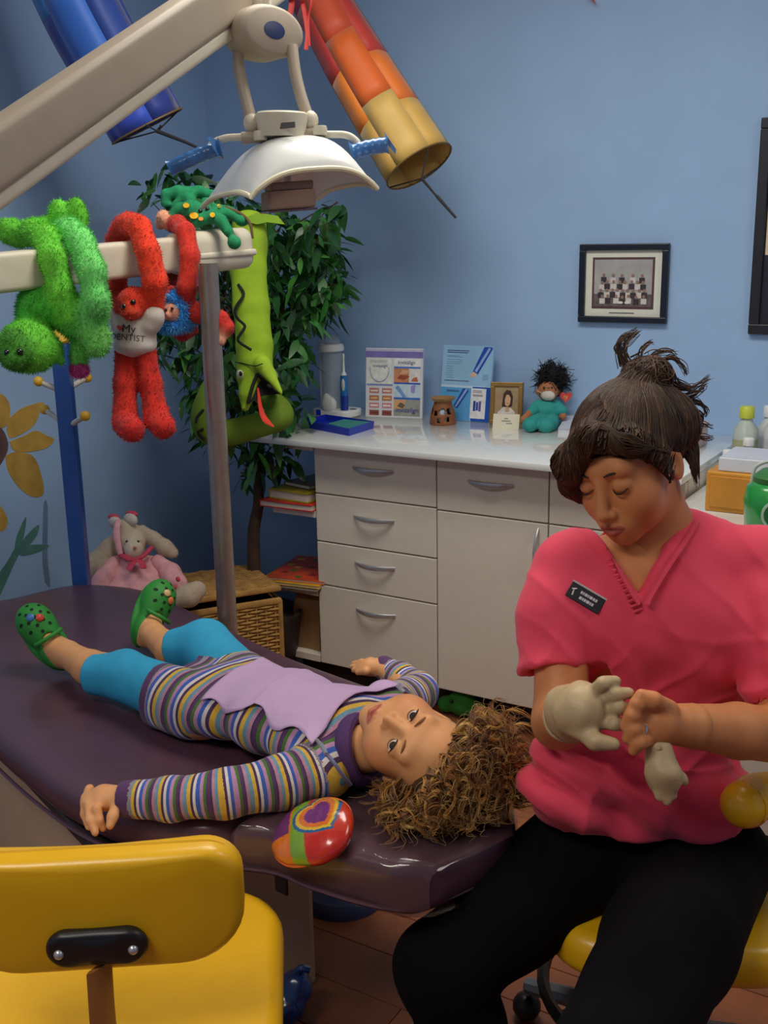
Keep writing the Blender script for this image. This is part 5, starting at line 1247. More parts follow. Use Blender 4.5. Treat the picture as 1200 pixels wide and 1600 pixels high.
strands('hair', np.array(S), .0026, mat('black_wool', (20, 18, 20), .9, .2), t, 4)
blob('hair_base', [ell(Dl(863, 588, .012), (.042, .04, .034)), ell(Dl(866, 606, .024), (.032, .028, .032)), ell(Dl(847, 605, .024), (.014, .02, .034))], mat('black_wool'), t, .005, .008)
h = [(sin(a)**3*.02, (.8125*cos(a)-.3125*cos(2*a)-.125*cos(3*a)-.0625*cos(4*a))*.02) for a in np.linspace(0, 2*pi, 25)[:-1]]
MB().prism(h, Dl(884, 620, -.01), camdir(1, 0, 0), camdir(0, 1, 0), camdir(0, 0, .003)).build('red_heart_tag', mat('red_tag', (206, 60, 56), .5), t)
text('tag_word', 'ty', .018, Dl(884, 620, -.0135), camdir(1, 0, 0), camdir(0, 1, 0), mat('yellow_ink', (230, 200, 90), .5), t, .0003)
# ================================================================== people: a head in its own frame
class Head:
    """x = the person's left, y = front, z = up; origin inside the skull at eye height; s = 1 gives a 0.22 m head"""
    def __init__(h, O, e, f, u, s): h.es = 1.; h.O = np.asarray(O, float); h.R = np.array([e, f, u]).T; h.s = s
    def p(h, x, y, z): return h.O+h.R@(V(x, y, z)*h.s)
    def el(h, c, r, **k):
        kk = k.pop('k', .016); return ell(h.p(*c), V(*r)*h.s, h.R, k=kk*h.s, **k)
    def ca(h, a, b, ra, rb=None, **k):
        kk = k.pop('k', .014); return cap(h.p(*a), h.p(*b), ra*h.s, (ra if rb is None else rb)*h.s, k=kk*h.s, **k)
    def prims(h, skin, lip, blush, child=False, opening=.0055, earcol=None):
        q = []; ck = 1.25 if child else 1.; es = h.es
        q += [h.el((0, -.012, .028), (.072, .092, .078), k=.02), h.el((0, .028, -.028), (.060, .056, .068), k=.02), h.el((0, .034, -.070), (.044*ck, .044, .034), k=.03)]
        if child: q += [h.el((0, .03, -.04), (.066, .05, .045), k=.03)]
        q += [h.el((0, .069, -.094), (.018, .014, .014), k=.025)]
        if child: q += [h.el((0, .066, -.101), (.016, .013, .012), k=.02)]
        q += [h.ca((-.036, .072, .026), (.036, .072, .026), .0115 if child else .014, k=.02)]
        for sx in (-1, 1):
            q += [h.el((sx*.036, .054, -.036), (.024*ck, .022*ck, .024*ck), k=.03, col=blush)]
            q += [h.el((sx*.031, .098, .0), (.019, .015, .010), k=.014, sub=True)]
            q += [h.el((sx*.031, .0735-.012*(es-1), 0), V(.0148, .0148, .0148)*es, k=.004)]
            if opening: q += [h.el((sx*.031, .0905, -.0005), (.0128*es, .0125*es, opening*es), k=.001, sub=True)]
            q += [ell(h.p(sx*.073, -.012, -.026 if child else -.010), V(.008, .019, .030)*h.s, h.R, k=.005, col=earcol or skin),
                  ell(h.p(sx*.083, -.004, -.022 if child else -.006), V(.008, .011, .018)*h.s, h.R, k=.004, sub=True)]
        nl = .027 if child else .038; nr = .0084 if child else .0098
        q += [h.ca((0, .083, .004), (0, .102 if child else .103, -nl), .0068 if child else .0078, nr, k=.014), h.el((-.0095, .093, -nl-.004), (.0078, .0085, .0068), k=.005), h.el((.0095, .093, -nl-.004), (.0078, .0085, .0068), k=.005), h.el((-.0065, .0965, -nl-.0105), (.0034, .005, .004), k=.002, sub=True), h.el((.0065, .0965, -nl-.0105), (.0034, .005, .004), k=.002, sub=True)]
        q += [h.el((0, .078, -.067), (.026, .014, .018), k=.02)]; lz = 1.18 if child else 1.
        for sx in (-1, 1):
            q += [h.ca((sx*.004, .0925, -.0630), (sx*.020, .0865, -.0672), .0056*lz, .0036*lz, k=.0025), h.ca((0, .0925, -.0738), (sx*.016, .0875, -.0708), .0066*lz, .0042*lz, k=.0025)]
        q += [h.ca((-.020, .0965, -.0684), (.020, .0965, -.0684), .0024, k=.002, sub=True)]
        return q
    def lips(h, v, c, lip):
        q = (v-h.O)@h.R/h.s; x, y, z = q[:, 0], q[:, 1], q[:, 2]
        top = -.0595-.0045*np.abs(x)/.021+.0012*np.cos(x*420); bot = -.0805+.0085*(np.abs(x)/.021)**2
        d = np.minimum(np.minimum(top-z, z-bot), (.0225-np.abs(x))*.7); m = np.clip(d/.0022+.35, 0, 1)*(y > .07)
        c = c*(1-m[:, None])+lin(lip)*m[:, None]
        k = np.exp(-((z+.0684)/.0011)**2)*(np.abs(x) < .021)*(y > .07)*.7
        return c*(1-k[:, None])+lin([int(a*.45) for a in lip])*k[:, None]
    def eyeballs(h, parent, iris, look=(0, 1, 0)):
        for sx in (-1, 1):
            es = h.es; c = h.p(sx*.031, .0735-.012*(es-1), 0); d = nrm(h.R@nrm(V(*look))); n = 20
            o = MB().ball(c, .0132*h.s*es, 20).build('eyeball', mat('eye_sclera', (222, 214, 206), .2, .02, coat=.6), parent, True)
            MB().lathe(c+d*.0118*h.s*es, [(.0064*h.s*es, 0), (.0058*h.s*es, .0012*h.s), (.003*h.s*es, .0017*h.s)], 20, d).build('iris', mat('iris_%d' % iris[0], iris, .15, .2, 200, coat=.8), o, True)
            MB().lathe(c+d*(.0118*h.s*es+.0013*h.s), [(.0028*h.s, 0), (.0024*h.s, .0009*h.s)], 14, d).build('pupil', mat('black_bead'), o, True)
    def line(h, pts, r, name, m, parent, sx=1, off=0.):
        P_ = np.array([h.p(sx*x, y+off, z) for x, y, z in bez(pts, 5)]); r = np.asarray(r)*h.s
        MB().tube(P_, r, 6).build(name, m, parent, True)

M_skin = mat('skin', attr='Col', rough=.5, var=.05, vscale=40, sub=.12, spec=.35, bump=.04, bscale=400)

# ================================================================== the girl on the chair
girl = thing('girl', 'person: curly-haired child in a striped knit dress and green clogs lying on the dental chair', 'person', G(-1.7, .93, .553))
SK = (230, 166, 112); BL = (228, 148, 98); LP = (206, 118, 96)
e_, f_, u_ = camdir(-.57, -.76, .31), camdir(-.475, .612, .629), camdir(.67, -.21, .71)
u_ = nrm(u_); e_ = nrm(e_-u_*np.dot(e_, u_)); f_ = np.cross(e_, u_)
HS = .92
gO = PZ(630, 1141, .705)-f_*.082*HS
gh = Head(gO, e_, f_, u_, HS); gh.es = 1.14
neckb = PZ(540, 1174, .612)
pr = gh.prims(SK, LP, BL, True, opening=.0062)
pr += [cap(gh.p(0, -.01, -.065), neckb, .040, .042, k=.02)]
v1, q1 = sdf(pr, .0021, .01, 2); c1 = gh.lips(v1, primcol(v1, pr, SK, .006), LP)
# limbs
wL, hL = PZ(200, 1247, .578), PZ(163, 1246, .577)
arm_l = chain([PZ(350, 1240, .592), wL], [.03, .021]) + [cap(wL, hL, .019, .022), ell(PZ(158, 1248, .575), (.026, .026, .014), k=.01), ell(PZ(147, 1250, .572), (.02, .024, .012), k=.01)]
for m_, a_, b_ in (((140, 1233), (133, 1252), (131, 1270)), ((134, 1246), (133, 1272), (139, 1292)), ((139, 1258), (141, 1282), (149, 1301)), ((151, 1264), (154, 1281), (161, 1294))):
    arm_l += chain([PZ(*m_, .575), PZ(*a_, .560), PZ(*b_, .545)], [.0085, .0078, .0062], k=.004)
arm_l += chain([PZ(182, 1258, .575), PZ(176, 1276, .566), PZ(172, 1290, .556)], [.0095, .0085, .007], k=.006)
wR = PZ(597, 1043, .606)
arm_r = chain([PZ(650, 1082, .592), wR], [.028, .02]) + [cap(wR, PZ(578, 1042, .608), .018, .019), ell(PZ(574, 1042, .606), (.024, .02, .012), k=.01)]
for a_, b_ in (((566, 1035), (553, 1037)), ((565, 1040), (550, 1042)), ((567, 1045), (553, 1047)), ((572, 1049), (559, 1051))): arm_r += chain([PZ(574, 1042, .606), PZ(*a_, .606), PZ(*b_, .598)], [.008, .0078, .006], k=.004)
arm_r += chain([PZ(590, 1036, .61), PZ(580, 1033, .615), PZ(572, 1034, .613)], [.008, .0075, .006], k=.005)
kL, kR = PZ(196, 1056, .612), PZ(318, 1008, .625); aL, aR = PZ(92, 1014, .607), PZ(232, 983, .602)
legs = chain([kL, PZ(140, 1043, .602), PZ(105, 1022, .603), aL], [.042, .036, .028, .025]) + chain([kR-V(0,0,.006), PZ(268, 1016, .607), PZ(240, 993, .600), aR], [.042, .035, .028, .025])
HL, TL = PZ(100, 1032, .583), PZ(42, 956, .678); HR, TR = PZ(226, 1000, .582), PZ(258, 905, .692)
def foot(H, T):
    a = nrm(T-H); d = nrm(U_-a*np.dot(U_, a)); w = np.cross(a, d); return a, d, w
for H, T, A in ((HL, TL, aL), (HR, TR, aR)):
    a, d, w = foot(H, T); legs += [cap(A, H+a*.03+d*.01, .024, .024), cap(H+a*.02+d*.006, H+a*.10+d*.0, .022, .02), ell(H+a*.004, .022)]
trunk = [ell(G(-1.50, .985, .615), (.085, .095, .055), np.array([U_, N_, (0, 0, 1)]).T), ell(G(-1.66, .95, .612), (.11, .09, .052), np.array([U_, N_, (0, 0, 1)]).T), cap(neckb, G(-1.48, .99, .61), .042, .05)]
trunk += [cap(PZ(505, 1202, .598), PZ(350, 1240, .592), .034, .03), cap(PZ(608, 1108, .598), PZ(650, 1082, .592), .033, .028), cap(G(-1.74, .87, .607), kL, .06, .042), cap(G(-1.76, .985, .608), kR, .06, .040)]
parts = [(v1, q1, c1)]
for ps, rs, kk in ((arm_l, .0026, .008), (arm_r, .0026, .008), (legs, .004, .012), (trunk, .006, .02)):
    v, q = sdf(ps, rs, kk, 1); cc = primcol(v, [p for p in ps], SK); parts.append((v, q, cc))
def joinmesh(name, parts, m, parent):
    n = 0; Vs = []; Qs = []; Cs = []
    for v, q, c in parts: Vs.append(v); Qs.append(q+n); Cs.append(c); n += len(v)
    return link(name, fastmesh(name, np.concatenate(Vs)-rootloc(parent), np.concatenate(Qs), None, True, np.concatenate(Cs)), m, parent)
joinmesh('body', parts, M_skin, girl)
gh.eyeballs(girl, (64, 44, 34), (.10, 1, .22))
M_lash = mat('lash_brown', (48, 30, 22), .7); M_brow = mat('brow_brown', (146, 98, 56), .8)
for sx in (-1, 1):
    gh.line([(.0168, .0795, -.001), (.023, .0862, .0060), (.031, .0885, .0078), (.039, .0862, .0060), (.0462, .0785, -.0012)], [.0006, .0013, .0016, .0015, .0009], 'eyelash', M_lash, girl, sx)
    gh.line([(.0175, .0795, -.0022), (.0245, .0858, -.0066), (.031, .0875, -.0078), (.0375, .0855, -.0064), (.045, .0785, -.002)], [.0004, .0007, .0007, .0007, .0004], 'lower_lash', mat('lash_pale', (150, 96, 70), .7), girl, sx)
    gh.line([(.014, .0875, .021), (.024, .0885, .0258), (.035, .0845, .0268), (.046, .0735, .0225)], [.0012, .0023, .0021, .0008], 'eyebrow', M_brow, girl, sx)
# striped dress
RAMP = [(0, (88, 54, 98)), (.10, (76, 118, 46)), (.20, (190, 140, 176)), (.32, (58, 96, 184)), (.43, (222, 212, 208)), (.53, (76, 44, 84)), (.62, (222, 178, 62)), (.74, (108, 152, 172)), (.85, (186, 136, 160)), (.95, (76, 44, 84))]
M_str_ = mat('striped_knit', attr='stripe', ramp=RAMP, rough=.9, var=.1, vscale=120, sheen=.15, bump=.12, bscale=500)
E3 = np.array([U_, N_, V(0, 0, 1)]).T
dress_t = [ell(G(-1.495, .99, .614), (.10, .118, .072), E3), ell(G(-1.60, .965, .616), (.11, .116, .070), E3), ell(G(-1.72, .935, .612), (.11, .122, .066), E3),
           cap(G(-1.76, .865, .604), G(-1.93, .822, .598), .066, .062), cap(G(-1.76, .985, .606), G(-1.98, 1.0, .606), .066, .060), ell(G(-1.83, .92, .596), (.12, .11, .05), E3),
           cap(PZ(506, 1200, .600), PZ(560, 1150, .612), .052, .05), cap(PZ(606, 1110, .600), PZ(560, 1150, .612), .05, .05)]
slv_l = chain([PZ(503, 1203, .598), PZ(440, 1222, .596), PZ(350, 1241, .592), PZ(270, 1247, .584), PZ(196, 1247, .578)], [.049, .044, .0385, .034, .0305])
slv_r = chain([PZ(608, 1106, .600), PZ(640, 1090, .594), PZ(655, 1080, .590)], [.044, .040, .037]) + chain([PZ(655, 1080, .590), PZ(625, 1058, .598), PZ(601, 1044, .605)], [.037, .033, .027])
hem_o, hem_n = G(-1.868, .86, .6), -(.94*U_+.35*N_)
cuts = [half(hem_n, hem_o, G(-2.12, .6, .45), G(-1.60, 1.3, .75)*V(1, 1, 1), k=.004), half(nrm(PZ(175, 1247, .577)-wL), PZ(186, 1247, .578), PZ(186, 1247, .578)-.06, PZ(186, 1247, .578)+.06, k=.003)]
cuts[0]['lo'] = np.minimum(G(-2.2, .6, .4), G(-1.8, 1.2, .4))-.1; cuts[0]['hi'] = np.maximum(G(-2.2, .6, .8), G(-1.8, 1.2, .8))+.1
cuts.append(ell(gh.p(0, .03, -.075), (.05, .05, .05), k=.006, sub=True))
def stripe(v):
    dt = np.min([pdist(p, v) for p in dress_t], 0); dl = np.min([pdist(p, v) for p in slv_l], 0); dr = np.min([pdist(p, v) for p in slv_r], 0)
    def along(pts, v):
        best = np.full(len(v), 9.); val = np.zeros(len(v)); L = 0
        for i in range(len(pts)-1):
            a, b = pts[i], pts[i+1]; ab = b-a; l = np.linalg.norm(ab); h = np.clip(((v-a)@ab)/l**2, 0 if i else -1, 1 if i < len(pts)-2 else 2); d = np.linalg.norm(v-a-h[:, None]*ab, axis=1)
            m = d < best; best[m] = d[m]; val[m] = L+h[m]*l; L += l
        return val, L
    sl, Ll = along(bez([slv_l[0]['a']]+[p['b'] for p in slv_l], 5), v); sr, Lr = along(bez([slv_r[0]['a']]+[p['b'] for p in slv_r], 5), v)
    tt = (v@U_+.35*(v@N_)*.25)/.062+wob(v, 22, 4)*.13
    o = np.where(dt < np.minimum(dl, dr), tt*.84, np.where(dl < dr, sl/.047, sr/.047))
    hemd = -((v-hem_o)@hem_n)
    o = np.where((hemd < .024) & (dt < np.minimum(dl, dr)) & (v@U_ < -1.7), .05, o)
    o = np.where((dl < dt) & (sl > Ll-.018), .05, o); o = np.where((dr < dt) & (dr < dl) & (sr > Lr-.014), .05, o)
    return o
def folds(v):
    h = wob(v, 28, 11)*.004+wob(v, 60, 12)*.0022
    return h
dress = blob('striped_dress', dress_t+slv_l+slv_r+cuts, M_str_, girl, .0042, .014, 2, disp=folds, stripe=stripe, label='multicoloured striped knit dress with purple hem and cuffs')
th = np.linspace(0, 2*pi, 33)[:-1]; cc = gh.p(0, -.012, -.108); nk = nrm(gh.p(0, -.01, -.06)-neckb)
rA = nrm(np.cross(nk, V(0, 0, 1))); rB = np.cross(nk, rA)
MB().tube([neckb+nk*.022+.051*(cos(a)*rA+sin(a)*rB) for a in th], .0115, 10, closed=True, flat=(1.0, 1.6)).build('collar', mat('purple_knit', (88, 56, 106), .9, .1, 60), girl, True)
# turquoise leggings
M_tq = mat('turquoise_cotton', (50, 166, 208), .85, .06, 40, .1, 200)
for nm, pts, rd, en in (('legging_leg', [G(-1.78, .865, .605), kL, PZ(150, 1054, .603)], [.06, .050, .0435], PZ(147, 1052, .603)), ('legging_leg', [G(-1.80, .985, .606), kR, PZ(272, 1016, .607)], [.060, .056, .0445], PZ(268, 1016, .607))):
    d = nrm(en-pts[1]); ps = chain(pts, rd)+[half(d, en, en-.08, en+.08, k=.003)]
    blob(nm, ps, M_tq, girl, .0045, .012, 1, disp=lambda v: wob(v, 55, 8)*.0028)
# clogs
M_clog = mat('green_clog_foam', (42, 138, 48), .6, .06, 30, .05, 200)
for H, T, ch in ((HL, TL, ((206, 60, 40), (60, 120, 180))), (HR, TR, ((226, 120, 60), (216, 176, 120)))):
    a, d, w = foot(H, T); R3 = np.array([a, d, w]).T
    ps = [ell(H+a*.098+d*.0, (.058, .034, .040), R3), ell(H+a*.030-d*.004, (.046, .030, .034), R3), ell(H+a*.070-d*.022, (.086, .013, .041), R3, k=.006), ell(H+a*.112+d*.004, (.036, .034, .036), R3),
          ell(H+a*.016+d*.034, (.050, .040, .026), R3, sub=True, k=.004), cap(H+a*.005+d*.02, H+a*.05+d*.006, .024, .022, sub=True, k=.004)]
    cl = blob('clog', ps, M_clog, girl, .0032, .014, 1, label='green foam clog with holes')
    st = [H+a*.062+w*.040+d*.014, H+a*.03+w*.038+d*.030, H-a*.004+w*.026+d*.040, H-a*.014+d*.044, H-a*.004-w*.026+d*.040, H+a*.03-w*.038+d*.030, H+a*.062-w*.040+d*.014]
    MB().tube(bez([H+a*.06+w*.031+d*.018, H+a*.054+w*.027+d*.030, H+a*.05+d*.041, H+a*.054-w*.027+d*.030, H+a*.06-w*.031+d*.018], 5), .0048, 8).build('clog_rim', M_clog, cl, True)
    k = 0
    for rr_, n_, r0 in ((.0, 1, 0), (.018, 6, .3), (.032, 8, .1)):
        for i in range(n_):
            an = 2*pi*i/n_+r0; q = H+a*(.108+rr_*cos(an)*1.1)+w*rr_*sin(an)+d*.08
            o = MB().lathe(q, [(.0038, 0), (.0038, .0006)], 10, d).build('vent_hole', mat('hole_dark', (14, 30, 16), .8), cl); drape(o, cl, .0004, -d)
    for i, c in enumerate(ch):
        q = H+a*(.10+.012*i)+w*(.008-.016*i)+d*.08
        o = MB().lathe(q, [(.0085, 0), (.0085, .002), (.005, .004)], 12, d).build('shoe_charm', mat('charm_%d_%d_%d' % c, c, .4), cl, True); drape(o, cl, .001, -d)
# hair: curls rooted on the scalp, spilling over the headrest
S = []; C_ = []; RR_ = []
for i in range(640):
    while True:
        w_ = rng.normal(size=3); w_ /= np.linalg.norm(w_); y, z = w_[1], w_[2]
        if z*.9-y*.75 > -.13+.10*abs(w_[0]): break
    root = gh.p(w_[0]*.074, -.012+w_[1]*.094, .028+w_[2]*.080)
    out = nrm(gh.R@(w_*V(.9, .5, 1.)))
    L = rng.uniform(.045, .09) if y > -.1 else rng.uniform(.06, .13)
    dirn = nrm(out*.8+camdir(.55, -.30, 0)*.5+e_*rng.uniform(-.1, .45)+rng.normal(size=3)*.18)
    if i > 540:
        w_ = nrm(V(rng.uniform(.55, 1), rng.uniform(-.6, .35), rng.uniform(-.45, .35))); root = gh.p(w_[0]*.074, -.012+w_[1]*.094, .028+w_[2]*.080); out = nrm(gh.R@w_)
    if w_[0] > .35: dirn = nrm(out*.7+camdir(.12, -.75, .2)*.7+rng.normal(size=3)*.2); L *= .85
    n = 24; tt = np.linspace(0, 1, n)[:, None]; g = rng.uniform(.15, .5)
    cen = root+out*(.014*np.minimum(tt*3, 1))+dirn*L*tt+V(0, 0, -1)*tt**2*L*g
    a = nrm(np.cross(dirn, V(.3, .2, .9))); b = np.cross(dirn, a); turns = rng.uniform(1.2, 2.6)*rng.choice([-1, 1]); ph = rng.uniform(0, 6.28); cr = rng.uniform(.006, .013)
    base = lin([(112, 70, 24), (158, 104, 38), (196, 142, 60), (228, 182, 100)][rng.choice(4, p=[.3, .34, .26, .1])])
    zmin = .566+rng.uniform(0, .035)
    for k in range(8):
        p2 = ph+rng.normal()*.38; c2 = cr*rng.uniform(.75, 1.2); off = rng.normal(size=3)*.0022; fr_ = rng.uniform(.72, 1.0)
        p = cen+off*np.minimum(tt*4, 1)*(1.2-tt)+c2*np.minimum(tt*2.5, 1)*(np.cos(tt*turns*6.28+p2)*a+np.sin(tt*turns*6.28+p2)*b)
        ss, st = p@U_, p@N_; ins = (ss < -1.11) & (st > .80) & (st < 1.22)
        sh_ = np.where(ss > -1.15, (ss+1.15)*.62, 0); p = p-sh_[:, None]*U_; p[:, 2] = np.maximum(p[:, 2], zmin); xi = np.linspace(0, fr_, 24); p = np.stack([np.interp(xi, np.linspace(0, 1, 24), p[:, q]) for q in range(3)], 1); S.append(p); C_.append(base*rng.uniform(.8, 1.25)); RR_.append(rng.uniform(.0008, .0016))
for i in range(900):                         # loose frizz
    k = rng.integers(0, len(S)); p = S[k]+np.linspace(.1, 1, 24)[:, None]*(rng.normal(size=3)*.013+camdir(.3, .35, .2)*.022*rng.uniform(0, 1)); p[:, 2] = np.maximum(p[:, 2], .567); S.append(p); C_.append(lin((204, 164, 100))*rng.uniform(.6, 1.1)); RR_.append(.00055)
strands('curly_hair', np.array(S), np.array(RR_), mat('curly_blond', attr='Col', rough=.42, var=.15, vscale=40, sheen=.15), girl, 4, col=np.array(C_), label='curly dark blond hair', taper=.22)
pr = [gh.el((0, -.022, .036), (.077, .088, .080), k=.02), gh.el((0, .04, .0), (.085, .085, .088), k=.012, sub=True) if False else gh.el((0, -.05, .02), (.078, .06, .08), k=.02)]
fc = fnp(lambda X: np.maximum(-(((X-gh.p(0, .030, .040))@gh.R[:, 1])*.80-((X-gh.p(0, .030, .040))@gh.R[:, 2])*.60), -1e9), gh.p(0, 0, 0)-.2, gh.p(0, 0, 0)+.2, .004, True)
pr += [cap(gh.p(.05, -.04, .06), gh.p(.075, -.03, .085), .04, .03), cap(gh.p(-.02, -.04, .08), gh.p(.0, -.03, .105), .04, .03), cap(gh.p(.07, -.05, 0), gh.p(.105, -.05, .02), .03, .02), fc]
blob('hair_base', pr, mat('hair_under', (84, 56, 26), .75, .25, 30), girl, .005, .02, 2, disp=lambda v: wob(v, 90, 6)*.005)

# --- paper bib draped over the chest
def surf_drop(src):
    from mathutils.bvhtree import BVHTree
    me = src.data; n = len(me.vertices); v = np.zeros(n*3); me.vertices.foreach_get('co', v); v = v.reshape(-1, 3)+rootloc(src.parent)
    return BVHTree.FromPolygons(v.tolist(), [tuple(p.vertices) for p in me.polygons])
bt = surf_drop(dress)
def hitpix(x, y, zf):
    r = ray(x, y); h = bt.ray_cast(Vector(CP.tolist()), Vector(nrm(r).tolist()))
    return np.array(h[0]) if h[0] is not None else PZ(x, y, zf)
K = [hitpix(314, 1100, .66), hitpix(494, 1168, .66), hitpix(626, 1076, .66), hitpix(410, 1032, .66)]
nu, nv = 44, 36; Z = np.zeros((nu, nv)); XY = np.zeros((nu, nv, 2))
for i in range(nu):
    for j in range(nv):
        a, b = i/(nu-1), j/(nv-1)          # a: along the body (waist -> neck), b: near -> far side
        p = (K[0]*(1-a)+K[1]*a)*(1-b)+(K[3]*(1-a)+K[2]*a)*b
        p = p+N_*(.012*sin(pi*min(1, a*1.05))**1.5+.008*sin(a*17))*(1-b)**2+U_*.010*sin(b*pi)*(1-a)-U_*.012*sin(b*pi)*a
        XY[i, j] = p[:2]; h = bt.ray_cast(Vector((p[0], p[1], 1.0)), Vector((0, 0, -1)))
        Z[i, j] = h[0].z if h[0] is not None else .60
for _ in range(10):
    Zs = Z.copy(); Zs[1:-1, 1:-1] = (Z[:-2, 1:-1]+Z[2:, 1:-1]+Z[1:-1, :-2]+Z[1:-1, 2:])/4; Z = np.maximum(Zs, Z-.0004)
aa, bb = np.meshgrid(np.linspace(0, 1, nu), np.linspace(0, 1, nv), indexing='ij')
Z = Z+.007+.003*np.maximum(0, 1-np.abs(bb-.5)/.02)*1.0+.0025*np.maximum(0, 1-np.abs(aa-.42)/.02)+.008*((1-bb)**6)*np.abs(np.sin(aa*9))
v = np.concatenate([XY.reshape(-1, 2), Z.reshape(-1, 1)], 1); f = [(i*nv+j, (i+1)*nv+j, (i+1)*nv+j+1, i*nv+j+1) for i in range(nu-1) for j in range(nv-1)]
bib = thing('paper_bib', 'lavender paper bib with fold creases lying on the girl\'s chest', 'bib', v.mean(0))
o = MB().add(v, f).build('bib_sheet', mat('lavender_paper', (214, 178, 218), .85, .03, 30, .3, 260), bib, True, sharp=25)
so = o.modifiers.new('ply', 'SOLIDIFY'); so.thickness = .0012; so.offset = 1
chain_ = thing('bib_chain', 'bib clip with metal jaws on a grey-blue cord around the girl\'s neck', 'bib clip', PZ(503, 1168, .668))
M_cd = mat('cord_grey_blue', (110, 112, 150), .6)
MB().tube(bez([PZ(508, 1176, .668), PZ(522, 1192, .662), PZ(536, 1212, .64), PZ(548, 1226, .615)], 6), .0032, 8).build('cord', M_cd, chain_, True)
MB().tube(bez([PZ(628, 1078, .672), PZ(638, 1085, .662), PZ(646, 1096, .64)], 6), .0032, 8).build('cord', M_cd, chain_, True)
for a, b in (((495, 1156), (510, 1178)), ((620, 1072), (632, 1082))):
    A_, B_ = PZ(*a, .674), PZ(*b, .672); MB().tube([A_, (A_+B_)/2+V(0, 0, .002), B_], [.0028, .0042, .0034], 8).build('clip', M_hand, chain_, True)

# --- rainbow heart cushion under the film on the near side of the headrest
c = PZ(500, 1303, .552); nn = nrm(V(0, 0, .80)-.55*N_); pa = nrm(camdir(1, 0, 0)-nn*np.dot(camdir(1, 0, 0), nn)); qa = np.cross(nn, pa)
hp = thing('heart_cushion', 'small rainbow cushion with a purple heart, on the near side of the headrest', 'cushion', c)
R3 = np.array([pa, qa, nn]).T; c = c+nn*.014
def paint(v, cc):
    x, y = (v-c)@pa*1000, (v-c)@qa*1000; o = np.tile(lin((206, 58, 36)), (len(v), 1))
    def put(m, col): o[m] = lin(col)
    put(x < -30, (226, 120, 30)); put((x < -38) & (y > -8), (110, 50, 110)); put((y > 30) & (x > -30), (214, 60, 44))
    put(((x+20)**2 < 14**2+0*y) & (y > -70), (126, 170, 40))
    hx, hy = (x-18)*.82+(y-8)*.57, -(x-18)*.57+(y-8)*.82
    def heart(s): X, Y = hx/s, hy/s+.15; return (X**2+Y**2-1)**3-X**2*Y**3 < 0
    put(heart(38), (36, 100, 150)); put(heart(33), (232, 190, 50)); put(heart(28), (230, 120, 40)); put(heart(20), (120, 48, 120)); put((y < -30) & (x > -5), (200, 44, 34))
    return o
blob('cushion_body', [ell(c-pa*.01, (.070, .058, .022), R3), ell(c+pa*.012-qa*.012, (.056, .056, .024), R3)], mat('rainbow_print', attr='Col', rough=.25, var=.06, vscale=40, coat=.8), hp, .0024, .01, 1, col=(200, 60, 40), paint=paint, disp=lambda v: wob(v, 160, 2)*.0009)
th = np.linspace(0, 2*pi, 41)[:-1]; MB().tube([c-nn*.004+pa*(.0710*cos(a)-.008)+qa*.0600*sin(a) for a in th], .0022, 6, closed=True).build('seam_piping', mat('orange_cord', (226, 110, 40), .5), hp, True)
# ================================================================== the woman in pink scrubs
wom = thing('woman', 'person: dark-haired woman in a pink scrub top pulling on a glove beside the chair', 'person', (wsc[0], wsc[1], 0))
WS = (206, 134, 84); WB = (204, 122, 76); WL = (172, 88, 70)
yw, pt_ = radians(47), radians(30)
f_ = camdir(-sin(yw)*cos(pt_), -sin(pt_), cos(yw)*cos(pt_)); e_ = camdir(cos(yw), 0, sin(yw)); u_ = np.cross(f_, e_); u_ = nrm(u_)
wO = P(983, 722, 1.66); wh = Head(wO, e_, f_, u_, .97)
nb = P(1034, 838, 1.735)
pr = wh.prims(WS, WL, WB, False, opening=0)
pr += [cap(wh.p(0, -.028, -.06), nb, .047, .050, k=.02), cap(nb, P(1000, 905, 1.71), .05, .05, k=.03)]
v1, q1 = sdf(pr, .0022, .01, 2); c1 = wh.lips(v1, primcol(v1, pr, WS, .006), WL)
shR, shL = P(884, 886, 1.735), P(1194, 894, 1.70)
elR, wrR = P(874, 1128, 1.655), P(892, 1118, 1.50)
elL, wrL = P(1232, 1150, 1.585), P(1068, 1133, 1.475)
armR = chain([shR, elR], [.046, .040]) + [cap(elR, wrR, .041, .029)]
armL = chain([shL, elL], [.046, .041]) + [cap(elL, (elL*.5+wrL*.5), .042, .038), cap(elL*.5+wrL*.5, wrL, .038, .029)]
handL = [cap(P(1080, 1134, 1.48), wrL, .031, .028), cap(wrL, P(1030, 1130, 1.455), .027, .028), ell(P(1026, 1128, 1.452), (.030, .026, .030))]
for a_ in (((1018, 1104), (996, 1100), (984, 1116)), ((1012, 1120), (988, 1118), (976, 1134)), ((1011, 1138), (990, 1140), (980, 1154)), ((1016, 1154), (998, 1160), (990, 1172))):
    handL += chain([P(*a_[0], 1.445), P(*a_[1], 1.425), P(*a_[2], 1.43)], [.0105, .0098, .0078], k=.005)
handL += chain([P(1046, 1108, 1.445), P(1020, 1094, 1.425), P(1002, 1086, 1.425)], [.0125, .0110, .0085], k=.006)
tor = [ell(P(1030, 950, 1.735), (.150, .085, .135), CM@np.array([[1, 0, 0], [0, 0, 1], [0, 1, 0]]).T if False else np.array([camdir(1, 0, .05), camdir(0, 0, 1), camdir(0, 1, .1)]).T), ell(P(1016, 1130, 1.775), (.125, .088, .13), np.array([camdir(1, 0, 0), camdir(0, 0, 1), camdir(0, 1, .1)]).T), cap(shR, shL, .045, .045, k=.03)]
parts = [(v1, q1, c1)]
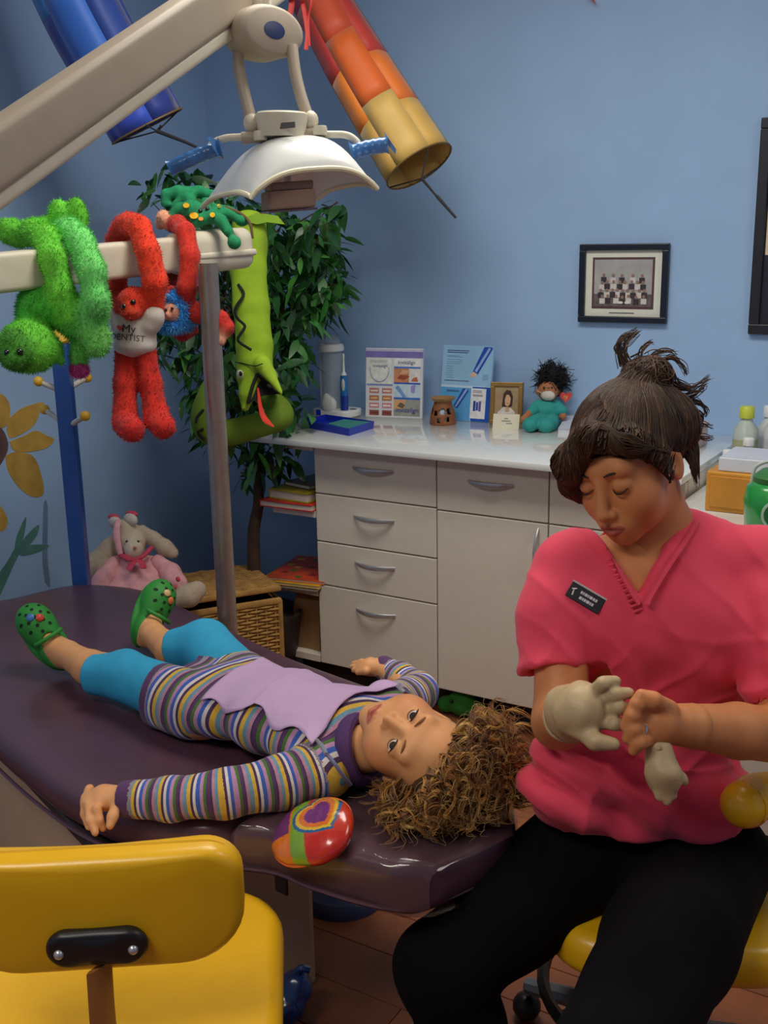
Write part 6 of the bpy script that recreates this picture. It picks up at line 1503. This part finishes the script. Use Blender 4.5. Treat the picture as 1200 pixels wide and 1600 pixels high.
for ps, rs, kk in ((armR, .0045, .012), (armL, .0045, .012), (handL, .0026, .007), (tor, .006, .03)):
    v, q = sdf(ps, rs, kk, 1); parts.append((v, q, primcol(v, ps, WS)))
joinmesh('body', parts, M_skin, wom)
for sx in (-1, 1):
    wh.line([(.0175, .0815, -.0035), (.024, .0872, -.0072), (.031, .0890, -.0085), (.038, .0870, -.0070), (.0452, .0800, -.003)], [.0005, .0012, .0015, .0014, .0008], 'eyelash', mat('lash_black', (26, 18, 16), .7), wom, sx)
    wh.line([(.014, .0885, .0205), (.024, .0890, .0245), (.036, .0845, .0255), (.047, .0740, .0205)], [.0012, .0022, .002, .0008], 'eyebrow', mat('brow_dark', (58, 36, 26), .8), wom, sx)
# gloved right hand
M_glv = mat('latex_glove', (190, 164, 122), .5, .06, 60, .1, 200)
ps = [cap(wrR+(elR-wrR)*.18, wrR, .033, .033), cap(wrR, P(905, 1112, 1.465), .033, .036), ell(P(912, 1108, 1.458), (.034, .030, .034)), cap(P(880, 1102, 1.50), P(908, 1090, 1.47), .026, .022)]
for a_ in (((926, 1082), (942, 1068), (962, 1064)), ((936, 1094), (960, 1084), (982, 1083)), ((938, 1111), (966, 1106), (990, 1108)), ((934, 1127), (960, 1131), (982, 1134))):
    ps += chain([P(*a_[0], 1.452), P(*a_[1], 1.435), P(*a_[2], 1.44)], [.0105, .0095, .0072], k=.0035)
ps += chain([P(902, 1138, 1.455), P(930, 1158, 1.43), P(958, 1162, 1.425)], [.0135, .0115, .009], k=.007)
blob('worn_glove', ps, M_glv, wom, .0026, .009, 1, disp=lambda v: wob(v, 150, 4)*.0014, label='pale latex glove on the right hand')
th = np.linspace(0, 2*pi, 25)[:-1]; wd = nrm(elR-wrR); wa = nrm(np.cross(wd, V(0, 0, 1))); wb = np.cross(wd, wa)
MB().tube([wrR+wd*.03+.0345*(cos(a)*wa+sin(a)*wb) for a in th], .0022, 6, closed=True).build('glove_cuff', M_glv, wom, True)
th = np.linspace(0, 2*pi, 21)[:-1]; rc_ = (P(1011, 1138, 1.445)*.45+P(990, 1140, 1.425)*.55); rd_ = nrm(P(990, 1140, 1.425)-P(1011, 1138, 1.445)); ra = nrm(np.cross(rd_, V(0, 0, 1))); rb_ = np.cross(rd_, ra)
MB().tube([rc_+.0112*(cos(a)*ra+sin(a)*rb_) for a in th], .0013, 6, closed=True).build('ring', mat('silver', (220, 216, 206), .15, metal=1.), wom, True)
# second glove dangling from her bare hand
gt = thing('loose_glove', 'limp pale latex glove dangling from the woman\'s bare hand', 'glove', P(1038, 1215, 1.44))
ps = [cap(P(1030, 1172, 1.445), P(1036, 1205, 1.44), .018, .022), ell(P(1036, 1215, 1.44), (.024, .012, .026))]
for a_ in (((1030, 1225), (1030, 1245)), ((1038, 1228), (1042, 1254)), ((1046, 1222), (1052, 1243))): ps += chain([P(*a_[0], 1.44), P(*a_[1], 1.44)], [.0095, .006], k=.005)
ps += chain([P(1048, 1205, 1.44), P(1064, 1216, 1.44), P(1070, 1222, 1.44)], [.009, .007, .005], k=.005)
blob('glove_body', ps, M_glv, gt, .0026, .008, 1, disp=lambda v: wob(v, 130, 9)*.002)
MB().tube([P(1018, 1172, 1.44), P(1030, 1168, 1.43), P(1044, 1172, 1.44)], .004, 8).build('rolled_cuff', M_glv, gt, True)
# scrub top
M_pink = mat('pink_scrub_cotton', (232, 66, 92), .8, .05, 20, .1, 300, sheen=.15)
RT = np.array([camdir(1, 0, .05), camdir(0, 0, 1), camdir(0, 1, .1)]).T; RT2 = np.array([camdir(1, 0, 0), camdir(0, 0, 1), camdir(0, 1, .12)]).T
ps = [ell(P(1034, 950, 1.735), (.162, .096, .150), RT), ell(P(1022, 1085, 1.76), (.146, .100, .15), RT2), ell(P(990, 1215, 1.775), (.168, .118, .095), RT2), ell(P(1050, 1240, 1.77), (.14, .12, .085), RT2), ell(P(872, 1215, 1.73), (.06, .07, .07), k=.05), cap(P(900, 878, 1.735), P(1190, 874, 1.705), .046, .052, k=.04), cap(P(990, 848, 1.74), P(1072, 842, 1.74), .046, .046, k=.035),
      ell(P(955, 985, 1.69), (.066, .045, .07), k=.06), ell(P(1085, 990, 1.68), (.066, .045, .07), k=.06)]
slR = [cap(shR, P(868, 965, 1.71), .050, .055), cap(P(868, 965, 1.71), P(866, 1052, 1.685), .056, .055)]
slL = [cap(shL, P(1216, 970, 1.67), .050, .060), cap(P(1216, 960, 1.67), P(1234, 1070, 1.62), .062, .064)]
ps += [dict(p, k=.035) for p in slR+slL]
vb = P(1003, 937, 1.62); ex_, ey_ = camdir(1, 0, 0), camdir(0, 1, 0); ez_ = camdir(0, 0, 1); mf = P(1020, 860, 1.775)
def vcut(X):
    x, y = (X-vb)@ex_, (X-vb)@ey_; 
    return np.maximum(np.maximum((-y*.50-x)*.89, (x-y*.66)*.83), np.maximum(-((X-mf)@ez_), y-.25))
ps += [fnp(vcut, vb-.25, vb+.35, .004, True)]
dR = nrm(P(866, 1052, 1.685)-P(868, 965, 1.71)); dL = nrm(P(1234, 1070, 1.62)-P(1216, 960, 1.67))
oR, oL = P(866, 1046, 1.687), P(1232, 1065, 1.622)
ps += [half(dR+.1*ex_, oR, oR-V(.075, .075, .10), oR+V(.062, .075, .03), k=.004), cap(oR-dR*.05, oR+dR*.06, .036, .047, sub=True, k=.004), cap(oL-dL*.03, oL+dL*.08, .045, .056, sub=True, k=.004)]
hem = P(990, 1318, 1.70); ps += [half(V(0, 0, -1)+camdir(-.02, 0, .25), P(985, 1296, 1.70), P(700, 1290, 1.75)-V(0, .2, .25), P(1300, 1290, 1.8)+V(.1, .3, .02), k=.01)]
def drapery(v):
    x = (v-vb)@ex_; y = (v-vb)@ey_
    low = np.clip((-y-.05)/.25, 0, 1)
    h = wob(v*V(1, 1, .35), 30, 21)*.007+low*(np.sin((x*.7+y*1.2)*48+2*np.sin(y*18+x*9))*.011+np.sin((x*1.1-y*.5)*36+1.5*np.sin(x*20))*.010)+wob(v, 70, 22)*.0015
    h *= 1-.6*np.clip((-y-.33)/.05, 0, 1)
    h += .006*np.exp(-((y+.165+.10*x)/.014)**2)*-1+.005*np.exp(-((y+.19+.35*x)/.012)**2)
    h += -.006*np.exp(-((x-.163+.05*y)/.009)**2)*np.clip((.02-y)/.06, 0, 1)
    q1 = (x*.55+y)*34+1.6*np.sin(x*14+1)+.8*np.sin(y*23); q2 = (x*.9-y*.75)*30+1.4*np.sin(y*17)
    h += (.0075*(1-np.abs(np.sin(q1)))**3+.006*(1-np.abs(np.sin(q2)))**3)*np.clip((-y-.02)/.12, 0, 1)*(1-.5*np.clip((-y-.33)/.05, 0, 1))
    h += .0045*(1-np.abs(np.sin((x+.35*y)*26+1.2*np.sin(y*15))))**3*np.clip(y+.16, 0, .1)*8
    return h
top = blob('scrub_top', ps, M_pink, wom, .0048, .02, 2, disp=drapery, label='pink short-sleeved V-neck scrub top')
# neckband
def onto(o, src, dr, push=.0015): drape(o, src, push, dr)
vd = nrm(P(1000, 900, 1.6)-CP)
nbp = [(1090, 806), (1070, 838), (1040, 882), (1012, 928), (1006, 942)]; nbl = [(950, 838), (962, 862), (980, 898), (998, 930), (1006, 942)]
for q in (nbp, nbl):
    o = MB().tube(np.array([P(x+(5 if q is nbp else -7), y+3, 1.58) for x, y in bez(q, 8)]), .006, 8, flat=(1, .5)).build('neckband', mat('pink_scrub_cotton'), wom, True); drape(o, top, -.0015, vd)
m_ = MB()
for i in range(11):
    u = i/10; x, y = 952+u*44, 872+u*84; m_.tube([P(x-6, y+2, 1.58), P(x, y, 1.578), P(x+7, y-3, 1.58)], .0022, 6)
o = m_.build('gathered_edge', mat('pink_scrub_cotton'), wom, True); drape(o, top, -.001, vd)
# name badge: a slab pinned flat on the chest
bt = surf_drop(top); c0 = P(915, 934, 1.5); h = bt.ray_cast(Vector(CP.tolist()), Vector(nrm(c0-CP).tolist()))
bc = np.array(h[0]) if h[0] is not None else P(915, 934, 1.63); bn = nrm(np.array(h[1])) if h[0] is not None else camdir(0, 0, 1)
bn = bn if bn@(CP-bc) > 0 else -bn
bx = camdir(.83, -.56, 0); bx = nrm(bx-bn*(bx@bn)); by = np.cross(bn, bx); Mx = np.eye(4); Mx[:3, :3] = np.array([bx, by, bn]).T; Mx[:3, 3] = bc+bn*.002
bdg = MB().box((-.0285, -.0135, 0), (.0285, .0135, .003), .001, M=Mx).build('name_badge', mat('badge_black', (24, 24, 32), .35), wom, label='black name badge with pale lettering and a light edge')
MB().box((-.0295, .0112, -.0005), (.0295, .0142, .0032), .0006, M=Mx).build('badge_edge', mat('badge_silver', (190, 180, 180), .3), bdg)
m_ = MB(); 
for y0, x0, ws in ((.0028, -.010, (.004, .003, .005, .003, .006, .004, .004)), (-.0055, -.008, (.005, .003, .004, .006, .003, .004))):
    x = x0
    for w_ in ws: m_.box((x, y0-.0022, .003), (x+w_-.001, y0+.0022, .0034), M=Mx); x += w_
m_.build('badge_lettering', mat('badge_ink', (206, 196, 200), .4), bdg)
m_ = MB(); m_.ball(bc+bx*-.021+by*.003+bn*.005, (.0045, .0045, .0006), 10).tube([bc+bx*-.021+by*.002+bn*.0053, bc+bx*-.019-by*.008+bn*.0053], .0014, 6); m_.build('badge_emblem', mat('badge_ink'), bdg, True)
# trousers
M_trs = mat('black_trousers', (11, 10, 13), .95, .15, 30, .1, 200, spec=.15)
hpR, hpL = P(905, 1335, 1.80), P(1112, 1345, 1.78)
knR, knL = P(694, 1512, 1.73), P(958, 1650, 1.37)
ftR = V(*(P(752, 1790, 1.80)[:2]), .10); ftL = V(*(P(960, 1860, 1.46)[:2]), .10)
ps = [ell(P(1005, 1330, 1.83), (.175, .12, .10), RT2)] + chain([hpR, hpR*.5+knR*.5, knR], [.094, .090, .076]) + chain([knR, knR*.55+ftR*.45, ftR], [.074, .068, .056]) + chain([hpL, hpL*.5+knL*.5, knL], [.095, .094, .074]) + chain([knL, knL*.55+ftL*.45, ftL], [.067, .06, .05])
blob('trousers', ps, M_trs, wom, .0065, .025, 2, disp=lambda v: wob(v, 26, 31)*.004+wob(v, 55, 32)*.002)
for A, K in ((ftR, knR), (ftL, knL)):
    fw = nrm((CP-A)*V(1, 1, 0)+camdir(-.5, 0, 0)*V(1, 1, 0)); c = V(A[0], A[1], 0)
    b = blob('shoe', [cap(c+V(0, 0, .042)-fw*.03, c+fw*.15+V(0, 0, .036), .04, .034), cap(c+V(0, 0, .06), c+V(0, 0, .11), .042, .042), half(V(0, 0, -1), c+V(0, 0, .004), c-V(.3, .3, .1), c+V(.3, .3, .1), k=.004)], mat('black_shoe', (24, 24, 26), .4, .05), wom, .006, .02)
# hair: a cap swept up from the side parting into a messy bun
M_hair = mat('dark_brown_hair', attr='Col', rough=.55, var=.2, vscale=50, spec=.35); HC = (38, 25, 18)
bun = wh.p(.016, -.088, .104)
ps = [wh.el((0, -.020, .038), (.083, .100, .085), k=.02), ell(bun, V(.038, .032, .027), wh.R, k=.008), wh.el((.03, -.085, .02), (.05, .04, .05), k=.03)]
# clear the face: everything in front of a slanted plane below the hairline
def face(X):
    q = (X-wh.O)@wh.R/wh.s; x, y, z = q[..., 0], q[..., 1], q[..., 2]
    hl = .066-.55*np.abs(x-.0)-.35*np.maximum(x, 0)*.0        # hairline height falls towards the temples
    return np.maximum(np.maximum(-(y-.022-.25*np.maximum(z, 0)), z-(.064-.25*np.abs(x))), -1e9)*wh.s
ps += [fnp(face, wh.O-.2, wh.O+.2, .006, True), wh.el((.079, .006, -.014), (.022, .022, .034), k=.01, sub=True)]
ps += [wh.ca((.005, .078, .082), (-.045, .083, .045), .018, .022, k=.02), wh.ca((-.045, .083, .045), (-.066, .070, -.002), .022, .016, k=.015), wh.ca((-.066, .070, -.002), (-.062, .062, -.034), .015, .004, k=.01),
       wh.ca((.01, .075, .082), (.055, .055, .062), .015, .014, k=.02), wh.ca((.055, .055, .062), (.072, .022, .022), .014, .012, k=.02), wh.ca((.070, .026, .02), (.073, .014, -.03), .010, .003, k=.01)]
hm_ = blob('hair_mass', ps, M_hair, wom, .0034, .014, 2, col=HC, disp=lambda v: wob(v, 160, 41)*.0014)
S = []; C_ = []; RR_ = []
def shell(p, k=1.03):
    q = (p-wh.p(0, -.020, .036))@wh.R/wh.s/V(.081, .098, .084); n = np.linalg.norm(q, axis=1)[:, None]
    q = q/n*np.maximum(n, k); return wh.p(0, -.020, .036)+(q*V(.081, .098, .084)*wh.s)@wh.R.T
def addst(p, r, hi=.25):
    S.append(p); RR_.append(r); t = rng.uniform(); C_.append(lin((34, 22, 16))*(1-t)+lin((84, 56, 36))*t if rng.uniform() > hi*.3 else lin((112, 80, 52)))
hb = surf_drop(hm_)
def onhair(p, lo=.0006, hi=.004):
    off = rng.uniform(lo, hi); o = []
    for q in p:
        h = hb.find_nearest(Vector(q.tolist()))
        hp_, hn = np.array(h[0]), np.array(h[1]); o.append(hp_+hn*max(off, min((q-hp_)@hn, .0035)))
    return np.array(o)
for i in range(2000):                         # swept from the hairline over the crown to the bun
    a = rng.uniform(-2.9, 2.9); lat = .085*sin(a); fr_ = cos(a)
    st_ = wh.p(lat, -.005+.09*fr_ if fr_ > 0 else -.02+.09*fr_, (.088*max(0, 1-(a/1.6)**2))+rng.uniform(-.055, .03))
    en = bun+rng.normal(size=3)*.012; tt = np.linspace(0, 1, 18)[:, None]
    p = st_*(1-tt)+en*tt+(u_*.035*np.sin(tt*pi)-f_*.005*np.sin(tt*pi))*wh.s; p = shell(p, 1.04)
    p = onhair(p+np.sin(tt*5+a)*.002); p = np.concatenate([p, [en, en]]); addst(p, rng.uniform(.0008, .0015))
for i in range(1300):                          # fringe falling over her right temple
    u = rng.uniform(-1.5, 1.5); b0 = wh.p(.012+.012*u, .050+.016*u+rng.uniform(-.02, .005), .108+rng.uniform(-.006, .006))
    b1 = wh.p(-.03+.022*u+rng.normal()*.004, .092-.006*abs(u), .058+.012*u); b2 = wh.p(-.062+.014*u+rng.normal()*.004, .085-.012*abs(u)+rng.normal()*.003, .006+.01*u); b3 = wh.p(-.062+.012*u+rng.normal()*.006, .068+rng.normal()*.006, -.036+rng.uniform(-.012, .02))
    addst(onhair(bez([b0, b1, b2, b3], 7)[:20], .0004, .005), rng.uniform(.0008, .0014))
for i in range(700):                          # fringe towards her left temple
    u = rng.uniform(-1.6, 1.6); pts = [wh.p(.008, .052+.016*u+rng.uniform(-.02, .005), .106), wh.p(.040+.008*u, .068, .074+.006*u), wh.p(.066+.004*u, .042+.006*u, .045+.008*u), wh.p(.078, .010+.012*u, .012+.01*u)]
    addst(onhair(bez(pts, 7)[:20], .0004, .004), rng.uniform(.0008, .0014))
for i in range(520):                          # bun loops
    a0 = rng.uniform(0, 6.28); tl = rng.normal(size=3); tl /= np.linalg.norm(tl); r_ = rng.uniform(.02, .034)
    e1_ = nrm(np.cross(tl, V(.3, .8, .1))); e2_ = np.cross(tl, e1_); an = a0+np.linspace(0, rng.uniform(1.5, 3.5), 20)
    addst(onhair(bun+(np.outer(np.cos(an)*r_, e1_)+np.outer(np.sin(an)*r_*.85, e2_)), .0005, .006), rng.uniform(.0008, .0015))
spk = [([(975, 570), (966, 545), (976, 525), (1000, 516)], 22), ([(985, 572), (976, 548), (984, 530), (1002, 518)], 16), ([(1000, 565), (1004, 546), (1014, 537), (1020, 534)], 8), ([(1010, 566), (1025, 551), (1045, 548), (1058, 552)], 14), ([(1030, 565), (1050, 558), (1066, 572), (1074, 588)], 16), ([(1050, 605), (1075, 610), (1092, 600), (1112, 586)], 14),
       ([(1060, 620), (1084, 616), (1098, 606), (1104, 598)], 10), ([(1066, 626), (1090, 628), (1102, 640), (1100, 652)], 14), ([(1066, 640), (1094, 650), (1092, 672), (1080, 684)], 16), ([(1072, 655), (1088, 660), (1104, 664), (1116, 668)], 8), ([(1070, 668), (1084, 680), (1100, 684), (1116, 682)], 8), ([(1050, 592), (1062, 600), (1076, 606), (1082, 616)], 12), ([(1064, 700), (1076, 690), (1090, 676), (1096, 664)], 8)]
for pts, n in spk:
    for k in range(n):
        j = rng.normal(size=(4, 2))*np.array([[5], [3], [2.5], [3]]); dd = 1.70+rng.normal()*.012
        addst(bez([P(x+j[i, 0], y+j[i, 1], dd) for i, (x, y) in enumerate(pts)], 7)[:20], rng.uniform(.0008, .0016))
for i in range(160):                          # short hairs behind the ear and at the nape
    u = rng.uniform(0, 1); a_ = wh.p(.06+.01*u, -.05-.04*u, .03*u-.01); b_ = wh.p(.072, -.045-.02*u, -.05+rng.normal()*.01); addst(bez([a_, (a_+b_)/2+e_*.006, b_], 10)[:20], .0012)
n_ = min(len(p) for p in S); strands('hair_strands', np.array([p[:n_] for p in S]), np.array(RR_), M_hair, wom, 4, col=np.array(C_), taper=.35)
